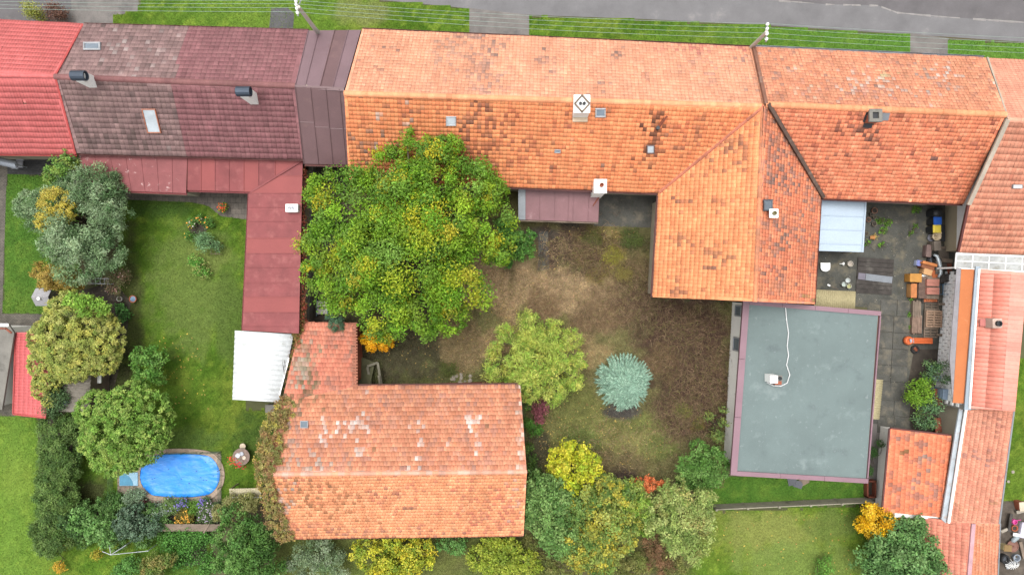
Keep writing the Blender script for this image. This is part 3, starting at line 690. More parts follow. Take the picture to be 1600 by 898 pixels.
# --- far left house with red metal tile roof
REDM = [(214, 106, 104), (208, 100, 98), (220, 112, 110)]
cA = tcol(REDM, .02, fscale=.01); wv = [0, .9, 1, .9, 0]
pn = fit([(-160, 22, 3.9), (130, 38, 3.9), (86, 119, 6.3), (-160, 114, None)]); ps = fit([(-160, 238, 3.9), (118, 241, 3.9), (86, 119, 6.3), (-160, 114, None)])
h = house('red_roofed_house', 'house with bright red metal tile roof at the end of the terrace row', pn+ps)
M_RMET = attrmat('red_metal_tile', .5, 5, .84, 1.08, .05, .35, .45)
for p, s in ((pn, 1), (ps, 2)):
    d = slab('roof', off(p, -.02), .12, M_DECK, h); tiles('roof_tiles', p, .19, .36, cA, d, M_RMET, .014, .02, 0, wv, 0, s)
caps('ridge_caps', pn[3], pn[2], cA, h, .12, .4); walls(h, [pn[0], pn[1], pn[2], ps[1], ps[0]], .4, M_PLASTER2)
gutter(h, ps[0], ps[1], mat('gutter_red', S(190, 70, 66), .45), out=(0, -.06))
MB().bar(pn[1]+Vector((.02, 0, .03)), pn[2]+Vector((.02, 0, .03)), .12, .05).bar(ps[1]+Vector((.02, 0, .03)), ps[2]+Vector((.02, 0, .03)), .12, .05).build('verge_trim', mat('gutter_red', (0, 0, 0)), h)
# --- brown concrete tile house, weathered half and newer half
cB = [(142, 112, 110), (152, 120, 118), (130, 102, 100), (160, 128, 124)]; cB2 = [(148, 96, 100), (140, 90, 94), (154, 104, 106)]
f1 = tcol(cB, .06, clus=((.58, .05, (112, 92, 90), .4),), rand=((.02, (180, 156, 152)), (.02, (104, 88, 84))), blobs=((200, 80, 60, 34, (176, 160, 156), .2), (140, 160, 30, 26, (160, 130, 124), .35), (180, 220, 60, 16, (108, 88, 84), .5)), seed=2)
f2 = tcol(cB2, .05, seed=3)
def fB(x, y, rg):
    a = f1(x, y, rg); b = f2(x, y, rg); e = np.where(y < 128, 294-(y-48)*.31, 268+(y-130)*.19); k = x > e; a[k] = b[k]; return a
pn = fit([(130, 38, 3.9), (482, 48, 3.9), (461, 134, 6.25), (86, 120, 6.25)]); ps = fit([(120, 239, 3.9), (473, 248, 3.9), (461, 134, 6.25), (86, 120, 6.25)])
h = house('brown_roofed_house', 'terraced house with brown concrete tile roof, one half paler and lichen spotted', pn+ps)
for p, s in ((pn, 1), (ps, 2)):
    d = slab('roof', off(p, -.02), .14, M_DECK, h); tiles('roof_tiles', p, .3, .345, fB, d, None, .045, .045, 0, [0, .7, 1, .7, 0], .004, s)
caps('ridge_caps', pn[3], pn[2], tcol([(140, 92, 90), (130, 84, 84)], .05), h, .16, .4)
walls(h, [pn[0], pn[1], pn[2], ps[1], ps[0], ps[3]], .35, M_PLASTER2)
gutter(h, ps[0], ps[1], M_GUTB, out=(0, -.06)); gutter(h, pn[0], pn[1], M_GUTB, out=(0, .06))
f = skylight(h, 238, 189, 20, 36, ps, M_FRAMEW, .25, mat('bright_pane', S(190, 200, 208), .12, .15, .8, 3, spec=.7, bmp=0))
a = fit([(230, 207, 4.5), (257, 208, 4.5), (257, 211, 4.4), (230, 211, 4.4)]); MB().prism(off(a, -.05), off(a, .12)).build('flashing', M_GUT, h)
skylight(h, 145, 74, 24, 10, pn, M_FRAMEG, 0, M_GLASS, .1)
for cx, cy in ((139, 124), (389, 148)):
    b = W(cx+4, cy+4, 6.2); ch = MB().box((b.x, b.y, b.z), (.5, .62, 2.2)).build('chimney', M_WHITE, h)
    MB().lathe((b.x, b.y, b.z+1.22), [(.3, -.42), (.3, .42), (.24, .42), (.24, -.42)], 16, M=Matrix.Rotation(math.pi/2, 3, 'Y')).build('cowl', M_BLUEG, ch)
# --- brown standing seam roof over the gateway
M_SEAM = mat('brown_sheet', S(134, 106, 112), .5, .1, .6, 20, stain=S(118, 90, 92)); M_SEAM2 = mat('brown_sheet_dark', S(118, 88, 90), .5, .12, .6, 20, stain=S(136, 104, 100))
pn = fit([(482, 48, 4), (564, 47, 4), (538, 140, 6.5), (461, 136, None)]); ps = fit([(475, 256, 3.9), (548, 258, 3.9), (538, 140, 6.5), (461, 136, None)])
h = house('gateway_passage', 'narrow gateway building roofed with brown standing seam metal sheets', pn+ps, 'building')
MB().prism(off(pn, -.16), off(pn, -.03)).build('roof', M_DECK, h); MB().prism(off(ps, -.16), off(ps, -.03)).build('roof', M_DECK, h)
panels('roof_panel', pn, 4, [M_SEAM, M_SEAM, M_SEAM2], h, .06, cuts=[0, .2, .5, .76, 1]); panels('roof_panel', ps, 4, [M_SEAM2], h, .06, cuts=[0, .31, .62, .9, 1], cross=1)
MB().bar(pn[3]+Vector((0, 0, .02)), pn[2]+Vector((0, 0, .02)), .22, .05).build('ridge_flashing', M_SEAM2, h)
walls(h, [pn[0], pn[1], pn[2], ps[1], ps[0], ps[3]], .4, M_PLASTER2); gutter(h, ps[0], ps[1], M_GUTB, out=(0, -.06))
# --- main orange house and its wing
DK = (148, 104, 86); GY = (146, 128, 118); WH = (226, 208, 196)
fN = tcol([(246, 172, 134), (244, 164, 124), (248, 180, 144), (240, 158, 120)], .035, clus=((.7, .05, (206, 150, 128), .5),), rand=((.006, (206, 160, 140)),), seed=5,
          blobs=((610, 75, 14, 6, (146, 118, 108), .5), (700, 85, 26, 20, (206, 160, 136), .6), (755, 110, 30, 30, (196, 150, 132), .5), (735, 58, 34, 5, (160, 132, 124), .7), (770, 80, 14, 14, (160, 130, 120), .45), (860, 100, 18, 16, (158, 130, 122), .6), (965, 88, 12, 8, (150, 124, 116), .6), (945, 132, 14, 10, (164, 136, 126), .5), (590, 105, 8, 4, (180, 130, 110), .5), (1120, 75, 80, 6, (214, 122, 110), .9), (1160, 90, 14, 6, (180, 140, 128), .5), (1100, 100, 20, 14, (216, 160, 138), .5), (760, 140, 10, 8, (190, 150, 136), .5), (1175, 130, 16, 12, (200, 156, 136), .4)))
fS = tcol([(240, 148, 92), (234, 138, 84), (244, 158, 102), (226, 126, 78)], .04, gain=1.42, clus=((.62, .03, (196, 104, 72), .5), (.68, .08, (164, 108, 82), .45)), rand=((.02, (176, 112, 84)), (.012, (236, 168, 126))), seed=6,
          blobs=((590, 180, 10, 6, WH, .6), (632, 190, 6, 6, WH, .6), (587, 230, 6, 5, WH, .7), (592, 245, 8, 5, WH, .7), (636, 160, 5, 4, WH, .6), (575, 220, 30, 18, GY, .5), (600, 240, 40, 10, (150, 106, 84), .5), (640, 175, 12, 18, DK, .5), (745, 190, 26, 40, DK, .4), (760, 230, 40, 40, (170, 100, 74), .5), (560, 250, 20, 20, DK, .4),
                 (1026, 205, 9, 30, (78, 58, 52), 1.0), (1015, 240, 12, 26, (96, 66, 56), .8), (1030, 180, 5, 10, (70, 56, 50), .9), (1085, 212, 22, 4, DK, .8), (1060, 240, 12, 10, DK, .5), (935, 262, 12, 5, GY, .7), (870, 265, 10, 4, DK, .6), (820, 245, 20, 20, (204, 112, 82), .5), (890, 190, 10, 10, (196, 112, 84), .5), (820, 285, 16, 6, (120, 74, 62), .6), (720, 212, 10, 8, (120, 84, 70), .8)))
pn = fit([(566, 46, 4), (1176, 74, 4), (1194, 166, 7.3), (538, 146, 7.3)]); ps = fit([(545, 281, 4), (1030, 301, 4), (1193, 166, 7.3), (538, 146, 7.3)])
h = house('main_house', 'long orange clay tiled farmhouse with a wing at right angles behind the walnut tree', pn+ps)
for p, f, s in ((pn, fN, 1), (ps, fS, 2)): 
    d = slab('roof', off(p, -.02), .14, M_DECK, h); tiles('roof_tiles', p, .232, .275, f, d, None, .032, .022, 0, None, .006, s)
caps('ridge_caps', pn[3], pn[2], tcol([(250, 166, 116), (240, 150, 100)], .06), h, .15, .36)
fL = tcol([(244, 156, 98), (240, 146, 90), (248, 166, 108), (232, 136, 84)], .04, gain=1.2, clus=((.71, .06, (180, 116, 84), .5),), rand=((.02, (186, 120, 88)),), seed=8,
          blobs=((1130, 200, 10, 8, DK, .7), (1120, 235, 30, 18, DK, .35), (1160, 225, 20, 40, (170, 112, 84), .4), (1065, 372, 14, 8, (164, 116, 88), .9), (1080, 392, 8, 6, DK, .7), (1120, 400, 24, 10, (164, 112, 84), .7), (1105, 420, 12, 4, DK, .7), (1055, 455, 12, 4, DK, .7), (1100, 455, 14, 3, DK, .8), (1060, 310, 20, 5, DK, .5), (1110, 315, 16, 12, DK, .5), (1165, 185, 10, 16, DK, .5), (1150, 260, 20, 14, DK, .4), (1115, 258, 14, 4, (120, 100, 84), .7)))
fR = tcol([(236, 142, 98), (228, 128, 88), (240, 154, 110), (216, 118, 84)], .055, gain=1.35, clus=((.5, .06, (180, 140, 124), .35), (.62, .09, (158, 134, 126), .45)), rand=((.05, (164, 134, 124)), (.02, (200, 130, 110))), seed=9,
          blobs=((1215, 240, 24, 40, (150, 126, 118), .6), (1225, 280, 20, 20, (140, 120, 114), .5), (1215, 370, 20, 24, GY, .35), (1212, 425, 18, 6, (130, 110, 104), .7), (1220, 455, 60, 16, (240, 150, 104), .9), (1260, 320, 10, 20, GY, .4), (1260, 462, 6, 4, (160, 140, 80), .8)))
wl = fit([(1030, 300, 3.9), (1020, 464, 3.9), (1180, 471, 7.35), (1193, 166, 7.3)]); wr = fit([(1272, 475, 3.9), (1283, 292, 3.9), (1204, 164, 7.2), (1193, 166, 7.3), (1180, 471, 7.35)])
for p, f, s in ((wl, fL, 3), (wr, fR, 4)):
    d = slab('roof', off(p, -.02), .14, M_DECK, h); tiles('roof_tiles', p, .232, .29, f, d, None, .03, .02, 0, None, .006, s)
caps('ridge_caps', wl[2], wl[3], tcol([(240, 148, 98), (228, 136, 90), (170, 120, 92)], .06), h, .12, .36)
caps('valley_tiles', off([wl[0]], .06)[0], off([wl[3]], .02)[0], tcol([(206, 122, 90), (196, 112, 84), (176, 108, 84)], .06), h, .13, .4)
walls(h, [pn[0], pn[1], pn[2], Vector((pn[1].x, ps[1].y, 4)), ps[1], ps[0], ps[3]], .45, M_PLASTER2)
walls(h, [wl[0], wl[1], wl[2], wr[0], wr[1]], .35, M_PLASTER2)
gutter(h, ps[0], ps[1], M_GUTB, out=(0, -.07)); gutter(h, wl[0], wl[1], M_GUTB, out=(-.07, 0)); gutter(h, wr[0], wr[1], M_GUTB, out=(.07, 0)); gutter(h, pn[0], pn[1], M_GUTB, out=(0, .07))
skylight(h, 705, 189, 14, 13, ps, M_FRAMEG, 0, mat('bright_pane', (0, 0, 0)), .07); skylight(h, 938, 176, 14, 12, ps, M_FRAMEG, 0, M_GLASS, .08); skylight(h, 1016, 233, 11, 12, ps, mat('skylight_lead', S(110, 84, 78), .6), 0, mat('bright_pane', (0, 0, 0)), .06); skylight(h, 871, 236, 8, 4, ps, M_FRAMEG, 0, M_GLASS, .05)
b = W(908, 166, 7.4); ch = MB().box((b.x, b.y, 6.6), (.92, 1.05, 2.4)).box((b.x, b.y, 7.85), (.98, 1.08, .14)).build('chimney', M_WHITE, h, .015)
m = MB()
for i in range(4):
    t = math.pi/2*i; m.bar((b.x+math.cos(t)*.44, b.y+math.sin(t)*.5, 7.98), (b.x+math.cos(t+math.pi/2)*.44, b.y+math.sin(t+math.pi/2)*.5, 7.98), .09, .14)
m.build('chimney_frame', M_WOOD, ch); m = MB(); pot(m, (b.x-.1, b.y, 7.92), .09, .14); pot(m, (b.x+.12, b.y, 7.92), .09, .14); m.build('flue', M_DARK, ch)
MB().box((b.x, b.y-.62, 6.75), (.92, .35, .1)).build('flashing', mat('flashing_cream', S(214, 190, 160), .7), ch)
b = W(938, 290, 5.1); ch = MB().box((b.x, b.y-.05, 3.6), (.72, .8, 3.0)).box((b.x, b.y-.05, 5.14), (.82, .9, .1)).build('chimney', M_WHITE, h, .012)
m = MB(); pot(m, (b.x+.05, b.y, 5.18), .12, .3); m.build('flue', M_BRICKR, ch)
MB().bar(W(940, 302, 2.9), W(926, 322, 2.7), .1, .08).build('downpipe', M_RUST, h)
b = W(1203, 335, 6.6); ch = MB().box((b.x-.05, b.y, 6.5), (.42, .42, 1.3)).build('chimney', M_BRICKR, h)
MB().box((b.x, b.y, 7.2), (.54, .54, .09)).build('chimney_cap', M_WHITE, ch, .01); m = MB(); pot(m, (b.x, b.y, 7.25), .12, .16); m.build('flue', mat('flue_brass', S(120, 110, 60), .6), ch)
skylight(h, 1196, 321, 12, 16, wr, mat('skylight_dark', S(80, 88, 96), .5), 0, mat('slate_pane', S(112, 126, 138), .3, .1), .06, .18)
MB().bar(onp(1040, 184, ps, .35), onp(1030, 199, ps, .2), .1, .08).bar(onp(1036, 186, ps, .2), onp(1024, 203, ps, .1), .06, .06).build('vent_pipe', M_RUST, h); MB().tube([onp(1027, 201, ps, -.1), onp(1027, 201, ps, .25)], .12, 10).build('vent_base', M_DARK, h)
# --- right hand terraced house
fCN = tcol([(238, 158, 118), (232, 146, 106), (244, 170, 130), (222, 136, 102)], .06, clus=((.55, .06, (206, 140, 116), .4),), rand=((.035, (160, 130, 120)), (.01, WH)), seed=12,
           blobs=((1345, 120, 40, 14, (226, 206, 190), .35), (1380, 140, 50, 12, (220, 200, 186), .45), (1465, 115, 26, 14, (226, 212, 200), .5), (1480, 140, 24, 12, (190, 180, 172), .5), (1390, 120, 20, 6, (206, 190, 140), .5), (1230, 100, 40, 20, (150, 126, 118), .2), (1245, 140, 40, 10, (230, 200, 170), .12), (1440, 115, 16, 14, (170, 150, 140), .5), (1420, 130, 10, 60, (240, 158, 118), .9), (1505, 130, 10, 60, (242, 160, 116), .9), (1340, 145, 50, 10, (214, 150, 130), .5)))
fCS = tcol([(240, 142, 98), (230, 130, 88), (244, 158, 116), (220, 118, 82)], .065, gain=1.42, clus=((.6, .05, (178, 96, 76), .4),), rand=((.05, (160, 96, 80)), (.06, (240, 152, 114)), (.008, (110, 86, 82))), seed=13,
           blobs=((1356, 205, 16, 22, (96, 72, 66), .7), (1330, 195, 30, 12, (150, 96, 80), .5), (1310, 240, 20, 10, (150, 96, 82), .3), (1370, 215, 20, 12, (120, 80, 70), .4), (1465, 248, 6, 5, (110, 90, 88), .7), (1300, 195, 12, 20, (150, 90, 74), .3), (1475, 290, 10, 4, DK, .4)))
pn = fit([(1176.5, 74, 4.3), (1540, 91, 4.3), (1572, 179, 7.4), (1196, 163, 7.4)]); ps = fit([(1285, 309, 3.8), (1506, 318, 3.8), (1572, 179, 7.4), (1199, 163, 7.4)])
h = house('neighbour_house', 'orange tiled house with one square open chimney beside the courtyard', pn+ps)
for p, f, s in ((pn, fCN, 5), (ps, fCS, 6)):
    d = slab('roof', off(p, -.02), .14, M_DECK, h); tiles('roof_tiles', p, .225, .27, f, d, None, .032, .02, 0, None, .008, s)
caps('ridge_caps', pn[3], pn[2], tcol([(244, 158, 108), (236, 146, 96)], .05), h, .17, .38)
walls(h, [pn[0], pn[1], pn[2], ps[1], ps[0], ps[3]], .4, M_PLASTER2); gutter(h, ps[0], ps[1], M_GUTB, out=(0, -.07)); gutter(h, pn[0], pn[1], M_GUT, .1, out=(0, .09))
MB().bar(off([ps[3]], .14)[0], off([ps[0]], .16)[0], .22, .16).build('parapet_flashing', mat('lead_dark', S(98, 76, 64), .7, .3, 2, 10, stain=S(140, 128, 116)), h)
MB().bar(off([pn[0]], .12)[0], off([pn[3]], .12)[0], .2, .14).build('verge_flashing', mat('lead_brown', S(142, 96, 76), .7, .2, stain=S(170, 160, 150)), h)
b = W(1369, 180, 7.6); ch = MB().box((b.x, b.y, 6.6), (.66, .66, 1.7)).build('chimney', M_BRICKR, h)
m = MB()
for i in range(4):
    a = Vector((math.cos(math.pi/2*i), math.sin(math.pi/2*i), 0)); o = Vector((-a.y, a.x, 0)); m.box((b.x+a.x*.29, b.y+a.y*.29, 7.5), (.2 if abs(a.x) > .5 else .78, .2 if abs(a.y) > .5 else .38, .16))
m.build('chimney_cap', M_CONC, ch); MB().box((b.x, b.y, 7.452), (.4, .4, .02)).build('flue', M_DARK, ch)
for nm, mm, c in (('flashing', M_GUT, ((1378, 172), (1391, 173), (1387, 189), (1376, 189))), ('felt_patch', M_DARK, ((1350, 192), (1363, 193), (1361, 201), (1347, 200))), ('felt_patch', M_DARK, ((1355, 171), (1361, 171), (1352, 192), (1347, 191)))):
    c = [onp(x, y, ps, .07) for x, y in c]; MB().prism(off(c, -.05), c).build(nm, mm, h)
# --- far right house
fD = tcol([(232, 152, 120), (226, 142, 110), (236, 160, 128)], .035, seed=15, clus=((.66, .03, (206, 118, 90), .5),)); fDN = tcol([(240, 164, 134), (236, 156, 126)], .03, seed=16)
pn = fit([(1541, 91, 4.3), (1780, 103, 4.3), (1800, 198, 7.3), (1573, 187, 7.3)]); ps = fit([(1496, 393, 3.1), (1780, 404, 3.1), (1800, 198, 7.3), (1573, 187, 7.3), (1512, 320, None)])
h = house('end_house', 'house with salmon tile roof running down to a glazed canopy', pn+ps)
d = slab('roof', off(pn, -.02), .14, M_DECK, h); tiles('roof_tiles', pn, .28, .2, fDN, d, None, .03, .025, 0, [0, .7, 1, .7, 0], .002, 7)
d = slab('roof', off(ps, -.02), .14, M_DECK, h); tiles('roof_tiles', ps, .24, .42, fD, d, None, .05, .03, 0, [0, .7, 1, .7, 0], .003, 8)
caps('ridge_caps', pn[3], pn[2], fDN, h, .15, .4)
wp = [(30.68, 2.55, 2.85), (44, 1.9, 2.85), (44.3, 9.4, 6.8), (44.5, 14.3, 4.0), (30.95, 14.5, 4.0), (30.85, 10.0, 6.9)]
MB().prism([Vector((x, y, -.3)) for x, y, z in wp], [Vector((x, y, 1.3)) for x, y, z in wp]).build('lower_wall', mat('beige_plinth', S(200, 184, 152), .9, .08, 1, 22, stain=S(176, 158, 126)), h)
MB().prism([Vector((x+(.03 if x < 40 else -.03), y, 1.3)) for x, y, z in wp], [Vector((x+(.03 if x < 40 else -.03), y, z)) for x, y, z in wp]).build('upper_wall', mat('roughcast', (.74, .73, .73), .9, .06, 2, 20, bmp=.6), h)
MB().bar(off([ps[0]], .08)[0], off([ps[4]], .08)[0], .14, .1).build('verge_flashing', M_GUTB, h); MB().bar(off([ps[4]], .1)[0], off([ps[3]], .1)[0], .26, .14).build('verge_flashing', mat('verge_mortar', S(186, 172, 154), .85, .2), h)
MB().bar(off([pn[0]], .1)[0], off([pn[3]], .1)[0], .1, .1).build('verge_flashing', mat('verge_mortar', (0, 0, 0)), h); skylight(h, 1588, 291, 14, 5, ps, M_FRAMEG, 0, M_WHITE, .04)
M_POLY = mat('polycarbonate', S(198, 200, 198), .35, .18, 1.2, 8, stain=S(140, 132, 110), stp=(.5, .75), st_sc=1.1)
q = fit([(1494, 396, 2.9), (1700, 405, 2.9), (1700, 430, 2.6), (1492, 419, 2.6)])
g = empty('glazed_canopy', (q[0].x+3, q[0].y-.5, 0), 'milky translucent canopy in a white frame below the salmon tile roof', 'canopy')
m = MB(); m.bar(q[0], q[1], .14, .1); m.bar(q[3], q[2], .1, .08)
for i in range(9):
    a, b = lerp2(q, i/8, 0), lerp2(q, i/8, 1); m.bar(a, b, .06, .08)
m.bar((q[0]+q[3])/2+Vector((0, 0, .02)), (q[1]+q[2])/2+Vector((0, 0, .02)), .05, .06)
for s in (0, 1): m.bar(lerp2(q, s*.98+.01, .95), Vector((lerp2(q, s*.98+.01, .95).x, lerp2(q, s*.98+.01, .95).y, -.05)), .1, .1)
m.build('frame', M_WHITE, g)
for i in range(8):
    for t0, t1 in ((.03, .48), (.52, .97)):
        c = [lerp2(q, i/8+.004, t0), lerp2(q, (i+1)/8-.004, t0), lerp2(q, (i+1)/8-.004, t1), lerp2(q, i/8+.004, t1)]; MB().prism(off(c, -.015), off(c, .01)).build('pane', M_POLY, g)
# --- red ribbed outbuilding with white block wall
fE = tcol([(230, 136, 114), (236, 150, 128), (224, 126, 104)], .03, seed=18, blobs=((1560, 500, 60, 70, (236, 156, 134), .5),))
q = fit([(1529, 420, 3.5), (1514, 637, 3.5), (1586, 642, 4.6), (1606, 426, 4.6)])
h = house('red_ribbed_outbuilding', 'outbuilding with salmon red ribbed roof, grey valley gutter and white block wall', q, 'outbuilding')
d = slab('roof', off(q, -.03), .12, M_DECK, h); tiles('roof_tiles', q, .29, .9, fE, d, M_RMET, .012, .09, 0, [0, .8, 1, .6, 0], 0, 9)
vg = fit([(1524, 416, 3.45), (1531, 416, 3.5), (1516, 640, 3.5), (1506, 640, 3.45)]); slab('valley_gutter', off(vg, .05), .1, mat('zinc_sheet', S(152, 166, 178), .45, .1, metal=.4), h)
MB().bar(q[0]+Vector((-.02, 0, .08)), q[1]+Vector((-.02, 0, .08)), .1, .1).build('roof_edge', M_WHITE, h)
rs = fit([(1502, 420, 3.2), (1523, 421, 3.35), (1508, 630, 3.35), (1489, 629, 3.2)]); slab('rust_coated_roof', rs, .08, mat('rust_coating', S(204, 116, 56), .8, .08, 1, 22, stain=S(222, 146, 96), stp=(.6, .75), st_sc=3), h)
ed = fit([(1495, 418, 3.15), (1502, 419, 3.18), (1489, 629, 3.18), (1484, 560, 3.15)]); slab('roof_edge', ed, .05, mat('edge_lead', S(150, 146, 150), .7, .2), h)
a0, a1 = W(1478, 424, 0), W(1460, 628, 0)
wq = [a0+Vector((.06, 0, 0)), a1+Vector((.06, 0, 0)), Vector((q[2].x-.3, q[2].y+.2, 0)), Vector((q[3].x-.3, q[3].y-.2, 0))]; MB().prism(off(wq, -.3), [wq[0]+Vector((0, 0, 3.05)), wq[1]+Vector((0, 0, 3.05)), wq[2]+Vector((0, 0, 4.3)), wq[3]+Vector((0, 0, 4.3))]).build('wall', mat('block_mortar', S(166, 162, 156), .9), h)
# white blocks of the wall, laid in bond
L = (a1-a0).length; dirv = (a1-a0).normalized(); ang = math.atan2(dirv.y, dirv.x); bl = .46; bh = .29
me = MB().box((0, 0, 0), (bl-.035, .1, bh-.03)).build('block', mat('white_block', (.8, .8, .79), .8, .08, 2, 14, stain=S(176, 170, 164), stp=(.6, .8)), None, .01); bme = me.data; bpy.data.objects.remove(me)
for r in range(10):
    for i in range(int(L/bl)):
        s = (i+.5+(r % 2)*.5)*bl
        if s < L-.2: p = a0+dirv*s; inst('block', bme, h, (p.x-.015+random.uniform(-.006, .006), p.y, .02+r*(bh+.005)), ang)
b = W(1558, 505, 4.6); v = MB().box((b.x, b.y, 4.3), (.62, .62, .7)).build('roof_vent', mat('vent_beige', S(206, 176, 160), .7), h, .02); m = MB(); pot(m, (b.x, b.y, 4.65), .17, .2); m.build('flue', M_DARK, v)
sp = fit([(1529, 498, 3.7), (1550, 498, 4.0), (1550, 509, 4.0), (1529, 509, 3.7)]); slab('vent_strip', off(sp, .16), .1, mat('strip_pink', S(200, 110, 100), .6), h)
# --- sheds at the bottom right
fF = tcol([(222, 146, 116), (214, 134, 106), (228, 156, 126)], .05, clus=((.62, .04, (186, 118, 100), .4),), rand=((.02, (170, 116, 96)),), seed=20, blobs=((1530, 715, 26, 14, (170, 124, 114), .45), (1520, 790, 60, 8, (180, 130, 90), .25)))
q = fit([(1509, 634, 2.8), (1481, 816, 2.8), (1560, 818, 3.9), (1583, 642, 3.9)])
h = house('long_shed', 'salmon tiled lean-to shed with white gutter edge joined to the ribbed outbuilding', q, 'shed')
d = slab('roof', off(q, -.02), .12, M_DECK, h); tiles('roof_tiles', q, .17, .26, fF, d, None, .025, .015, .5, None, .003, 10); walls(h, q, .25, M_PLASTER2)
gt = fit([(1502, 632, 2.75), (1508, 633, 2.8), (1480, 818, 2.8), (1473, 812, 2.75)]); slab('gutter', off(gt, -.12), .12, mat('gutter_worn', S(176, 186, 194), .5, .2, 1, 9, stain=S(170, 130, 100), stp=(.55, .7), st_sc=1.5), h)
MB().bar(q[0]+Vector((0, 0, .06)), q[1]+Vector((0, 0, .06)), .14, .12).build('roof_edge', M_WHITE, h); MB().bar(q[2]+Vector((.04, 0, 0)), q[3]+Vector((.04, 0, 0)), .1, .1).build('verge_flashing', M_GUT, h)
fG = tcol([(238, 132, 88), (232, 122, 80), (242, 144, 100)], .05, clus=((.6, .05, (172, 116, 96), .45),), rand=((.06, (176, 122, 104)),), seed=22, blobs=((1430, 690, 20, 16, (140, 112, 102), .6), (1435, 715, 16, 14, GY, .6), (1440, 765, 36, 22, (158, 120, 110), .75), (1395, 740, 8, 10, (120, 106, 104), .5), (1400, 770, 16, 16, (160, 120, 106), .5), (1413, 705, 4, 4, (110, 96, 50), 1.5)))
q = fit([(1476, 808, 2.3), (1486, 680, 2.3), (1391, 669, 2.7), (1379, 799, 2.7)])
h = house('square_shed', 'small square shed with orange tiles and grey weathered patches by the courtyard gate', q, 'shed')
d = slab('roof', off(q, -.02), .12, M_DECK, h); tiles('roof_tiles', q, .27, .33, fG, d, None, .03, .02, .5, None, .005, 11)
wq = [W(1375, 665, 0), W(1450, 674, 0), W(1440, 795, 0), W(1367, 789, 0)]; MB().prism(off(wq, -.3), [wq[0]+Vector((0, 0, 2.5)), wq[1]+Vector((0, 0, 2.15)), wq[2]+Vector((0, 0, 2.15)), wq[3]+Vector((0, 0, 2.5))]).build('wall', M_PLASTER, h)
MB().bar(q[2]+Vector((-.05, 0, 0)), q[3]+Vector((-.05, 0, 0)), .1, .1).build('gutter', M_GUTB, h); MB().bar(q[2]+Vector((0, .03, .02)), q[1]+Vector((0, .03, .02)), .1, .1).build('verge_flashing', M_GUTB, h)
fH = tcol([(222, 136, 110), (212, 124, 100), (228, 146, 118)], .05, seed=24, rand=((.02, (190, 120, 90)),), blobs=((1490, 890, 20, 14, (180, 140, 126), .5),)); fH2 = tcol([(236, 152, 114), (240, 162, 126), (230, 140, 100)], .05, seed=25, rand=((.02, (190, 120, 90)),), blobs=((1524, 860, 8, 50, (240, 144, 96), .8),))
pl = fit([(1446, 808, 2.2), (1440, 960, 2.2), (1508, 960, 3.1), (1520, 817, 3.1)]); pr = fit([(1562, 817, 2.2), (1556, 960, 2.2), (1508, 960, 3.1), (1520, 817, 3.1)])
h = house('gabled_shed', 'gabled tile shed with mauve ridge strip beside the scrap heap', pl+pr, 'shed')
d = slab('roof', off(pl, -.02), .12, M_DECK, h); tiles('roof_tiles', pl, .22, .36, fH, d, None, .045, .02, 0, None, .003, 12)
d = slab('roof', off(pr, -.02), .12, M_DECK, h); tiles('roof_tiles', pr, .2, .3, fH2, d, None, .025, .015, .5, None, .003, 13)
MB().bar(pl[3]+Vector((0, 0, .06)), pl[2]+Vector((0, 0, .06)), .26, .1).build('ridge_strip', mat('mauve_sheet', S(206, 158, 166), .5), h); walls(h, [pl[0], pl[1], pl[2], pr[1], pr[0], pl[3]], .2, M_BRICKR)
MB().bar(pr[0]+Vector((.03, 0, 0)), pr[1]+Vector((.03, 0, 0)), .08, .08).build('gutter', M_GUT, h)
# --- flat roofed annexe
def feltmat():
    m = mat('grey_felt', S(112, 129, 128), .7, .08, .5, 30, stain=S(142, 157, 156), stp=(.58, .8), st_sc=.55, bmp=.3); t = m.node_tree; b = [n for n in t.nodes if n.type == 'BSDF_PRINCIPLED'][0]
    c = b.inputs['Base Color'].links[0].from_socket
    c = mixc(t, ramp(t, noise(t, .8, 9, .72), (0,)*3, (.75,)*3, .56, .72), c, S(86, 98, 100)); c = mixc(t, ramp(t, noise(t, 3.2, 6, .7), (0,)*3, (.5,)*3, .6, .7), c, S(156, 168, 168))
    t.links.new(c, b.inputs['Base Color']); return m
M_FELT = feltmat()
M_PURP = mat('plum_sheet', S(150, 114, 126), .5, .1, .6, 20, stain=S(126, 92, 104), stp=(.6, .8))
q = [W(1161, 470, 3.2), W(1376, 486, 3.2), W(1356, 754, 3.2), W(1141, 742, 3.2)]
h = house('flat_roofed_annexe', 'white annexe with a grey felt flat roof and plum coloured metal edging', q, 'building')
bp = [W(1144, 472, 0), Vector((*lerp2(q, .985, 0).xy, 0)), Vector((*lerp2(q, .985, .98).xy, 0)), W(1130, 719, 0)]
MB().prism([b+Vector((0, 0, -.3)) for b in bp], [b+Vector((0, 0, 3.06)) for b in bp]).build('wall', M_PLASTER, h)
MB().prism(off(q, -.18), off(q, -.06)).build('roof', M_DECK, h)
for i in range(5):
    c = [lerp2(q, .03+.19*i, .012), lerp2(q, .03+.19*(i+1)+.004, .012), lerp2(q, .03+.19*(i+1)+.004, .988), lerp2(q, .03+.19*i, .988)]; MB().prism(off(c, -.06+.001*i), off(c, -.012+.003*i)).build('felt_strip', M_FELT, h)
def edge(a, b, w, n=3):
    for i in range(n):
        s, e = a.lerp(b, i/n), a.lerp(b, (i+1)/n-.002); MB().bar(s+Vector((0, 0, .02)), e+Vector((0, 0, .02)), w, .16).build('edge_sheet', M_PURP, h)
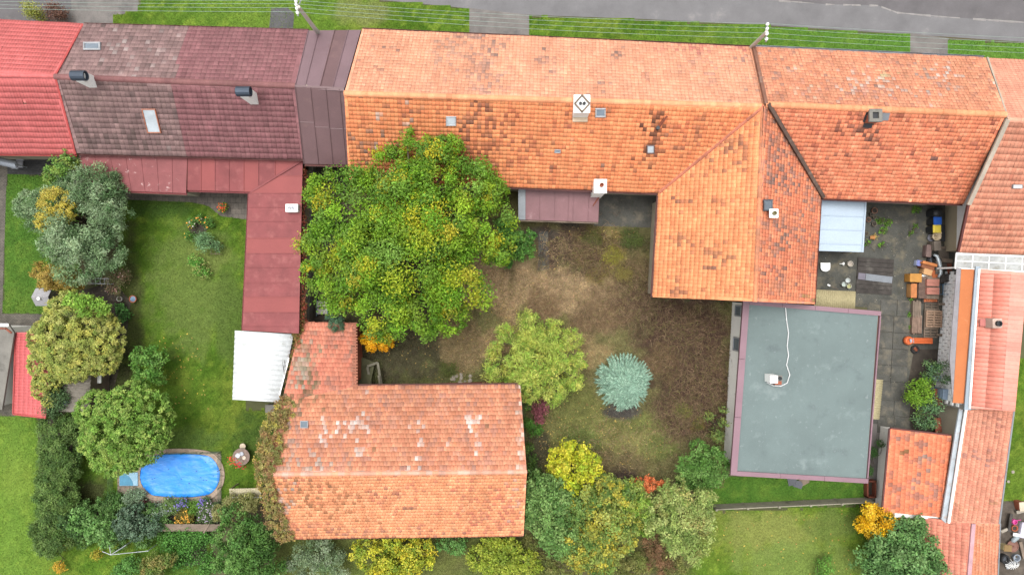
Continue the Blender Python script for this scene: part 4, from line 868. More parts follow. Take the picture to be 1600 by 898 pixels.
ins = Vector((.2, 0, 0)); edge(q[0]+ins, q[3]+ins, .42, 3); edge(q[3]+Vector((.42, .14, 0)), q[2]+Vector((0, .14, 0)), .3, 3); edge(q[0]+Vector((.42, -.1, 0)), q[1]+Vector((0, -.16, 0)), .3, 4); edge(q[1]+Vector((-.04, -.32, -.02)), q[2]+Vector((-.04, .32, -.02)), .08, 2)
for wy0, wy1 in ((480, 496), (531, 551)):
    f0, f1_ = (wy0-475)/260, (wy1-475)/260; A, B = bp[0].lerp(bp[3], f0), bp[0].lerp(bp[3], f1_)
    fr = MB().bar(A+Vector((-.02, 0, .85)), B+Vector((-.02, 0, .85)), .1, .07).bar(A+Vector((-.02, 0, 2.1)), B+Vector((-.02, 0, 2.1)), .1, .07).bar(A+Vector((-.02, 0, .85)), A+Vector((-.02, 0, 2.1)), .07, .1).bar(B+Vector((-.02, 0, .85)), B+Vector((-.02, 0, 2.1)), .07, .1).build('window', M_FRAMEG, h)
    MB().bar(A+Vector((-.015, 0, 1.47)), B+Vector((-.015, 0, 1.47)), .04, 1.2).build('pane', M_GLASS, fr)
b = W(1205, 592, 3.7); ch = MB().box((b.x, b.y+.05, 3.7), (.5, .5, 1.0)).build('chimney', M_WHITE, h, .01); MB().box((b.x+.32, b.y-.1, 3.65), (.42, .42, .9)).build('flue_block', M_BRICKR, ch)
MB().box((b.x+.36, b.y+.12, 4.16), (.36, .36, .06)).build('chimney_cap', M_CONC, ch); m = MB(); pot(m, (b.x+.36, b.y+.12, 4.18), .12, .1); m.build('flue', M_DARK, ch)
# cable snaking over the roof
pts = [(1237, 462), (1227, 476), (1229, 500), (1232, 520), (1230, 540), (1232, 555), (1229, 570), (1234, 585), (1230, 598), (1220, 603), (1208, 602), (1198, 597)]
o = MB().tube([W(x, y, 3.25) for x, y in pts], .035, 6).build('white_cable', mat('cable_white', S(230, 232, 232), .5, .04), None, smooth=True); tag(o, 'loose white cable snaking over the grey felt roof to its chimney', 'cable')
# --- barn with its lower extension
LI = (206, 190, 178); MO = (110, 108, 72)
fBN = tcol([(222, 146, 108), (212, 134, 98), (228, 158, 120), (204, 124, 92)], .06, clus=((.48, .025, (200, 140, 120), .5), (.62, .06, (176, 128, 114), .4)), rand=((.03, (188, 140, 124)), (.015, (238, 150, 100)), (.004, (106, 96, 60))), seed=30,
           blobs=((550, 668, 22, 12, (240, 230, 224), .8), (505, 675, 10, 22, (230, 214, 206), .6), (490, 720, 16, 18, LI, .5), (650, 725, 12, 8, (242, 232, 226), .9), (655, 690, 8, 30, (230, 214, 206), .45), (735, 660, 12, 12, (240, 230, 224), .8), (745, 690, 5, 26, (226, 210, 200), .6), (695, 690, 5, 8, (226, 212, 204), .7), (562, 705, 8, 12, (220, 204, 194), .5), (570, 640, 10, 30, (226, 210, 200), .35), (480, 730, 50, 8, (176, 164, 148), .7), (530, 738, 50, 6, (140, 124, 106), .6), (455, 690, 14, 50, (176, 150, 136), .6), (640, 740, 60, 6, (206, 190, 176), .5), (814, 690, 5, 80, (232, 206, 190), .8), (450, 640, 20, 20, MO, .5), (475, 625, 30, 12, MO, .4)))
fBS = tcol([(246, 164, 112), (240, 152, 100), (248, 174, 124), (234, 142, 94)], .05, gain=1.3, clus=((.6, .05, (214, 124, 96), .4),), rand=((.03, (196, 124, 96)), (.02, (246, 176, 130))), seed=31,
           blobs=((500, 785, 60, 40, (186, 120, 74), .28), (470, 770, 40, 20, (160, 116, 78), .3), (445, 800, 10, 40, LI, .7), (435, 780, 12, 20, (200, 184, 172), .8), (640, 792, 6, 3, (120, 90, 84), 1.2), (610, 770, 16, 10, (180, 110, 90), .3), (780, 800, 60, 40, (226, 126, 98), .4), (560, 830, 160, 6, (190, 124, 104), .5), (810, 760, 14, 60, (222, 176, 156), .3)))
fBE = tcol([(214, 128, 100), (204, 116, 92), (222, 140, 110)], .07, clus=((.5, .05, (184, 124, 106), .5), (.64, .1, (150, 118, 100), .5)), rand=((.04, (170, 126, 108)),), seed=33, blobs=((470, 575, 16, 30, (168, 166, 146), 1.0), (480, 555, 20, 20, (150, 140, 110), .5), (465, 620, 30, 14, (96, 92, 58), .7), (488, 600, 14, 26, MO, .5), (550, 555, 6, 50, (150, 110, 92), .5)))
bn = fit([(557, 603, 3.7), (813, 601, 3.7), (823, 737, 6.3), (412, 741, 6.3), (440, 628, None)]); bs = fit([(818, 836, 3.7), (447, 841, 3.7), (412, 741, 6.3), (823, 737, 6.3)])
be = fit([(470, 503, 2.6), (556, 505, 2.6), (557, 606, 3.72), (440, 630, None)])
h = house('barn', 'large orange tiled barn with creeper over its gable and a lower side roof', bn+bs, 'barn')
d = slab('roof', off(bn, -.02), .14, M_DECK, h); tiles('roof_tiles', [bn[0], bn[1], bn[2], bn[3], bn[4]], .225, .29, fBN, d, None, .032, .022, .5, None, .009, 14)
d = slab('roof', off(bs, -.02), .14, M_DECK, h); tiles('roof_tiles', bs, .225, .25, fBS, d, None, .03, .018, .5, None, .007, 15)
d = slab('side_roof', off(be, -.02), .12, M_DECK, h); tiles('roof_tiles', be, .225, .3, fBE, d, None, .04, .022, .5, None, .012, 16)
caps('ridge_caps', bn[3], bn[2], tcol([(226, 160, 130), (214, 144, 118), (206, 184, 168), (240, 150, 104)], .07), h, .12, .38)
walls(h, [bn[0], bn[1], bn[2], bs[0], bs[1], bs[2], bn[4]], .4, M_BRICKR); walls(h, be, .3, M_BRICKR)
m = MB()
for i in range(22):
    p = be[1].lerp(be[2], i/21.); m.box((p.x-.06, p.y, p.z+.07), (.34, .13, .05), tilt=(.2, .1))
m.build('verge_tiles', mat('verge_clay', S(176, 110, 84), .85, .25, 3, 14), h)
skylight(h, 476, 663, 11, 10, bn, M_FRAMEG, 0, mat('slate_pane', (0, 0, 0)), .04); gutter(h, bn[0], bn[1], M_GUTB, .06, out=(0, .07)); gutter(h, bs[0], bs[1], M_GUTB, .06, out=(0, -.05))
# --- red felt annexes behind the brown roofed house
M_REDF = mat('red_felt', S(148, 74, 75), .75, .16, 1.1, 20, stain=S(170, 98, 95), stp=(.52, .74), st_sc=1.3); M_REDP = mat('red_felt_pale', S(152, 84, 85), .75, .14, 1.6, 20, stain=S(206, 172, 168), stp=(.6, .68), st_sc=2.6)
M_REDB = mat('red_felt_new', S(160, 78, 76), .7, .08, .5, 24)
q1 = fit([(121, 237, 3.45), (293, 243, 3.45), (291, 302, 2.8), (140, 296, None)]); q2 = fit([(293, 243, 3.42), (473, 250, 3.42), (392, 300, None), (291, 297, 2.75)])
q3 = fit([(473, 250, 3.35), (467, 521, 3.35), (379, 516, 2.75), (389, 302, 2.75)])
h = house('red_felt_annexe', 'L shaped lean-to roofed in dull red felt panels along the garden lawn', q1+q2+q3, 'outbuilding')
for q in (q1, q2, q3): MB().prism(off(q, -.16), off(q, -.035)).build('roof', M_DECK, h)
panels('roof_panel', q1, 7, [M_REDP], h, .03, .03, cross=1)
strips('roof_panel', [(293, 243, 3.42), (473, 250, 3.42), (392, 300, None), (291, 297, 2.75)], [290, 314, 336, 358, 381, 404, 430, 475], 0, [M_REDF, M_REDB, M_REDF, M_REDF, M_REDB], h)
strips('roof_panel', [(473, 250, 3.35), (467, 521, 3.35), (379, 516, 2.75), (389, 302, 2.75)], [250, 275, 302, 324, 346, 372, 396, 418, 442, 464, 488, 510, 522], 1, [M_REDF, M_REDB, M_REDF, M_REDF], h)
MB().bar(q2[1]+Vector((0, 0, .03)), q2[2]+Vector((0, 0, .03)), .14, .04).build('hip_strip', M_REDF, h)
walls(h, q1, .3, M_PLASTER2); walls(h, q3, .35, M_PLASTER2)
gutter(h, q3[2], q3[3], mat('gutter_maroon', S(140, 60, 62), .5), .06, out=(-.06, 0)); gutter(h, q1[2], q1[3], mat('gutter_maroon', (0, 0, 0)), .06, out=(0, -.05)); gutter(h, q2[2], q2[3], mat('gutter_maroon', (0, 0, 0)), .06, out=(0, -.05))
b = W(456, 325, 3.7); v = MB().box((b.x, b.y, 3.5), (.82, .52, .5)).build('roof_vent', M_WHITE, h, .02); m = MB(); pot(m, (b.x-.12, b.y, 3.74), .08, .12); pot(m, (b.x+.1, b.y, 3.74), .08, .12); m.build('flue', M_GUT, v)
# --- white corrugated lean-to
q = fit([(367, 516, 2.55), (363, 624, 2.55), (436, 628, 2.75), (459, 522, 2.75)])
h = house('white_lean_to', 'open lean-to under a white corrugated sheet roof between felt annexe and barn', q, 'shed')
corrugated('roof', q, 14, .026, mat('white_sheet', S(232, 236, 238), .5, .03, .8, 10, stain=S(186, 190, 184), stp=(.58, .72), st_sc=1.4), h)
for p in q: c = p.lerp(sum(q, Vector())/4, .06); MB().box((c.x, c.y, c.z/2-.06), (.1, .1, c.z)).build('post', M_WOOD, h)
MB().bar(q[2]+Vector((.05, .5, .04)), q[3].lerp(q[2], .35)+Vector((.05, 0, .04)), .08, .08).build('gutter', M_WHITE, h)
# --- porch of the main house
M_PORCH = mat('porch_sheet', S(142, 98, 102), .55, .14, .9, 16, stain=S(176, 140, 142), stp=(.6, .75), st_sc=.9); M_PORG = mat('porch_grey', S(150, 156, 162), .5, .12)
q = fit([(810, 294, 2.95), (937, 300, 2.95), (935, 347, 2.5), (810, 343, 2.5)])
h = house('back_porch', 'porch with dull maroon sheet roof under the farmhouse eaves', q, 'porch')
MB().prism(off(q, -.14), off(q, -.035)).build('roof', M_DECK, h)
panels('roof_panel', q, 7, [M_PORG]+[M_PORCH]*7, h, .04, cuts=[0, .09, .265, .45, .62, .68, .87, 1])
for s in (.03, .97): p = lerp2(q, s, .93); MB().box((p.x, p.y, 1.2), (.12, .12, 2.6)).build('post', M_WOOD, h)
walls(h, [lerp2(q, .03, -.2), lerp2(q, .97, -.2), lerp2(q, .97, .5), lerp2(q, .03, .5)], .1, M_PLASTER2, .3); gutter(h, q[3], q[2], M_WOOD, .06, out=(0, -.05))
# --- pale blue lean-to in the courtyard
M_PBLUE = mat('pale_blue_sheet', S(186, 204, 222), .5, .05, .6, 18, stain=S(160, 176, 190), stp=(.66, .85))
q = fit([(1282, 309, 2.75), (1279, 392, 2.75), (1347, 394, 2.45), (1352, 312, 2.45)])
h = house('blue_lean_to', 'lean-to with pale blue sheet metal roof against the wing wall', q, 'shed')
panels('roof_panel', q, 5, [M_PBLUE], h, .05, cuts=[0, .06, .33, .59, .86, 1])
MB().bar(q[2]+Vector((.02, 0, 0)), q[3]+Vector((.02, 0, 0)), .1, .12).build('edge_trim', M_PBLUE, h)
for s in (.03, .97): p = lerp2(q, s, .95); MB().box((p.x, p.y, 1.15), (.1, .1, 2.5)).build('post', M_WOOD, h)
for s in (.03, .97): p = lerp2(q, s, .06); MB().box((p.x, p.y, 1.3), (.1, .1, 2.75)).build('post', M_WOOD, h)
# --- bottom left: garage corner, red sheet roof, corrugated hut, well house
q = [W(-200, 505, 2.6), W(14, 508, 2.6), W(22, 520, 2.6), W(3, 640, 2.6), W(-200, 640, 2.6)]
h = house('grey_garage', 'flat grey garage roof corner with a red edge strip beside the paver path', q, 'garage')
MB().prism(off(q, -.15), q).build('roof', M_CONC, h); walls(h, q, .25, M_PLASTER); MB().bar(q[0]+Vector((0, .02, .03)), q[1]+Vector((0, .02, .03)), .2, .06).build('edge_strip', M_WHITE, h)
MB().bar(W(-200, 512, 2.63), W(10, 513, 2.63), .1, .06).bar(W(9, 513, 2.63), W(18, 520, 2.63), .12, .06).build('edge_strip', M_RUST, h)
q = fit([(25, 519, 2.3), (21, 646, 2.3), (72, 652, 2.7), (80, 519, 2.7)])
h = house('red_sheet_shed', 'shed with bright red ribbed sheet roof half under the clipped yellow bush', q, 'shed')
d = slab('roof', off(q, -.03), .08, M_DECK, h); tiles('roof_sheets', q, .2, .36, tcol([(216, 102, 102), (210, 96, 96)], .02), d, M_RMET, .02, .025, 0, [0, .9, 1, .6, 0], 0, 17); walls(h, q, .2, M_PLASTER2)
MB().bar(q[1]+Vector((0, -.02, .03)), q[2]+Vector((0, -.02, .03)), .1, .07).bar(q[0]+Vector((-.02, 0, .02)), q[1]+Vector((-.02, 0, .02)), .07, .07).build('verge_trim', mat('gutter_red', (0, 0, 0)), h)
q = fit([(142, 576, 2.4), (140, 645, 2.4), (84, 642, 2.2), (86, 576, 2.2)])
h = house('corrugated_hut', 'garden hut with mossy grey corrugated roof under the clipped yellow bush', q, 'hut')
corrugated('roof', q, 10, .03, mat('fibre_cement', S(138, 130, 118), .9, .15, 1.2, 14, stain=S(84, 78, 64), stp=(.5, .7), st_sc=2), h); walls(h, q, .15, M_WOOD)
MB().box(W(152, 592, 1.4), (.55, .55, .12)).build('door_canopy', M_WHITE, h); MB().prism([W(143, 580, 0), W(166, 580, 0), W(166, 614, 0), W(143, 614, 0)], off([W(143, 580, 0), W(166, 580, 0), W(166, 614, 0), W(143, 614, 0)], 1.4)).build('wood_store', M_WOODD, h)
m = MB(); pot(m, W(105, 628, 2.35), .12, .25); m.build('roof_vent', M_BLUEG, h)
b = W(67, 464, 1.0); h = empty('well_house', (b.x, b.y, 0), 'little grey shingled well house beside the ochre cypress', 'well house')
MB().box((b.x, b.y, .45), (.8, .85, .9)).build('wall', M_STONE, h); 
for s in (-1, 1): MB().prism([Vector((b.x, b.y+.6*s, .8)), Vector((b.x-.6, b.y+.6*s, .8)), Vector((b.x-.6, b.y, 1.22)), Vector((b.x+.55, b.y, 1.22)), Vector((b.x+.55, b.y+.6*s, .8))], [Vector((b.x, b.y+.62*s, .86)), Vector((b.x-.6, b.y+.62*s, .86)), Vector((b.x-.6, b.y, 1.3)), Vector((b.x+.55, b.y, 1.3)), Vector((b.x+.55, b.y+.62*s, .86))]).build('roof', mat('pale_shingle', S(176, 174, 178), .8, .12, 5, 20), h)
m = MB(); pot(m, (b.x-.05, b.y-.1, 1.2), .1, .2); m.build('roof_vent', M_WHITE, h)
# --- beige corrugated sheets
M_BEIG = mat('beige_corrugated', S(180, 168, 124), .75, .1, 1, 12, stain=S(134, 130, 84), stp=(.55, .8), st_sc=.8)
q = fit([(1272, 452, 2.0), (1337, 455, 2.0), (1336, 482, 2.2), (1272, 480, 2.2)]); h = house('beige_canopy', 'canopy of mossy beige corrugated sheet beside the buckets', q, 'canopy'); corrugated('roof', q, 20, .025, M_BEIG, h)
for s, t in ((.04, .08), (.96, .08), (.04, .9), (.96, .9)): p = lerp2(q, s, t); MB().box((p.x, p.y, p.z/2-.06), (.09, .09, p.z)).build('post', M_WOOD, h)
q = fit([(1363, 592, 2.6), (1358, 654, 2.6), (1374, 655, 2.4), (1380, 593, 2.4)]); h = house('beige_canopy', 'narrow beige corrugated canopy on the annexe side towards the tool yard', q, 'canopy'); corrugated('roof', q, 16, .02, M_BEIG, h)
for s in (.05, .95): p = lerp2(q, s, .9); MB().box((p.x, p.y, p.z/2-.06), (.08, .08, p.z)).build('post', M_WOOD, h)
# ------------------------------------------------------------------ trees and shrubs
G1 = [(104, 140, 44), (122, 158, 52), (86, 122, 40), (140, 166, 60)]
wl_ = [(640, 380, 6.6, 105, 3.2), (560, 330, 5.8, 72, 2.4), (515, 300, 4.6, 40, 1.8), (510, 380, 5.0, 48, 2.0), (540, 440, 5.0, 58, 2.2), (600, 480, 5.2, 58, 2.0), (660, 490, 5.2, 50, 2.0), (720, 440, 5.6, 62, 2.2), (760, 350, 5.6, 52, 2.2), (735, 295, 5.8, 56, 2.4), (680, 275, 6.2, 56, 2.4), (650, 232, 6.0, 34, 1.8), (700, 232, 6.0, 28, 1.6), (610, 270, 5.8, 44, 2.0), (575, 400, 7.0, 60, 2.4), (680, 350, 7.6, 66, 2.4), (620, 330, 7.8, 60, 2.2), (700, 495, 4.6, 34, 1.6), (495, 425, 4.4, 28, 1.4), (600, 515, 4.4, 24, 1.2), (770, 300, 5.0, 30, 1.6), (780, 395, 4.6, 30, 1.5)]
tree('walnut_tree', 'huge broad walnut tree, bright green turning yellow, over the garden', 'tree', wl_, [(108, 152, 38), (124, 164, 42), (90, 132, 36), (142, 170, 48), (114, 150, 60)], .18, .095, 2.7, .27, 3, ((206, 186, 40), .07), (645, 385), .32)
tree('broadleaf_tree', 'dark green leafy tree beside the porch, touching the walnut', 'tree', [(800, 375, 3.4, 30, 1.8), (818, 392, 3.0, 20, 1.3), (790, 355, 3.2, 22, 1.3), (785, 398, 2.6, 22, 1.2), (826, 370, 2.6, 14, 1)], [(84, 132, 56), (70, 116, 50), (104, 148, 64)], .17, .1, 3, .3, 4, trunk=.1)
tree('golden_shrub', 'small golden orange shrub under the edge of the walnut tree', 'shrub', [(585, 532, 1.8, 20, .9), (600, 536, 1.6, 15, .8), (572, 528, 1.6, 12, .7)], [(238, 178, 30), (228, 160, 24), (246, 196, 50)], .12, .08, 3, .3, 5, trunk=.05)
tree('juniper_bush', 'dark grey-green juniper by the creeper covered side roof', 'shrub', [(528, 506, 2.4, 16, 1.2), (518, 496, 2.0, 10, .8)], [(92, 124, 96), (84, 116, 84)], .14, .04, 4, .3, 6, trunk=.05)
BG = [(132, 158, 112), (110, 140, 94), (156, 178, 138), (92, 122, 78)]
tree('silver_willow', 'large bluish silver leaved shrub tree standing in the soil bed', 'tree', [(130, 345, 3.6, 56, 2.2), (75, 330, 2.8, 40, 1.5), (45, 320, 2.4, 24, 1.1), (150, 300, 3.4, 44, 1.8), (175, 335, 3.2, 32, 1.6), (125, 395, 3.0, 50, 1.8), (165, 390, 2.8, 36, 1.5), (95, 385, 2.6, 32, 1.4), (180, 300, 2.8, 22, 1.1), (115, 295, 3.0, 30, 1.3)], BG, .2, .055, 3.2, .22, 7, rough=.35)
tree('lime_shrub', 'light green shrub rising against the red tile house', 'shrub', [(103, 262, 3.2, 22, 1.4), (90, 275, 2.8, 20, 1.2), (112, 246, 3.4, 14, 1)], [(120, 158, 72), (100, 142, 64), (150, 172, 82)], .16, .09, 3, .3, 8, trunk=.06)
tree('golden_privet', 'yellow leaved round bush growing in front of the silver shrub', 'shrub', [(88, 322, 4.3, 28, 1.0), (72, 345, 3.9, 18, .8), (105, 330, 4.2, 18, .8)], [(196, 180, 76), (176, 166, 70), (210, 196, 96)], .1, .07, 3.4, .22, 9, trunk=.06)
for i, (x, y, r, hh) in enumerate(((92, 430, 24, 1.9), (66, 426, 15, 1.5), (112, 438, 18, 1.5))):
    pass
tree('ochre_cypress', 'cluster of ochre feathery cypresses behind the well house', 'conifer', [(92, 432, 2.2, 26, 1.4), (66, 424, 1.7, 15, 1.1), (116, 438, 1.8, 18, 1.1), (76, 442, 1.6, 14, .9)], [(168, 142, 66), (150, 128, 58), (184, 160, 84)], .13, .05, 4, .25, 10, trunk=.08)
CL = [(166, 172, 88), (146, 158, 76), (186, 188, 108), (128, 146, 68)]
tree('clipped_bush', 'big clipped dome of tiny yellow-green leaves over the garden hut', 'bush', [(118, 530, 2.9, 58, 1.5), (85, 530, 2.6, 38, 1.3), (150, 530, 2.6, 44, 1.4), (112, 562, 2.7, 36, 1.2), (154, 553, 2.5, 34, 1.1), (110, 490, 2.6, 36, 1.2), (78, 566, 2.6, 30, 1.2), (72, 606, 2.7, 20, .9), (76, 590, 2.8, 22, .9), (80, 625, 2.6, 12, .7)], CL, .1, .075, 4.2, .1, 11, ((206, 200, 96), .15), trunk=.16, rough=.02, up=1.2, fuzz=.02)
tree('ash_sapling', 'young green leafy sapling leaning over the top of the clipped bush', 'shrub', [(135, 475, 4.4, 24, .9), (115, 470, 4.3, 16, .7), (158, 478, 4.2, 16, .7)], [(132, 170, 64), (110, 150, 56), (150, 184, 80)], .16, .09, 2.6, .3, 12, trunk=.05)
tree('ivy_mound', 'dark green ivy hanging off the corrugated hut roof', 'ivy', [(88, 622, 2.6, 18, .6), (84, 638, 2.2, 14, .8)], [(92, 120, 76), (80, 106, 66)], .1, .08, 3.6, .25, 13, trunk=.04)
tree('lilac_bush', 'loose fresh green bush standing alone at the lawn edge', 'bush', [(235, 568, 2.0, 28, 1.3), (220, 555, 1.7, 16, 1), (252, 560, 1.7, 16, 1), (225, 590, 1.6, 16, 1), (250, 588, 1.6, 15, .9)], [(104, 148, 62), (86, 130, 54), (128, 168, 84)], .17, .1, 3, .3, 14, trunk=.07)
tree('round_tree', 'dense ball shaped green tree beside the blue pool cover', 'tree', ring(193, 668, 3.6, 66, 1.9, 10, .5, 2, zj=.25), [(118, 156, 62), (100, 140, 54), (140, 172, 82), (158, 180, 90)], .13, .085, 3.8, .12, 15, trunk=.15, rough=.05, up=1.0, fuzz=.03)
HD = [(92, 122, 58), (80, 110, 54), (108, 136, 68), (118, 144, 78)]
tree('clipped_hedge', 'long dark green clipped hedge between the two gardens', 'hedge', [(94+i*-1.2+random.uniform(-4, 4), 672+i*20, 1.25, 31+(i % 3)*2, 1.15) for i in range(9)]+[(82, 848, 1.1, 24, 1), (118, 660, 1.2, 22, 1)], HD, .13, .055, 4.2, .18, 16, trunk=.08, rough=.1)
tree('dark_viburnum', 'bluish dark leafy shrub behind the flower bed', 'shrub', ring(205, 818, 1.5, 28, 1.1, 6, .5, 4)+[(238, 822, 1.3, 18, .8)], [(92, 118, 92), (76, 102, 74), (114, 138, 112)], .15, .1, 3.2, .25, 17, trunk=.06)
tree('hazel_shrub', 'mid green shrub beside the white pipe frame', 'shrub', ring(160, 826, 1.7, 27, 1.1, 6, .5, 5)+[(128, 812, 1.5, 22, 1)], [(116, 160, 84), (96, 138, 70), (136, 176, 104)], .16, .1, 3, .28, 18, trunk=.06)
tree('laurel_shrub', 'green shrub at the near end of the clipped hedge', 'shrub', ring(110, 812, 1.4, 26, 1, 5, .5, 6), [(84, 118, 60), (70, 102, 54)], .15, .08, 3.2, .28, 19, trunk=.05)
for i, (x, y, r, z, pal, ex, lb) in enumerate((
    (175, 785, 22, .7, [(90, 128, 62), (72, 110, 54)], None, 'low green bush in the pool border, leftmost by the hedge gap'),
    (210, 778, 20, .8, [(150, 172, 142), (130, 154, 120)], None, 'pale grey-green lavender cushion at the pool edge'),
    (223, 783, 7, .6, [(122, 74, 74), (106, 62, 62)], None, 'small dark red leaved cushion beside the lavender'),
    (248, 800, 20, .8, [(156, 176, 152), (136, 156, 126)], None, 'silver leaved perennial below the pool coping'),
    (268, 790, 18, .7, [(104, 136, 74), (124, 150, 88)], (14, .1, [(170, 150, 214)]), 'green perennial dotted with pale violet flowers'),
    (286, 785, 12, .8, [(96, 130, 74)], (70, .1, [(130, 110, 210), (150, 130, 220)]), 'clump of blue-violet asters at the pool edge'),
    (290, 808, 18, .8, [(120, 116, 52), (136, 126, 60)], (80, .11, [(240, 166, 30), (248, 186, 50)]), 'orange flowered rudbeckia clump in front of the plank fence'),
    (306, 792, 16, .7, [(110, 150, 60), (94, 134, 54)], None, 'bright green leafy perennial between the flower clumps'),
    (318, 783, 10, .7, [(96, 126, 80)], (60, .1, [(140, 116, 220)]), 'clump of violet asters beside the pool corner'),
    (330, 800, 24, .9, [(110, 132, 84), (96, 118, 74)], (70, .1, [(206, 180, 214), (190, 164, 206)]), 'lilac flowered michaelmas daisies at the end of the border'))):
    tree('border_plant', lb, 'plant', [(x, y, z*.6, r*.8, z*.6), (x+r*.4, y-r*.2, z*.5, r*.5, z*.5), (x-r*.4, y+r*.3, z*.5, r*.5, z*.5)], pal, .12, .06, 2.8, .3, 40+i, trunk=.03, extra=ex, group='plants of the pool border')
tree('elder_tree', 'dark green tree standing below the creeper covered barn gable', 'tree', ring(388, 855, 3.0, 52, 1.9, 7, .5, 7)+[(365, 800, 2.2, 22, 1.2), (400, 880, 2.8, 44, 1.6)], [(92, 132, 60), (76, 116, 52), (116, 154, 80)], .17, .09, 3.1, .24, 60)
tree('olive_bush', 'pale olive twiggy bush between the bench roof and the dark tree', 'bush', [(365, 795, 1.8, 26, 1.1), (388, 785, 1.8, 20, 1), (345, 800, 1.6, 16, .9)], [(150, 150, 92), (130, 132, 78), (168, 166, 108)], .12, .05, 2.6, .3, 61, trunk=.06)
tree('ivy_patch', 'low green ground ivy behind the plank fence', 'ground ivy', [(290, 840, .5, 28, .5), (262, 842, .5, 18, .45), (315, 838, .5, 16, .4), (285, 870, .4, 20, .4), (322, 880, .6, 18, .5)], [(92, 142, 62), (76, 122, 52)], .13, .1, 2.8, .3, 62, trunk=.03)
tree('currant_bush', 'green and russet bush on the lawn near the soil plot', 'bush', [(240, 885, 1.0, 24, .9), (262, 875, 1.0, 16, .8)], [(128, 138, 74), (150, 138, 80), (104, 130, 62)], .13, .08, 2.6, .3, 63, trunk=.05)
tree('gooseberry_bush', 'small fresh green bush at the bottom lawn edge', 'bush', [(205, 884, .9, 20, .8), (190, 890, .8, 14, .7)], [(104, 152, 74), (88, 134, 62)], .13, .08, 2.8, .3, 64, trunk=.05)
tree('yellow_sapling', 'tiny yellow leaved sapling on the lawn beside the pipe frame', 'sapling', [(152, 866, .6, 9, .5)], [(196, 180, 70), (170, 160, 60)], .11, .07, 2.4, .35, 65, trunk=.03)
tree('yellow_sapling', 'tiny golden leaved sapling on the open lawn by the hedge end', 'sapling', [(93, 886, .6, 9, .5), (99, 856, .4, 5, .3)], [(220, 176, 66), (200, 160, 60)], .11, .07, 2.4, .35, 66, trunk=.03)
YG = [(172, 194, 88), (146, 178, 76), (194, 206, 106), (124, 162, 66)]
tree('lime_larch', 'feathery lime green larch beside the barn corner', 'conifer', ring(840, 562, 3.2, 52, 1.9, 8, .42, 8)+[(838+66*math.cos(t*.57), 562+56*math.sin(t*.57), 2.0, 17+4*(t % 3), 1.0) for t in range(11)], [(188, 206, 96), (160, 190, 82), (208, 214, 116), (138, 174, 72)], .26, .045, 2.4, .2, 67, ((214, 206, 96), .14), trunk=.12, rough=.45, up=.4, fuzz=.1)
tree('barberry', 'small dark purple leaved shrub at the barn wall', 'shrub', [(845, 636, 1.1, 14, .8), (843, 650, .9, 11, .7)], [(146, 84, 92), (124, 70, 80), (164, 104, 108)], .11, .07, 3, .3, 68, trunk=.04)
tree('box_ball', 'small bright green round shrub at the barn wall below the purple one', 'shrub', [(836, 670, .7, 11, .6), (826, 660, .6, 9, .6)], [(96, 146, 58), (80, 128, 50)], .09, .06, 3.4, .22, 69, trunk=.04)
tree('ground_shrub', 'low dark green shrub strip along the barn gable wall', 'shrub', [(826, 700, .5, 9, .5), (828, 720, .7, 12, .6), (832, 736, .9, 15, .7), (826, 632, .6, 9, .5)], [(84, 112, 58), (110, 146, 64)], .12, .08, 2.6, .3, 70, trunk=.03)
tree('yellow_maple', 'bright yellow-green maple in front of the big shrub group', 'tree', ring(895, 732, 3.2, 42, 1.7, 7, .5, 9)+[(875, 712, 3, 20, 1), (925, 722, 2.8, 18, 1)], [(208, 206, 56), (186, 194, 54), (224, 214, 76), (164, 184, 56)], .18, .12, 2.6, .26, 71, trunk=.1, rough=.35)
tree('spindle_tree', 'dark bluish green tree against the barn gable', 'tree', ring(862, 792, 3.8, 56, 2.2, 8, .48, 10)+[(845, 770, 3.2, 30, 1.6), (870, 840, 3.2, 36, 1.6)], [(114, 150, 80), (94, 132, 66), (138, 170, 98)], .18, .1, 3.0, .24, 72, rough=.32)
tree('field_maple', 'olive and yellow tree in the middle of the shrub group', 'tree', ring(935, 812, 3.6, 68, 2.1, 9, .46, 11)+[(985, 770, 2.6, 28, 1.2), (935, 870, 3.0, 40, 1.5), (900, 860, 2.8, 30, 1.3), (960, 765, 2.4, 22, 1)], [(146, 162, 80), (120, 146, 70), (168, 178, 92), (100, 132, 64)], .17, .1, 2.9, .24, 73, ((212, 190, 62), .2), rough=.35)
tree('elaeagnus', 'pale grey-green tree next to the bottom lawn', 'tree', ring(1062, 802, 3.2, 56, 1.9, 8, .48, 12)+[(1050, 775, 2.8, 26, 1.3), (1075, 850, 2.6, 36, 1.4), (1010, 790, 2.2, 24, 1.1)], [(150, 170, 92), (126, 150, 78), (176, 188, 114)], .17, .08, 2.8, .24, 74, ((176, 160, 96), .1), rough=.38)
tree('red_twig_bush', 'russet brown bare twiggy shrub between the two big trees', 'shrub', [(1025, 850, 1.2, 26, 1), (1035, 880, 1.2, 24, 1), (1015, 870, .9, 20, .8)], [(134, 100, 76), (150, 116, 84), (116, 110, 66)], .12, .05, 2.0, .35, 75, trunk=.05)
tree('orange_sumac', 'flame orange sumac bush behind the pale green tree', 'shrub', [(1012, 755, 1.9, 16, .8), (995, 750, 1.7, 10, .6), (1030, 758, 1.7, 12, .6), (1005, 765, 1.6, 12, .6)], [(230, 128, 78), (218, 112, 66), (238, 148, 96)], .22, .06, 2.2, .35, 76, trunk=.05, rough=.4)
tree('serviceberry', 'rounded dark green bush at the annexe corner', 'bush', ring(1095, 732, 2.1, 40, 1.5, 7, .46, 13), [(100, 142, 64), (82, 122, 52), (124, 162, 86)], .15, .08, 3.0, .26, 77, trunk=.08)
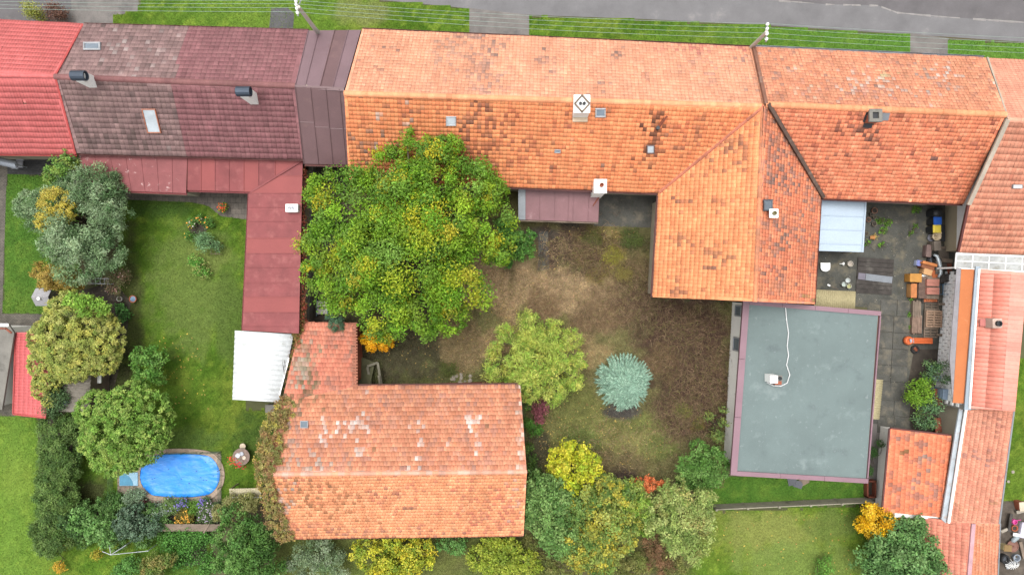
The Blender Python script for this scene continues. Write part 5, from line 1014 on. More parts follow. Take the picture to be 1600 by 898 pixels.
tree('climbing_shrub', 'thin green climber leaning on the white annexe wall', 'climber', [(1128, 660, 1.6, 8, 1.2), (1120, 680, 1.0, 12, .9), (1130, 640, 1.8, 6, .8), (1108, 650, .6, 8, .4)], [(110, 146, 76), (140, 150, 80)], .12, .07, 2.2, .35, 78, trunk=.04)
tree('sycamore_row', 'lime yellow bushy tree below the barn eave', 'tree', ring(622, 872, 2.2, 42, 1.4, 7, .5, 14)+[(575, 862, 2, 28, 1.2), (655, 862, 2, 30, 1.2), (600, 890, 1.8, 30, 1.1)], [(182, 186, 58), (160, 172, 54), (204, 200, 72), (130, 156, 56)], .17, .11, 2.8, .26, 79, ((226, 200, 50), .12), trunk=.1)
tree('lime_bush', 'yellow-green bush under the barn eave beside the spindle tree', 'bush', ring(785, 872, 1.8, 42, 1.2, 7, .5, 15)+[(750, 868, 1.4, 24, .9), (825, 880, 1.6, 24, 1)], [(156, 172, 60), (134, 156, 56), (176, 186, 74)], .16, .1, 2.8, .27, 80, trunk=.08)
tree('rowan_shrub', 'small green shrub tucked under the barn eave', 'shrub', [(712, 852, 1.2, 20, .8), (690, 848, 1, 12, .7)], [(96, 142, 72), (112, 152, 80)], .14, .09, 2.8, .3, 81, trunk=.05)
tree('grey_willow', 'sparse grey-green willow shrub below the barn corner', 'shrub', [(490, 868, 1.8, 34, 1.2), (520, 880, 1.6, 30, 1.1), (465, 885, 1.5, 24, 1), (505, 850, 1.4, 20, .8)], [(130, 150, 112), (106, 130, 88), (154, 170, 138)], .17, .055, 1.9, .3, 82, trunk=.07, rough=.45)
tree('yellow_cherry', 'bright golden yellow small tree at the fence end', 'tree', [(1370, 812, 2.2, 30, 1.2), (1352, 818, 1.9, 18, .9), (1390, 808, 1.9, 20, .9), (1362, 797, 1.9, 16, .8), (1366, 832, 1.7, 16, .8)], [(238, 190, 36), (228, 174, 28), (246, 206, 66)], .14, .09, 2.6, .3, 83, trunk=.07, rough=.35)
tree('chestnut_tree', 'mid green tree beside the gabled shed wall', 'tree', ring(1405, 870, 2.8, 62, 1.8, 8, .46, 16)+[(1425, 825, 2.6, 26, 1.2), (1460, 885, 2.2, 30, 1.2), (1380, 850, 2.4, 26, 1.2)], [(106, 146, 82), (88, 128, 70), (130, 166, 102)], .19, .12, 2.9, .25, 84)
tree('courtyard_shrub', 'bright yellow-green shrub growing from the courtyard edge', 'shrub', [(1433, 615, 1.4, 18, 1.1), (1440, 600, 1.2, 12, .9), (1422, 622, 1.1, 10, .8)], [(126, 168, 48), (106, 150, 46), (146, 184, 66)], .13, .08, 2.8, .3, 85, trunk=.04)
tree('rose_bush', 'dark bluish green rambling rose beside the rusty sheets', 'shrub', [(1452, 632, 1.3, 16, .9), (1446, 656, 1.1, 16, .9), (1456, 575, 1.2, 12, .9), (1448, 590, 1, 10, .8), (1470, 570, 1.5, 8, .9), (1474, 592, 1.5, 8, .9)], [(96, 134, 88), (80, 116, 74), (120, 152, 108)], .12, .08, 2.4, .3, 86, ((126, 160, 72), .15), trunk=.04)
tree('boundary_shrub', 'yellow-green rounded bush on the pavement by the red metal roof', 'bush', [(52, 18, 1.0, 14, .9), (62, 24, .8, 9, .7)], [(168, 170, 84), (146, 154, 72)], .1, .07, 3, .25, 87, trunk=.04)
tree('barberry_shrub', 'reddish brown leaved bush on the pavement', 'bush', [(86, 20, .8, 15, .7), (100, 22, .7, 10, .6)], [(128, 94, 80), (110, 80, 70)], .1, .07, 2.8, .28, 88, trunk=.04)
tree('lawn_rose', 'grey-green feathery shrub tied to a small trellis on the lawn', 'shrub', [(322, 380, 1.0, 16, .8), (316, 372, .9, 10, .7), (340, 385, .7, 9, .5)], [(124, 160, 112), (104, 140, 92)], .13, .06, 2.4, .32, 89, trunk=.04)
tree('mint_patch', 'bright green leafy perennial mound in the lawn island bed', 'plant', [(312, 418, .5, 14, .5), (303, 408, .5, 10, .4), (320, 428, .4, 9, .4)], [(106, 166, 66), (88, 146, 56), (170, 176, 104)], .11, .07, 2.8, .3, 90, trunk=.03)
tree('dahlia_bed', 'ring of orange and yellow flowers in the round lawn bed', 'plant', [(300, 350, .4, 9, .35), (325, 347, .4, 9, .35), (312, 342, .4, 8, .35), (296, 368, .4, 8, .35), (330, 352, .3, 5, .3)], [(92, 138, 60), (110, 150, 74)], .1, .06, 2.2, .35, 91, trunk=.03, extra=(26, .12, [(244, 180, 40), (250, 160, 40), (240, 220, 210)]))
sheet('soil_bed', [(298, 345), (322, 342), (330, 352), (318, 366), (302, 368), (295, 358)], .034, M_SOIL)
tree('potted_begonia', 'bright red and orange flowered plant at the edge of the patio', 'plant', [(350, 325, .5, 8, .4)], [(120, 150, 50)], .1, .07, 2.4, .3, 92, trunk=.03, extra=(70, .09, [(230, 70, 40), (240, 110, 40)]))
tree('hosta', 'broad leaved dark green plant in the soil bed by the ladder', 'plant', [(193, 490, .5, 12, .4), (186, 480, .4, 9, .35)], [(96, 146, 74), (76, 124, 60)], .2, .13, 2.2, .35, 93, trunk=.03)
tree('soft_shrub', 'faded brownish flowering shrub beside the white ladder', 'shrub', [(182, 445, .8, 16, .6), (192, 430, .8, 12, .6)], [(120, 130, 84), (146, 120, 96)], .1, .06, 2.2, .35, 94, trunk=.04, extra=(24, .08, [(230, 200, 196), (214, 150, 150)]))
tree('bottom_sapling', 'young leafy green sapling on the bottom lawn', 'sapling', [(1288, 882, 1.0, 12, .9), (1282, 895, .8, 10, .7), (1292, 870, .8, 7, .5)], [(110, 158, 66), (96, 140, 58)], .13, .08, 2.2, .35, 95, trunk=.04)
tree('weed_clump', 'nettle clump in the dark corner by the garden shed', 'plant', [(1362, 705, .5, 10, .4), (1358, 735, .4, 8, .35), (1376, 692, .6, 7, .4)], [(84, 126, 64), (72, 110, 56)], .1, .06, 2.2, .35, 96, trunk=.03)
for i, (x, y, r, lb) in enumerate(((1375, 345, 9, 'leafy weeds spreading from the clay pots'), (1388, 348, 8, 'leafy weeds next to the pot weeds on the bare concrete'), (1380, 360, 8, 'weed tuft between the pots and the blue lean-to corner'), (1355, 380, 6, 'weed tuft at the blue lean-to corner post'), (1377, 382, 6, 'bright star shaped weed alone on the courtyard concrete'), (1432, 328, 8, 'dark weeds below the tile eave by the bins'), (1430, 354, 5, 'small bright weed by the yellow bin'), (1423, 364, 5, 'small bright weed away from the yellow bin'), (1425, 468, 5, 'weed beside the tan board'), (1424, 490, 7, 'weed with yellow flowers beside the timber stack'), (1423, 510, 5, 'weed at the foot of the plank pile'), (1372, 500, 5, 'weed tuft at the annexe corner on the slabs'), (1365, 580, 5, 'weed tuft by the annexe wall above the narrow canopy'))):
    tree('courtyard_weed', lb, 'weed', [(x, y, .12, r*.8, .12), (x+r*.5, y-2, .1, r*.5, .1), (x-r*.5, y+3, .1, r*.4, .1)], [(112, 160, 58), (132, 176, 70), (92, 138, 52)], .1, .06, 1.5, .4, 110+i, trunk=.02, group='weeds in the courtyard')
for i, (x, y, r, pal, lb) in enumerate(((985, 372, 18, [(106, 120, 62), (92, 106, 56)], 'green weedy bush in the overgrown garden near the wing'), (955, 398, 16, [(172, 164, 74), (150, 146, 66)], 'yellowing weed patch in the middle of the overgrown garden'), (975, 425, 14, [(140, 132, 70), (160, 146, 84)], 'olive weed patch below the yellowing one'), (1068, 640, 14, [(116, 120, 62), (140, 134, 72)], 'green weeds among the dead brambles'), (925, 372, 16, [(116, 118, 66), (104, 104, 58)], 'low olive weeds by the concrete path'), (1090, 660, 12, [(130, 110, 60), (110, 120, 60)], 'russet weeds beside the annexe climber'), (700, 575, 14, [(106, 116, 60), (94, 104, 54)], 'low green weeds near the stone pile'))):
    tree('garden_weeds', lb, 'weeds', [(x, y, .2, r, .25), (x+r*.6, y+4, .15, r*.6, .2), (x-r*.5, y+5, .15, r*.6, .2)], pal, .09, .04, 1.3, .35, 130+i, trunk=.02, group='weed patches in the overgrown garden')
# blue spruce: whorls of drooping sprays
b = W(972, 595, 0); e = empty('blue_spruce', b, 'young blue spruce with pale silvery needles alone in the garden', 'conifer')
MB().tube([b-Vector((0, 0, .1)), b+Vector((0, 0, 3.9))], [.09, .02], 8).build('trunk', M_BARK, e)
rg = np.random.default_rng(77); P, N, D, C = [], [], [], []; c0 = np.array([lin(c)*KA*1.35 for c in ((146, 186, 162), (122, 162, 140), (172, 206, 182))])
for i in range(400):
    z = 3.8*(i/400)**.8+.15; Rm = max(.15, 2.2*(1-(z-.15)/3.9)*rg.uniform(.88, 1.08)); a = i*2.39996+rg.normal(0, .15); d = np.array([math.cos(a), math.sin(a), 0]); s = np.array([-d[1], d[0], 0])
    for k in range(int(8+Rm*15)):
        t = (k+1)/(8+Rm*15); p = np.array([b.x, b.y, z])+d*Rm*t+np.array([0, 0, -.25*Rm*t*t+.1*t])
        for sg in (-1, 1):
            q = d*.8+s*sg*.75+np.array([0, 0, rg.normal(.1, .12)]); L = .4*(1-.5*t)*min(1, Rm)+.06
            P.append(p+q*L*.45); N.append([rg.normal(0, .3), rg.normal(0, .3), 1]); D.append(q); C.append(c0[rg.integers(0, 3)]*rg.uniform(.6, 1.25))
leaves('crown', np.array(P), np.array(N), .27, .042, np.array(C), e, D=np.array(D))
# creeper along the barn gable
tree('virginia_creeper', 'autumn coloured creeper mat over the barn gable edge', 'creeper', [(455+dx-14*0, y, z, r, .3) for dx, y, z, r in ((-8, 638, 4.2, 20), (-16, 656, 4.6, 24), (-24, 676, 5.1, 26), (-30, 698, 5.6, 26), (-36, 718, 6.0, 24), (-42, 738, 6.3, 18), (-38, 756, 6.1, 17), (-34, 774, 5.7, 16), (-29, 792, 5.2, 18), (-24, 810, 4.7, 20), (-14, 830, 4.1, 18), (-4, 836, 3.9, 12))], [(156, 146, 86), (140, 138, 80), (160, 130, 86), (126, 130, 72), (150, 118, 80)], .11, .09, 3.4, .2, 140, ((190, 176, 76), .08), base=(452, 740), trunk=.05, rough=.3, up=.9)
tree('wall_creeper', 'red and russet creeper along the edge of the red felt roof', 'creeper', [(474+random.uniform(-2, 2), y, 2.9, 6, .35) for y in range(265, 500, 9)], [(140, 62, 52), (120, 72, 56), (110, 96, 56), (168, 80, 62)], .1, .08, 2.0, .3, 141, trunk=.03, base=(478, 400))
tree('wall_ivy', 'mossy ochre ivy between the red felt roof and the side roof', 'ivy', [(470-(y-470)*.12+random.uniform(-2, 2), y, 2.9, 8, .3) for y in range(474, 620, 10)], [(140, 120, 66), (112, 108, 58), (166, 96, 70), (128, 124, 62)], .1, .08, 2.2, .3, 142, trunk=.03, base=(466, 520))

tree('green_dogwood', 'fresh green bush between the yellow maple and the pale grey-green tree', 'bush', [(975, 775, 2.8, 26, 1.2), (998, 790, 2.6, 24, 1.2), (955, 768, 2.4, 18, 1), (1005, 815, 2.4, 24, 1.1)], [(140, 174, 70), (116, 156, 60), (164, 188, 84)], .16, .1, 2.8, .26, 150, trunk=.07)
tree('olive_sapling', 'low olive undergrowth below the bottom shrub group', 'undergrowth', [(990, 880, .9, 30, .8), (960, 895, .9, 30, .8), (1050, 890, .9, 26, .7), (850, 885, 1.0, 26, .8), (880, 895, 1.0, 26, .8), (830, 850, 1.0, 16, .8)], [(126, 134, 70), (110, 118, 62), (146, 146, 84)], .13, .07, 2.6, .28, 151, trunk=.06)
tree('under_hedge', 'dense green undergrowth filling the bed between hedge and plank screen', 'undergrowth', [(130, 800, .8, 22, .7), (160, 795, .7, 20, .6), (185, 800, .8, 18, .6), (235, 800, .7, 18, .6), (255, 822, .7, 18, .6), (225, 840, .8, 20, .7), (180, 846, .7, 18, .6), (130, 838, .7, 20, .6)], [(96, 134, 68), (82, 118, 60), (116, 150, 86)], .13, .08, 2.8, .28, 152, trunk=.05)
# ------------------------------------------------------------------ yard and garden objects
PM = HC/F
def C3(px, py, z=0): return W(px, py, z)
def thing(name, label, cat, px, py, z=0, group=None, z0=0):
    p = W(px, py, z); return empty(name, (p.x, p.y, z0), label, cat, group), p
def cm(name, c, rough=.6, **k): return mat(name, S(*c), rough, **k)
# pool
def tarp():
    m, t, b = nodes('blue_tarp'); g = t.nodes.new('ShaderNodeNewGeometry'); mp = t.nodes.new('ShaderNodeMapping'); mp.inputs['Rotation'].default_value = (0, 0, .5); mp.inputs['Scale'].default_value = (1.1, 2.0, 1); t.links.new(g.outputs['Position'], mp.inputs[0])
    n1 = noise(t, 1.4, 5, .6, mp.outputs[0]); n2 = noise(t, 3.5, 6, .7)
    c = ramp(t, n1, (.012, .165, .55), (.02, .22, .64), .35, .7); c = mixc(t, ramp(t, n2, (0,)*3, (.25,)*3, .6, .7), c, (.12, .4, .74))
    t.links.new(c, b.inputs['Base Color']); b.inputs['Roughness'].default_value = .42; b.inputs['Specular IOR Level'].default_value = .5; bump(t, b, n1, .7, .06); return m
e, p = thing('swimming_pool', 'oval swimming pool under a wrinkled bright blue cover', 'pool', 280, 743, .2)
def stad(t, hx, hy):
    a = hx-hy; c, s = math.cos(t), math.sin(t); return (math.copysign(a, c)*(min(1, abs(c)*2.2))+hy*c, hy*s)
hx, hy = 62*PM, 34*PM; n = 140; rings = [0, .1, .2, .3, .4, .5, .6, .7, .76, .8, .84, .88, .92, .96, 1.0]; V = []; Fq = []
for ri, r in enumerate(rings):
    for k in range(n):
        t = 2*math.pi*k/n; x, y = stad(t, hx*r, hy*r)
        z = .12+.02*math.sin(x*2)+(.022 if .8 <= r <= .9 else 0)-(.05 if r == 1 else 0)
        z += .05*float(fbm(np.array([k*.4]), np.array([r*3.0]), 3)[0]-.5)*(r**4*2.6)+.06*float(fbm(np.array([(x+y*.6)*2.2]), np.array([(y-x*.6)*.8]), 8)[0]-.5)+.02*float(vn(np.array([x*3.0]), np.array([y*3.0]), 5)[0])
        V.append((p.x+x, p.y+y, z))
for ri in range(len(rings)-1):
    for k in range(n): Fq.append([ri*n+k, ri*n+(k+1) % n, (ri+1)*n+(k+1) % n, (ri+1)*n+k])
npmesh('cover', V, Fq, tarp(), e, smooth=True)
M_COP = cm('coping_stone', (178, 156, 136), .9, var=.2, sc1=4)
V0 = [stad(2*math.pi*k/400, hx+.03, hy+.03) for k in range(400)]; V9 = [stad(2*math.pi*k/400, hx+.36, hy+.36) for k in range(400)]
ds = np.cumsum([0]+[math.dist(V9[i], V9[i+1]) for i in range(399)]); ci = [int(np.searchsorted(ds, s)) for s in np.linspace(0, ds[-1], 47)]
for i in range(46):
    q = [V0[ci[i]], V9[ci[i]], V9[min(399, ci[i+1])], V0[min(399, ci[i+1])]]; c = (sum(a for a, _ in q)/4, sum(b for _, b in q)/4)
    q = [Vector((p.x+c[0]+(a-c[0])*.97, p.y+c[1]+(b-c[1])*.97, .1)) for a, b in q]; MB().prism(off(q, -.1), q).build('coping_stone', M_COP, e)
litter('debris', [[(235, 715), (335, 715), (335, 770), (235, 770)]], 16, [(40, 50, 60), (60, 60, 50)], .1, e, 9, .17)
sheet('paving', [(184, 732), (216, 732), (222, 708), (262, 705), (342, 706), (346, 712), (346, 782), (300, 788), (240, 784), (184, 772)], .036, M_POOLP)
e, q = thing('pool_step', 'light blue step mat with a darker arc on the paving by the pool', 'mat', 201, 748, .15)
MB().box((q.x, q.y, .1), (1.3, .95, .14)).build('pad', cm('mat_pale', (150, 196, 222), .6), e, .02)
m = MB(); pts = [(-.62, -.45)]+[(-.62+.95*math.cos(t), -.45+.88*math.sin(t)) for t in [math.pi/2*k/10 for k in range(11)]]; m.prism([Vector((q.x+a, q.y+b, .171)) for a, b in pts], [Vector((q.x+a, q.y+b, .178)) for a, b in pts]); m.build('arc', cm('mat_blue', (70, 148, 184), .6), e)
def netfence(label, pts, hgt=.75, name='net_fence'):
    a = W(*pts[0]); e = empty(name, a, label, 'fence'); m = MB()
    for i in range(len(pts)-1):
        A, B = W(*pts[i]), W(*pts[i+1]); n = max(1, int((B-A).length/1.2))
        for k in range(n+1): P = A.lerp(B, k/n); MB().tube([P-Vector((0, 0, .1)), P+Vector((0, 0, hgt))], .022, 6).build('post', cm('green_paint', (60, 100, 66), .6), e)
        for k in range(8): z = hgt*(k+.5)/8; m.bar(A+Vector((0, 0, z)), B+Vector((0, 0, z)), .008, .008)
        for k in range(int((B-A).length/.12)): P = A.lerp(B, k*.12/(B-A).length); m.bar(P+Vector((0, 0, .05)), P+Vector((0, 0, hgt)), .006, .006)
    o = m.build('netting', cm('green_paint', (0, 0, 0)), e); o['kind'] = 'stuff'
netfence('low green wire net fence round the pool corner', [(262, 706), (346, 705), (347, 786)]); netfence('green wire net between the pool step and the hedge', [(178, 735), (176, 775)])
# table set
e, q = thing('garden_table', 'round stone garden table on the lawn beside the creeper', 'table', 377, 713, .7)
MB().lathe((q.x, q.y, .66), [(.56, 0), (.6, .03), (.6, .07), (.001, .08)], 24).build('table_top', cm('table_stone', (140, 118, 106), .8, var=.25, sc1=5), e); MB().lathe((q.x, q.y, 0), [(.3, 0), (.14, .1), (.1, .6), (.22, .67)], 12).build('pedestal', M_CONC, e)
m = MB()
def dish(name, label, dx, dy, r, c, parent=None):
    o = MB().lathe((q.x+dx, q.y+dy, .74), [(r*.6, 0), (r, .05), (r*.9, .055), (r*.5, .02), (.001, .02)], 14).build(name, cm('glaze_%d_%d' % (c[0], c[2]), c, .4)); tag(o, label, 'dish')
dish('plate', 'white plate on the stone table', -.22, .1, .17, (214, 214, 220)); dish('bowl', 'grey bowl at the far rim of the stone table', .05, .22, .15, (186, 190, 200)); dish('saucer', 'cream saucer with brown rim on the stone table', .22, -.06, .14, (214, 196, 176))
for dx, dy, cl, lb in ((-.55, -.3, [(230, 90, 50), (120, 150, 50)], 'pot of orange geraniums beside the stone table'), (-.05, -.5, [(214, 50, 60), (110, 140, 60)], 'pot of red geraniums beside the stone table')):
    t = empty('flower_pot', (q.x+dx, q.y+dy, 0), lb, 'flower pot'); mm = MB(); pot(mm, (q.x+dx, q.y+dy, 0), .18, .36); mm.build('pot', M_BRICKR, t)
    rg = np.random.default_rng(int(abs(dx*100))); P = np.array([q.x+dx, q.y+dy, .45])+rg.normal(0, .17, (130, 3))*[1, 1, .6]; c = np.array([lin(cl[0 if rg.random() < .55 else 1])*KA*1.2 for _ in P]); leaves('flowers', P+np.array([0, 0, .2]), rg.normal(0, .4, (130, 3))+[0, 0, 1], .13, .11, c, t, kind='stuff')
e, q = thing('garden_stool', 'small round cream stool by the stone table', 'stool', 379, 697, .45)
MB().lathe((q.x, q.y, .4), [(.2, 0), (.22, .03), (.2, .07), (.001, .06)], 14).build('seat', cm('cream_seat', (206, 186, 160), .7), e)
for k in range(3): t = 2.1*k; MB().tube([(q.x+.12*math.cos(t), q.y+.12*math.sin(t), .41), (q.x+.19*math.cos(t), q.y+.19*math.sin(t), -.02)], .018, 6).build('leg', M_WOOD, e)
q = fit([(358, 763, 1.5), (408, 762, 1.5), (408, 776, 1.3), (359, 776, 1.3)]); h = house('bench_shelter', 'little shelter with beige ribbed roof and white front beside the creeper', q, 'shelter'); corrugated('roof', q, 14, .015, cm('beige_rib', (196, 186, 150), .7), h)
MB().bar(q[3]+Vector((0, -.03, -.06)), q[2]+Vector((0, -.03, -.06)), .05, .16).build('fascia', M_WHITE, h)
for s, t in ((.03, .9), (.97, .9), (.03, .1), (.97, .1)): v = lerp2(q, s, t); MB().box((v.x, v.y, v.z/2-.05), (.07, .07, v.z)).build('post', M_WOOD, h)
# plank screen behind the flowers
e, q = thing('plank_screen', 'weathered plank lean-to screen behind the flower border', 'screen', 297, 823, .8)
for i in range(9):
    a, b = W(250+i*10.8, 818+i*.1, 1.0), W(260.4+i*10.8, 829, .8); a2 = W(260.4+i*10.8, 818, 1.0); b2 = W(246+i*10.8, 829.5, .8); c = off([a, a2, b, b2], random.uniform(0, .02)); MB().prism(off(c, -.03), c).build('plank', M_WOOD, e)
for x in (252, 298, 344): v = W(x, 823, .85); MB().box((v.x, v.y, .4), (.08, .08, .85)).build('post', M_WOODD, e)
MB().bar(W(327, 818, 1.05), W(318, 832, .9), .1, .04).build('batten', M_WOOD, e)
# white pipe frame
e, q = thing('pipe_frame', 'white metal pipe clothes frame on the lawn beside the hazel', 'frame', 173, 866, 1.2); m = cm('pipe_white', (206, 212, 220), .4, metal=.3)
for a, b in (((171, 852), (173, 866)), ((173, 866), (197, 851)), ((173, 866), (232, 860)), ((160, 861), (173, 866))): MB().tube([W(*a, 1.2), W(*b, 1.2)], .021, 8).build('pipe', m, e)
for a in ((171, 852), (173, 866), (231, 860), (196, 851.5)): v = W(*a, 1.2); MB().tube([v, (v.x, v.y, -.1)], .03, 8).build('post', m, e)
# ladder, pots, slabs
e, q = thing('ladder', 'white aluminium ladder lying in the shrub bed', 'ladder', 160, 438, .5, z0=.45)
for y in (434.5, 442.5): MB().bar(W(141, y, .5), W(180, y+1.5, .5), .05, .07).build('rail', m, e)
for k in range(6): x = 142+k*7.2; MB().tube([W(x, 434.5+k*.25, .5), W(x, 442.5+k*.25, .5)], .022, 6).build('rung', m, e)
for x in (146, 172): v = W(x, 439, 0); MB().box((v.x, v.y, .22), (.3, .5, .5)).build('prop_block', M_STONE, e)
def flowerpot(px, py, r, label, c=(196, 110, 76), h=.32, fill=None, group=None):
    e, q = thing('plant_pot', label, 'pot', px, py, h, group); o = MB().lathe((q.x, q.y, 0), [(r*.7, 0), (r*.92, h*.8), (r*1.08, h*.82), (r*1.08, h), (r*.9, h), (r*.86, h*.82), (.001, h*.8)], 16).build('pot', cm('pot_%d_%d' % (c[0], c[2]), c, .8, var=.2, sc1=4), e)
    MB().lathe((q.x, q.y, h*.8), [(r*.84, 0), (r*.8, .02), (.001, .03)], 14).build('filling', fill or M_SOIL, e); return e
flowerpot(207, 467, .24, 'terracotta pot holding water on the lawn edge', fill=cm('water_blue', (120, 150, 180), .15)); flowerpot(186, 467, .18, 'pale grey pot in the bed beside the ladder', (190, 186, 178))
for k, (x, y, w, d) in enumerate(((17, 243, .55, .5), (31, 246, .55, .5), (23, 259, .5, .42), (31, 257, .45, .45))):
    q = W(x, y, .1); o = MB().box((q.x, q.y, .07), (w, d, .12)).build('stone_slab', cm('pale_slab', (176, 176, 184), .8), None, .03); tag(o, 'pale grey stone step slab under the red metal eave', 'slab', 'pale step slabs')
e, q = thing('curved_awning', 'curved silver grey sheet awning at the end of the path', 'awning', -5, 250, 1.6); V = []; n = 10
for k in range(n+1):
    t = math.pi*.9*k/n+.15
    for s in (0, 1): a = W(-60+86*s, 238+20*s, 1.5); V.append((a.x, a.y-.28*math.cos(t), 1.35+.3*math.sin(t)))
npmesh('sheet', V+[(a, b, c-.02) for a, b, c in V], [[2*k, 2*k+1, 2*k+3, 2*k+2] for k in range(n)]+[[2*n+2+2*k, 2*n+4+2*k, 2*n+5+2*k, 2*n+3+2*k] for k in range(n)], cm('silver_sheet', (176, 184, 196), .35, metal=.3), e, smooth=True)
for a in ((-40, 243), (20, 256)): v = W(*a, 1.4); MB().tube([(v.x, v.y, 1.62), (v.x, v.y, -.1)], .03, 8).build('post', m, e)
# utility poles and wires
def upole(label, px, py, z, ins, lean=0):
    e, q = thing('utility_pole', label, 'utility pole', px, py, z, 'overhead line poles'); MB().tube([(q.x, q.y, -.3), (q.x, q.y, z)], [.17, .11], 12).build('pole', cm('pole_concrete', (206, 198, 188), .85), e)
    a = [W(x, y, z-.1) for x, y in ins]; MB().bar(a[0]+Vector((0, .15, -.05)), a[-1]+Vector((0, -.15, -.05)), .09, .09).build('crossarm', M_GUT, e)
    for v in a: MB().lathe((v.x, v.y, v.z), [(.06, 0), (.1, .05), (.05, .1), (.09, .15), (.04, .2), (.001, .22)], 10).build('insulator', M_WHITE, e)
    return [v+Vector((0, 0, .2)) for v in a]
i1 = upole('concrete utility pole standing behind the gateway roof', 466, 11, 8.2, [(463, 3), (463.5, 8.5), (464.5, 14.5), (465.5, 21)]); i2 = upole('utility pole at the joint of the two orange terraced houses', 1198, 50, 6.8, [(1198.5, 39), (1198, 46), (1197.5, 54), (1197, 62)])
MB().tube([W(472, -3, 8.0), W(467, 8, 8.1)], .04, 6).build('brace', M_GUT, bpy.data.objects['utility_pole'])
mw = cm('wire_alu', (150, 172, 160), .5)
for k in range(4):
    pts = [W(-420, -12+k*4.5, 8.0), W(0, -2+k*5.2, 7.6)]
    for a, b, sg in ((W(-420, -14+k*5, 8.2), i1[k], .5), (i1[k], i2[k], .7), (i2[k], W(2000, 74+k*8, 7.4), .5)):
        pass
    full = []
    for a, b, sg in ((W(-420, -14+k*5, 8.2), i1[k], .4), (i1[k], i2[k], .6), (i2[k], W(2000, 74+k*8, 7.4), .4)):
        for j in range(14): s = j/14; v = a.lerp(b, s); full.append(v-Vector((0, 0, sg*4*s*(1-s))))
    o = MB().tube(full, .011, 5).build('power_line', mw, None, smooth=True); tag(o, ('overhead power wire on the outermost insulators over the road edge', 'overhead power wire second from the road edge', 'overhead power wire second from the house eaves', 'overhead power wire on the insulators closest to the house eaves')[k], 'wire', 'overhead power wires')
# courtyard slabs
me = MB().box((0, 0, 0), (1.13, 1.13, .06)).build('slab', M_CONCD, None, .015); sm = me.data; bpy.data.objects.remove(me)
cy = bpy.data.objects['courtyard']
for r in range(6):
    for c in range(2):
        q = W(1384-r*1.4+c*25.6+(4 if r == 0 else 0), 480+r*25.6+c*1.6, 0); inst('slab', sm, cy, (q.x, q.y, .012+random.uniform(0, .012)), -.05+random.uniform(-.012, .012))
for r in range(3):
    for c in range(2): q = W(1383+c*26, 612+r*25.6, 0); inst('slab', bpy.data.meshes.get('tar_slab') or sm, cy, (q.x, q.y, .004+random.uniform(0, .008)), -.05)
e, q = thing('timber_deck', 'blackened plank deck lying on the courtyard concrete', 'deck', 1369, 431, .1)
for r in range(8): a, b = W(1341-r*.5, 405+r*7, .12), W(1397-r*.5, 408.5+r*7, .12); MB().bar(a+Vector((0, 0, -.04+random.uniform(-.01, .01))), b+Vector((0, 0, -.04)), .29, .07).build('plank', M_WOODD, e)
for s, (x0, x1) in enumerate(((1341, 1352), (1352.6, 1394))): o = MB().bar(W(x0, 431+(x0-1341)*.12, .15), W(x1, 431+(x1-1341)*.12, .15), .46, .03).build('lead_sheet', cm('lead_%d' % s, ((120, 114, 128), (132, 138, 146))[s], .5, var=.12)); tag(o, ('purplish grey square of roofing sheet on the blackened deck', 'long pale grey strip of roofing sheet on the blackened deck')[s], 'sheet')
# basin, buckets
e, q = thing('wash_basin', 'white ceramic wash basin lying in the courtyard', 'wash basin', 1290, 417, .25)
out = [(-.34, .3), (.34, .3), (.34, 0)]+[(.34*math.cos(t), -.02-.3*math.sin(t)) for t in [math.pi*k/12 for k in range(1, 12)]]+[(-.34, 0)]
nn = len(out); V = []; fs = []
for sc_, z in ((.75, .02), (1, .2), (1, .24), (.86, .24), (.6, .1)):
    for a, b in out: V.append((q.x+a*sc_, q.y+b*sc_, z))
for r in range(4):
    for k in range(nn): fs.append((r*nn+k, r*nn+(k+1) % nn, (r+1)*nn+(k+1) % nn, (r+1)*nn+k))
fs += [tuple(range(4*nn, 5*nn)), tuple(reversed(range(nn)))]; MB().add(V, fs).build('bowl', M_WHITE, e, smooth=False); MB().lathe((q.x, q.y+.1, .1), [(.04, 0), (.03, .02), (.001, .02)], 10).build('drain', M_GUT, e)
def bucket(px, py, label, c, fill, r=.17, h=.32):
    e, q = thing('bucket', label, 'bucket', px, py, h); MB().lathe((q.x, q.y, 0), [(r*.8, 0), (r, h), (r*.92, h), (r*.75, h*.4), (.001, h*.38)], 16).build('body', cm('bk_%d_%d' % (c[0], c[2]), c, .5), e); MB().lathe((q.x, q.y, h*.7), [(r*.86, 0), (.001, .01)], 14).build('contents', cm('bkf_%d_%d' % (fill[0], fill[2]), fill, .4), e)
    MB().tube([(q.x+r*math.cos(t), q.y+r*math.sin(t)*.4, h*.95) for t in [math.pi*k/8 for k in range(9)]], .008, 5).build('handle', M_GUT, e)
bucket(1325, 438, 'white bucket nearest the blackened deck', (226, 230, 226), (206, 216, 214)); bucket(1319, 444, 'pale green bucket beside the white one', (206, 214, 204), (190, 204, 196)); bucket(1327, 447, 'white bucket filled with yellowish water', (216, 214, 190), (176, 176, 110)); bucket(1329, 412, 'cream bucket near the ceramic wash basin', (214, 206, 190), (190, 176, 160), .2)
e, q = thing('funnel', 'small white funnel lying by the cream bucket', 'funnel', 1318, 412, .1); MB().lathe((q.x, q.y, .12), [(.02, -.3), (.03, -.12), (.13, 0), (.12, .01), (.02, -.1)], 12, M=Matrix.Rotation(math.pi/2, 3, 'Y')).build('cone', M_WHITE, e)
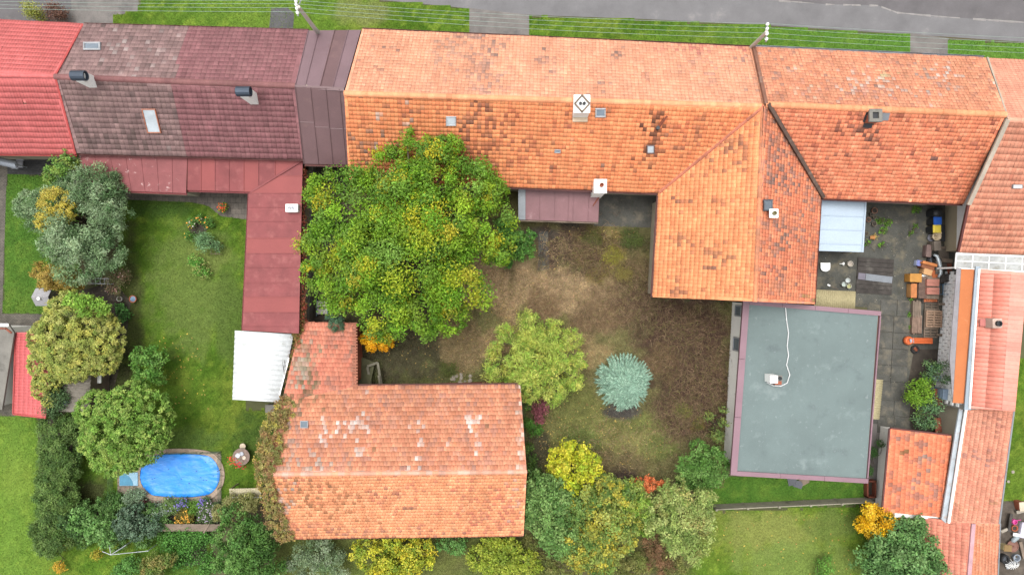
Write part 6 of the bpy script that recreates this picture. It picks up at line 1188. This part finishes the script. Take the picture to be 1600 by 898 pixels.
e, q = thing('broom', 'thin broom stick lying by the beige canopy', 'broom', 1301, 448, .05); MB().tube([W(1294, 445, .06), W(1310, 452, .06)], .018, 6).build('stick', M_WOOD, e); MB().bar(W(1293, 444.5, .06), W(1297, 446.4, .06), .1, .06).build('head', M_WHITE, e)
for i, (x, y, r, lb) in enumerate(((1367, 329, .2, 'largest clay pot by the blue lean-to'), (1362, 335, .12, 'small grey clay pot next to the largest one'), (1367, 339, .13, 'mossy clay pot among the weeds'), (1357.5, 343, .16, 'wide mossy clay pot against the blue lean-to'), (1366.5, 350, .17, 'clay pot half hidden by leafy weeds'), (1354, 365, .15, 'clay pot with dry plant by the lean-to edge'))): flowerpot(x, y, r, lb, (((160, 112, 90), (120, 108, 92), (118, 110, 84))[i % 3]), .26, None, 'clay pots by the lean-to')
e, q = thing('tipped_pot', 'orange clay pot tipped over and spilling straw', 'pot', 1363, 371, .15); M_ = Matrix.Rotation(1.2, 3, 'Y'); MB().lathe((q.x, q.y, .16), [(.11, -.15), (.16, .1), (.18, .1), (.18, .16), (.14, .16), (.1, -.1), (.001, -.1)], 14, M=M_).build('pot', cm('clay_orange', (206, 140, 70), .8), e)
rg = np.random.default_rng(3); P = np.array([q.x+.22, q.y+.08, .06])+rg.normal(0, .09, (90, 3))*[1, 1, .4]; leaves('straw', P, rg.normal(0, .5, (90, 3))+[0, 0, 1], .12, .03, np.tile(lin((206, 184, 90))*KA*1.2, (90, 1)), e)
# bins
def bin_(px, py, c, label, rnd=False):
    e, q = thing('wheelie_bin', label, 'bin', px, py, 1.05, 'bins along the gravel path'); s = .27
    MB().box((q.x, q.y, .5), (.5, .5, .96), tap=.8).build('body', M_DARK, e, .03)
    if rnd: MB().lathe((q.x, q.y, .98), [(.3, 0), (.28, .06), (.18, .14), (.001, .17)], 16).build('lid', M_DARK, e, smooth=True)
    else: MB().box((q.x, q.y, 1.01), (.56, .54, .06)).box((q.x, q.y, 1.05), (.44, .42, .04)).build('lid', cm('lid_%d' % c[0], c, .45, var=.06), e, .012)
    MB().tube([(q.x+.3, q.y-.2, .96), (q.x+.33, q.y-.2, 1.0), (q.x+.33, q.y+.2, 1.0), (q.x+.3, q.y+.2, .96)], .018, 6).build('handle', M_DARK, e)
    for sg in (-1, 1): MB().lathe((q.x+.2, q.y+.24*sg, .1), [(.1, -.025), (.1, .025)], 12, M=Matrix.Rotation(math.pi/2, 3, 'X')).build('wheel', M_RUB, e)
bin_(1465, 332, (50, 52, 56), 'black waste bin with domed lid under the tile eave', True); bin_(1465.5, 345, (20, 96, 200), 'waste bin with a blue lid'); bin_(1464.5, 357.5, (232, 206, 40), 'waste bin with a yellow lid')
e, q = thing('planter', 'cream coloured broken planter beside the yellow bin', 'planter', 1465, 369, .6); MB().lathe((q.x, q.y, 0), [(.18, 0), (.2, .3), (.32, .5), (.3, .58), (.2, .52), (.12, .35), (.001, .33)], 12).build('bowl', cm('cream_ceramic', (222, 198, 160), .5), e, smooth=True); MB().box((q.x+.05, q.y+.2, .62), (.45, .2, .1), .3).build('cistern', cm('cream_ceramic', (0, 0, 0)), e, .03)
e, q = thing('metal_basin', 'dented shiny metal basin on the ground by the planter', 'basin', 1454.5, 371.5, .15); MB().lathe((q.x, q.y, 0), [(.14, 0), (.23, .14), (.25, .15), (.22, .13), (.12, .03), (.001, .03)], 14).build('bowl', cm('tin', (196, 198, 214), .3, metal=.5), e); MB().tube([(q.x-.24, q.y, .14), (q.x-.3, q.y+.02, .16), (q.x-.24, q.y+.06, .14)], .012, 5).build('handle', M_GUT, e)
def boxy(name, label, cat, px, py, wp, dp, h, m1, rot=0, lid=None, boards=0, z0=0, group=None):
    """a cabinet or crate: body, overhanging top, boards on it, feet"""
    e, q = thing(name, label, cat, px, py, z0+h, group, z0); w, d = wp*PM, dp*PM; Rz = Matrix.Rotation(rot, 3, 'Z')
    MB().box((q.x, q.y, z0+h/2-.02), (w*.95, d*.95, h-.04), rot).build('body', m1, e, .01)
    if boards:
        for k in range(boards):
            o = Rz @ Vector((0, d*((k+.5)/boards-.5), 0)); MB().box((q.x+o.x, q.y+o.y, z0+h-.01+random.uniform(0, .01)), (w, d/boards-.02, .035), rot).build('board', lid or m1, e)
    else: MB().box((q.x, q.y, z0+h-.005), (w, d, .04), rot).build('top', lid or m1, e, .008)
    for sx in (-1, 1): o = Rz @ Vector((sx*w*.49, 0, 0)); MB().box((q.x+o.x, q.y+o.y, z0+h*.5), (.03, d*.8, h*.7), rot).build('side_panel', m1, e)
    return e, q
m_brn = cm('compost_brown', (120, 108, 96), .6); boxy('composter', 'grey-brown plastic composter with lid', 'composter', 1465, 384, 11, 15, .85, m_brn, .05)
boxy('brown_box', 'long brown wooden box standing by the composter', 'box', 1451.5, 392, 8, 19, .5, cm('maroon_board', (128, 104, 98), .7), -.1)
for i, (x, y, w, d, r, z, mm, lb) in enumerate(((1474, 364, 6, 26, .02, .5, M_DARK, 'dark sheet propped beside the bins'), (1478, 387, 15, 4.5, .02, .25, M_WOOD, 'short grey beam by the composter'), (1480, 407, 17, 6, -.1, .5, M_WOOD, 'grey wedge shaped board on the brown ramp'), (1484, 420, 7, 17, .04, .3, M_RUST, 'orange-brown board by the canopy corner'), (1475, 404, 16, 34, .03, .2, m_brn, 'large dark brown panel under the junk'))):
    e, q = thing('board', lb, 'board', x, y, z); MB().box((q.x, q.y, z-.03), (w*PM, d*PM, .05), r).build('panel', mm, e, .008); MB().box((q.x, q.y, (z-.05)/2), (w*PM*.8, min(.12, d*PM*.5), z-.05), r).build('support', M_WOODD, e); MB().box((q.x, q.y, z+.005), (w*PM*.96, .06, .03), r).build('cleat', mm, e)
def wheel(label, px, py, r, z=.25, rim=True):
    e, q = thing('spare_tyre' if rim else 'old_tyre', label, 'wheel' if rim else 'tyre', px, py, z); MB().lathe((q.x, q.y, 0), [(r*.62, .0), (r*.9, 0), (r, .06), (r, z-.06), (r*.9, z), (r*.62, z), (r*.6, z*.5), (r*.62, 0)], 22).build('tyre', M_RUB, e, smooth=True)
    if rim: MB().lathe((q.x, q.y, z*.35), [(r*.6, .08), (r*.5, .02), (r*.2, .06), (.001, .06)], 16).build('rim', cm('rim_grey', (110, 114, 122), .4, metal=.5), e)
    else: MB().lathe((q.x, q.y, .02), [(r*.6, 0), (.001, .04)], 14).build('soil', M_SOIL, e)
    return q
wheel('spare car wheel with steel rim in the junk pile', 1457, 406, .33); q = wheel('old tyre holding a broken clay shard', 1431, 546, .3, .2, False)
o = MB().box((q.x-.05, q.y+.08, .14), (.2, .1, .16), .6, tilt=(.5, .3)).box((q.x+.08, q.y-.02, .12), (.1, .16, .12), .2, tilt=(.2, .6)).build('clay_shard', M_BRICKR); tag(o, 'broken terracotta shards inside the old tyre', 'shard')
o = MB().tube([W(1459, 398, .7), W(1464, 400, .72), (W(1467, 408, .72)), W(1469.5, 418, .7), W(1470, 427, .7), W(1466, 433, .66)], [.08, .12, .13, .13, .12, .08], 8).build('car_bumper', cm('silver_paint', (190, 200, 206), .3, metal=.4), None, smooth=True); tag(o, 'silver car bumper curving round the junk pile', 'bumper')
e, q = thing('bumper_rest', 'dark crate supporting the silver bumper', 'crate', 1466, 416, .55)
MB().box((q.x, q.y, .3), (.4, 1.1, .6)).build('body', M_WOODD, e, .01); MB().box((q.x, q.y+.3, .61), (.42, .1, .03)).box((q.x, q.y-.3, .61), (.42, .1, .03)).build('slat', M_WOOD, e)
boxy('plastic_tub', 'pale blue plastic tub at the edge of the junk', 'tub', 1437, 411, 9, 9, .4, cm('pale_blue_plastic', (186, 196, 226), .4), -.15, cm('blue_plastic', (120, 130, 190), .4))
m_or = cm('orange_wood', (206, 124, 56), .6, var=.2, sc1=3); m_or2 = cm('brown_wood', (150, 88, 50), .6, var=.2, sc1=3)
boxy('orange_plank', 'orange wooden plank on top of the junk pile', 'plank', 1453, 412, 23, 4.5, .7, m_or, -.24); boxy('brown_plank', 'brown wooden panel under the orange plank', 'panel', 1450, 417, 20, 7, .55, m_or2, -.26)
boxy('cardboard_box', 'tan cardboard box with a white sheet under it', 'box', 1450, 425, 13, 9, .6, cm('cardboard', (222, 168, 110), .8), -.3); boxy('orange_chest', 'small dark orange chest squeezed under the bumper', 'chest', 1461, 428, 9, 12, .5, cm('deep_orange', (190, 96, 36), .6), .05); boxy('white_sheet', 'white sheet lying below the cardboard box', 'sheet', 1448, 432, 15, 5, .3, M_WHITE, -.35)
boxy('mustard_cabinet', 'mustard coloured cabinet lying on its back', 'cabinet', 1431, 434, 18, 13, .75, cm('mustard', (206, 142, 40), .6), -.03); boxy('tan_cabinet', 'narrow tan board cabinet below the mustard one', 'cabinet', 1428, 454, 9, 22, .6, cm('tan_board', (204, 146, 78), .6), -.02, m_or)
boxy('rusty_chest', 'rust stained chest behind the mustard cabinet', 'chest', 1442, 449, 13, 34, .6, cm('rust_cloth', (116, 92, 80), .9, var=.35, sc1=5), -.03, cm('rust_cloth', (0, 0, 0)), 2)
boxy('wooden_crate', 'low brown crate carrying two pinkish drawers', 'crate', 1457, 449, 21, 36, .5, M_WOOD, -.03, M_WOOD, 6)
for k, y in enumerate((441.5, 454.5)): boxy('pink_drawer', ('pinkish brown drawer on the crate, towards the orange plank', 'pinkish brown drawer on the crate, towards the pallets')[k], 'drawer', 1458, y, 19, 11, .3, cm('pink_board', (190, 122, 104), .7, var=.1), -.02, None, 2, z0=.5)
def stack(name, label, cat, px, py, wp, dp, n, h, mm, rot=0, along='y', group=None):
    e, q = thing(name, label, cat, px, py, h, group); w, d = wp*PM, dp*PM; Rz = Matrix.Rotation(rot, 3, 'Z'); L = 2
    for lv in range(L):
        for k in range(n):
            o = Rz @ (Vector((w*((k+.5)/n-.5), random.uniform(-.06, .06), 0)) if along == 'y' else Vector((random.uniform(-.06, .06), d*((k+.5)/n-.5), 0)))
            MB().box((q.x+o.x, q.y+o.y, h*(lv+.5)/L+random.uniform(-.005, .012)), ((w/n-.015, d, h/L-.01) if along == 'y' else (w, d/n-.015, h/L-.01)), rot+random.uniform(-.02, .02)).build('plank', mm, e)
stack('plank_stack', 'stack of grey planks beside the tan cabinet', 'plank stack', 1433, 482, 13, 24, 5, .4, M_WOOD, -.03, group='plank stacks'); stack('plank_stack', 'stack of brownish planks beside the orange trough', 'plank stack', 1433, 507, 15, 28, 7, .36, cm('brown_planks', (152, 124, 106), .85, var=.3, sc1=4), -.04, group='plank stacks'); stack('timber_pile', 'pile of dark rough timbers against the white block wall', 'timber pile', 1483, 434, 26, 13, 5, .5, M_WOODD, .08, 'x')
def pallet(label, px, py, wp, dp, z0, mm, rot=-.03):
    e, q = thing('wooden_pallet', label, 'pallet', px, py, z0+.14, 'pallets', z0); w, d = wp*PM, dp*PM; Rz = Matrix.Rotation(rot, 3, 'Z')
    for k in range(7): o = Rz @ Vector((0, d*(k/6-.5)*.93, 0)); MB().box((q.x+o.x, q.y+o.y, z0+.13), (w, d/10, .025), rot).build('slat', mm, e)
    for s in (-1, 0, 1): o = Rz @ Vector((s*w*.46, 0, 0)); MB().box((q.x+o.x, q.y+o.y, z0+.06), (.09, d, .11), rot).build('bearer', mm, e)
pallet('grey pallet leaning under the brown one, tile side', 1456, 482, 22, 26, 0, M_WOOD); pallet('grey pallet under the brown one, trough side', 1455, 514, 22, 26, 0, M_WOOD); pallet('grey pallet in the middle of the pallet stack', 1456.5, 498, 23, 30, .145, M_WOOD); pallet('fresh brown pallet on top of the pallet stack', 1460, 498, 25, 25, .29, cm('fresh_wood', (184, 150, 122), .8, var=.15, sc1=4))
e, q = thing('tile_row', 'row of spare orange roof tiles on a board', 'tiles', 1454, 469, .2); MB().box((q.x, q.y, .08), (1.1, .4, .16)).build('board', M_WOODD, e)
for k in range(6): MB().box((q.x-.4+k*.16, q.y, .2), (.14, .22, .05), tilt=(0, .25)).build('tile', cm('spare_tile', (222, 124, 72), .8), e)
for x, y, w in ((1477, 475, 22), (1472, 523, 16)): e, q = thing('fence_rail', ('grey beam reaching from the pallets to the block wall, tile side', 'grey beam reaching from the pallets to the block wall, trough side')[w == 16], 'beam', x, y, .3); MB().box((q.x, q.y, .26), (w*PM, .16, .1)).build('beam', M_WOOD, e); MB().box((q.x-w*PM*.4, q.y, .1), (.1, .1, .24)).box((q.x+w*PM*.4, q.y, .1), (.1, .1, .24)).build('block', M_WOODD, e)
e, q = thing('crate_frame', 'open blue metal frame crate by the block wall', 'crate', 1479, 452, .6); mb = cm('blue_metal', (90, 130, 160), .5); w, d = .5, .7
for sx in (-1, 1):
    for sy in (-1, 1): MB().box((q.x+sx*w/2, q.y+sy*d/2, .3), (.04, .04, .62)).build('leg', mb, e)
for z in (.2, .6):
    for s in (-1, 1): MB().box((q.x, q.y+s*d/2, z), (w, .035, .04)).build('rail', mb, e); MB().box((q.x+s*w/2, q.y, z), (.035, d, .04)).build('rail', mb, e)
e, q = thing('orange_trough', 'orange ribbed plastic trough with a rounded end', 'trough', 1439, 532, .45); mo = cm('orange_plastic', (228, 108, 44), .45, var=.08); w = 36*PM
for k in range(4): MB().tube([(q.x-w*.42, q.y-.15+k*.1, .42), (q.x+w*.5, q.y-.17+k*.1, .42)], .055, 8).build('rib', mo, e)
MB().box((q.x, q.y, .22), (w*.9, .36, .4)).build('body', mo, e, .03); MB().lathe((q.x-w*.5, q.y, .1), [(.28, 0), (.32, .25), (.26, .4), (.18, .42), (.14, .3), (.001, .28)], 16).build('rounded_end', mo, e, smooth=True); MB().box((q.x-w*.4, q.y, .47), (.26, .28, .04), .2).build('grey_insert', cm('insert_grey', (180, 184, 200), .4), e)
for i, (x, y, w, d, r, z, mm, lb) in enumerate(((1462, 575, 13, 10, .1, .8, cm('blue_grey_board', (150, 170, 186), .7), 'blue-grey board under the climbing rose, block wall side'), (1466, 591, 16, 8, -.1, .6, cm('blue_grey_board', (0, 0, 0)), 'blue-grey board with peeling paint below the rose'), (1467, 620, 11, 26, .05, .9, M_RUST, 'upright rusty sheet fence beside the green shrub'), (1488, 645, 22, 26, -.1, .4, cm('rust_floor', (112, 70, 58), .9, var=.3, sc1=3), 'dark rusty steel plate beside the long shed'), (1466, 664, 10, 22, .1, .7, M_RUST, 'rust red board by the square shed'))):
    e, q = thing('scrap_sheet', lb, 'sheet', x, y, z); MB().box((q.x, q.y, z-.03), (w*PM, d*PM, .05), r).build('panel', mm, e, .006); MB().box((q.x, q.y, (z-.05)/2), (w*PM*.7, d*PM*.7, z-.05), r).build('support', M_WOODD, e)
    for k in (-1, 1): MB().box((q.x, q.y+k*d*PM*.3, z+.008), (w*PM*.95, .06, .03), r).build('batten', mm, e)
boxy('meter_box', 'blue-grey metal box at the rusty roof end', 'box', 1481, 616, 15, 16, 1.5, cm('meter_blue', (150, 172, 196), .5), -.03); stack('slat_pile', 'row of black slats behind the square shed', 'slat pile', 1483, 670, 20, 26, 7, .35, M_WOODD, -.05, 'x')
# concrete fence on the bottom lawn
e, q = thing('concrete_fence', 'low mossy concrete plank fence across the bottom lawn', 'fence', 1235, 781)
A, B = W(1112, 788, 0), W(1352, 777, 0); mf = cm('fence_concrete', (156, 150, 130), .9, var=.2, stain=S(84, 86, 64))
for k in range(6): P = A.lerp(B, k/5); MB().box((P.x, P.y, .55), (.14, .14, 1.3), .05).build('post', mf, e)
for k in range(5):
    for r in range(3): P, Q_ = A.lerp(B, k/5+.004), A.lerp(B, (k+1)/5-.004); z = .2+r*.36; MB().bar(P+Vector((0, 0, z)), Q_+Vector((0, 0, z)), .07, .34).build('plank', mf, e)
e, q = thing('brick_chamber', 'open rusty brick chamber at the annexe corner', 'chamber', 1362, 764, .5)
for sx in (-1, 1): MB().box((q.x+sx*.28, q.y, .25), (.1, 1.15, .55)).build('wall', M_RUST, e); MB().box((q.x, q.y+sx*.55, .25), (.66, .1, .55)).build('wall', M_RUST, e)
MB().box((q.x, q.y, .05), (.5, 1.0, .04)).build('floor', M_SOIL, e)
for i, (x, y, r) in enumerate(((1238, 752, .2), (1247, 756, -.3), (1256, 751, .5))): q = W(x, y, .05); o = MB().box((q.x, q.y, .05+.02*i), (.62, .5, .05), r).box((q.x+.05, q.y+.03, .085+.02*i), (.5, .44, .03), r+.1).build('slate_slab', (cm('slate', (98, 100, 108), .7), cm('slate', (0, 0, 0)), M_WOOD)[i]); tag(o, ('grey slate slabs lying on the grass under the annexe edge', 'dark slate slab tilted on the other slates', 'brown board end next to the slates')[i], 'slab')
# barn alcove, stones, chair, wall
e, q = thing('leaning_board', 'mossy green board leaning in the barn corner', 'board', 570, 580, .9); c = [W(561, 556, .4), W(586, 566, .4), W(578, 602, 1.2), W(561, 603, 1.2)]; MB().prism(off(c, -.05), c).build('panel', cm('mossy_board', (104, 104, 72), .9, var=.2), e); MB().box((W(568, 598, 1).x, W(568, 598, 1).y, .5), (.3, .1, 1.1)).build('support', M_WOODD, e)
e, q = thing('door_frame', 'old grey wooden door frame leaning by the barn', 'frame', 585, 588, .8)
for a, b in (((574, 572), (580, 604)), ((574, 572), (590, 566)), ((590, 566), (596, 600)), ((592, 586), (594, 603))): MB().bar(W(*a, 1.0), W(*b, .6), .16, .06).build('jamb', cm('grey_planks', (142, 138, 118), .85, var=.2, sc1=4), e)
for a in ((576, 600), (594, 600)): v = W(*a, .6); MB().box((v.x, v.y, .3), (.1, .1, .66)).build('prop', M_WOODD, e)
e, q = thing('stone_pile', 'small heap of pale field stones near the barn roof', 'stones', 720, 592); rg = np.random.default_rng(5)
for k in range(16):
    v = W(720+rg.normal(0, 8), 592+rg.normal(0, 4), 0); r = rg.uniform(.1, .2); bm = bmesh.new(); bmesh.ops.create_icosphere(bm, subdivisions=1, radius=r)
    for w_ in bm.verts: w_.co *= rg.uniform(.75, 1.15); w_.co.z *= .6
    me = bpy.data.meshes.new('stone'); bm.to_mesh(me); bm.free(); me.materials.append(M_STONE); inst('stone', me, e, (v.x, v.y, r*.4))
e, q = thing('folding_lounger', 'pale folding garden lounger in the dark bed by the walnut', 'lounger', 503, 478, .4)
for k, y in enumerate((470, 481)): c = [W(495, y, .4), W(511, y, .4), W(511, y+9.5, .4), W(495, y+9.5, .4)]; MB().prism(off(c, -.04), c).build('cushion', cm('cushion_pale', (196, 192, 184), .8), e, .01)
for x in (494.5, 511.5): MB().tube([W(x, 467, .42), W(x, 494, .42)], .025, 6).build('rail', cm('tube_teal', (110, 150, 160), .4), e)
for x in (495, 511):
    for y in (469, 492): v = W(x, y, .4); MB().box((v.x, v.y, .2), (.04, .04, .42)).build('leg', cm('tube_teal', (0, 0, 0)), e)
e, q = thing('boundary_wall', 'narrow concrete boundary wall beside the red felt roof', 'wall', 484, 380, 1); a, b = W(486, 258, 1.1), W(480, 505, 1.1)
for k in range(6): P, Q_ = a.lerp(b, k/6), a.lerp(b, (k+1)/6-.003); MB().bar(P-Vector((0, 0, .58)), Q_-Vector((0, 0, .58)), .22, 1.16).build('panel', M_CONC, e); MB().bar(P+Vector((0, 0, .03)), Q_+Vector((0, 0, .03)), .3, .06).build('coping', M_CONC, e)
o, q = thing('stepping_board', 'weathered dark board lying behind the blue spruce', 'board', 968, 646, .05); MB().box((q.x, q.y, .03), (1.6, .5, .05), .05).build('panel', M_WOODD, o); MB().box((q.x-.4, q.y, .065), (.08, .5, .03), .05).box((q.x+.4, q.y, .065), (.08, .5, .03), .05).build('batten', M_WOODD, o)
e, q = thing('old_tyre', 'small old tyre ring lying by the barn gable', 'tyre', 832, 698, .15); MB().lathe((q.x, q.y, 0), [(.1, 0), (.18, 0), (.2, .05), (.2, .1), (.18, .14), (.1, .14), (.1, 0)], 18).build('tyre', cm('dusty_rubber', (92, 82, 62), .9), e, smooth=True); MB().lathe((q.x, q.y, .01), [(.1, 0), (.001, .02)], 10).build('soil', M_SOIL, e)
e, q = thing('downpipe_box', 'grey drain box at the creeper corner under the white lean-to', 'box', 422, 638, .6); MB().box((q.x, q.y, .3), (.6, .5, .6)).build('body', M_CONC, e, .02); MB().box((q.x, q.y, .62), (.66, .56, .05)).build('lid', M_CONC, e, .01)
# trellis on the lawn
e, q = thing('trellis', 'small grey stick trellis beside the feathery lawn shrub', 'trellis', 338, 383, .5)
for y in (378, 396): MB().tube([W(328, y, .5), W(344, y+1, .5)], .018, 5).build('rail', M_WOOD, e)
for x in (330, 337, 343): MB().tube([W(x, 377, .52), W(x, 398, .52)], .014, 5).build('stick', M_WOOD, e)
for x, y in ((329, 378), (343.5, 379), (329, 396), (343.5, 397)): v = W(x, y, .5); MB().tube([(v.x, v.y, .52), (v.x, v.y, -.05)], .018, 5).build('post', M_WOOD, e)
# scrap heap by the gabled shed
e, q = thing('watering_can', 'pink plastic watering can on the scrap heap', 'watering can', 1588, 816, .7, z0=.3); mp = cm('pink_plastic', (232, 70, 160), .4, var=.05)
MB().lathe((q.x, q.y, .3), [(.16, 0), (.19, .1), (.17, .3), (.12, .32), (.11, .2), (.001, .2)], 14).build('body', mp, e); MB().tube([(q.x+.1, q.y+.05, .45), (q.x+.34, q.y+.2, .68)], [.04, .025], 7).build('spout', mp, e); MB().tube([(q.x-.16, q.y, .4), (q.x-.28, q.y-.05, .5), (q.x-.12, q.y, .62)], .02, 6).build('handle', mp, e)
m_ = MB(); rg = np.random.default_rng(12); n = 26; V = []; Fq = []
for i in range(n+1):
    for j in range(n+1):
        x, y = 1562+(1700-1562)*i/n, 782+(930-782)*j/n; ed = min(i, n-i, j, n-j)/4; z = .02+min(1, ed)*(.12+.35*float(fbm(np.array([x*.06]), np.array([y*.06]), 7)[0])); v = W(x, y, 0); V.append((v.x, v.y, z))
for i in range(n):
    for j in range(n): a = i*(n+1)+j; Fq.append([a, a+1, a+n+2, a+n+1])
tag(npmesh('rubbish_mound', V, Fq, cm('rubbish_soil', (96, 86, 76), 1, var=.35, sc1=2.5, stain=S(130, 118, 104), bmp=.9)), 'mound of dark earth and rubble under the scrap', 'mound')
flowerpot(1586, 825, .2, 'orange plastic pot on the scrap heap', (206, 106, 60), .5)
boxy('white_trough', 'white plastic trough at the scrap heap rim', 'trough', 1600, 828, 10, 24, .55, cm('violet_white', (208, 204, 222), .5), -.2); boxy('cream_box', 'old cream wooden box lying open on the scrap', 'box', 1575, 856, 12, 10, .45, cm('cream_wood', (206, 190, 140), .7), -.05, cm('brown_inset', (150, 120, 70), .8)); boxy('clay_crate', 'crate with a pale lid at the back of the scrap heap', 'crate', 1597, 791, 8, 14, .6, M_BRICKR, .1, cm('pale_lid', (226, 206, 180), .7))
e, q = thing('gas_bottle', 'pale grey gas bottle lying on the scrap', 'gas bottle', 1588, 842, .5, z0=.2); MB().lathe((q.x, q.y, .38), [(.001, -.34), (.1, -.3), (.16, -.2), (.16, .2), (.1, .3), (.04, .34), (.001, .36)], 14, M=Matrix.Rotation(.7, 3, 'Z') @ Matrix.Rotation(math.pi/2, 3, 'Y')).build('body', cm('bottle_grey', (164, 178, 184), .4), e, smooth=True); MB().lathe((q.x+.27, q.y+.23, .38), [(.05, -.03), (.05, .05)], 8, M=Matrix.Rotation(.7, 3, 'Z') @ Matrix.Rotation(math.pi/2, 3, 'Y')).build('valve', M_GUT, e)
e, q = thing('rusty_drum_lid', 'round rusty drum lid on the scrap heap', 'lid', 1583, 853, .4, z0=.3); MB().lathe((q.x, q.y, .33), [(.42, 0), (.42, .06), (.36, .06), (.34, .03), (.001, .03)], 20).build('disc', cm('drum_rust', (140, 98, 84), .8, var=.2, sc1=4), e); MB().tube([(q.x-.08, q.y, .37), (q.x, q.y, .43), (q.x+.08, q.y, .37)], .015, 5).build('handle', M_RUST, e)
wheel('bicycle sized rusty wheel on the scrap heap', 1572, 874, .32, .45)
e, q = thing('wire_basket', 'crushed grey wire basket on the scrap heap', 'basket', 1586, 884, .6, z0=.2)
for k in range(9): t = math.pi*k/9; MB().tube([(q.x+.55*math.cos(t), q.y+.36*math.sin(t), .3), (q.x+.2*math.cos(t+.4), q.y+.15*math.sin(t+.4), .62+.05*(k % 3)), (q.x-.5*math.cos(t), q.y-.34*math.sin(t), .32)], .02, 5).build('wire', M_WHITE, e)
MB().box((q.x, q.y, .3), (.9, .4, .06), .3).build('tray', M_GUT, e)
for i, (a, b, mm, lb) in enumerate((((1594, 846), (1600, 872), M_WOOD, 'pale plank sticking out of the scrap heap'), ((1580, 802), (1576, 830), M_WOODD, 'rotten dark plank on the scrap heap edge'), ((1588, 800), (1600, 797), M_STONE, 'flat stone lintel on top of the scrap heap'), ((1583, 834), (1597, 836), M_WHITE, 'white slat across the scrap heap'), ((1564, 830), (1574, 826), M_STONE, 'broken pale slab by the gabled shed gutter'))):
    o = MB().bar(W(*a, .5), W(*b, .5), .18, .07).bar(W(*a, .42), W(*b, .42), .22, .07).build('scrap_plank', mm); tag(o, lb, 'plank')
e, q = thing('grey_tub', 'blue-grey plastic tub on the scrap heap', 'tub', 1589, 871, .5, z0=.2); MB().lathe((q.x, q.y, .2), [(.18, 0), (.24, .3), (.26, .3), (.26, .33), (.2, .33), (.16, .1), (.001, .08)], 14).build('bowl', cm('tub_grey', (150, 160, 172), .4), e); MB().tube([(q.x-.24, q.y, .5), (q.x-.3, q.y+.05, .52), (q.x-.22, q.y+.1, .5)], .015, 5).build('handle', M_GUT, e)
e, q = thing('lawn_post', 'thin garden post with a round cap on the right lawn', 'post', 1576, 752, .8); MB().tube([(q.x, q.y, -.1), (q.x, q.y, .75)], .03, 8).build('pole', M_WOODD, e); MB().lathe((q.x, q.y, .75), [(.07, 0), (.1, .04), (.001, .08)], 12).build('cap', M_STONE, e)
q = W(1583, 737, .05); o = MB().lathe((q.x, q.y, -.02), [(.13, 0), (.12, .07), (.06, .11), (.001, .12)], 9).build('stepping_stone', M_STONE); tag(o, 'small pale round stone on the right lawn', 'stone')
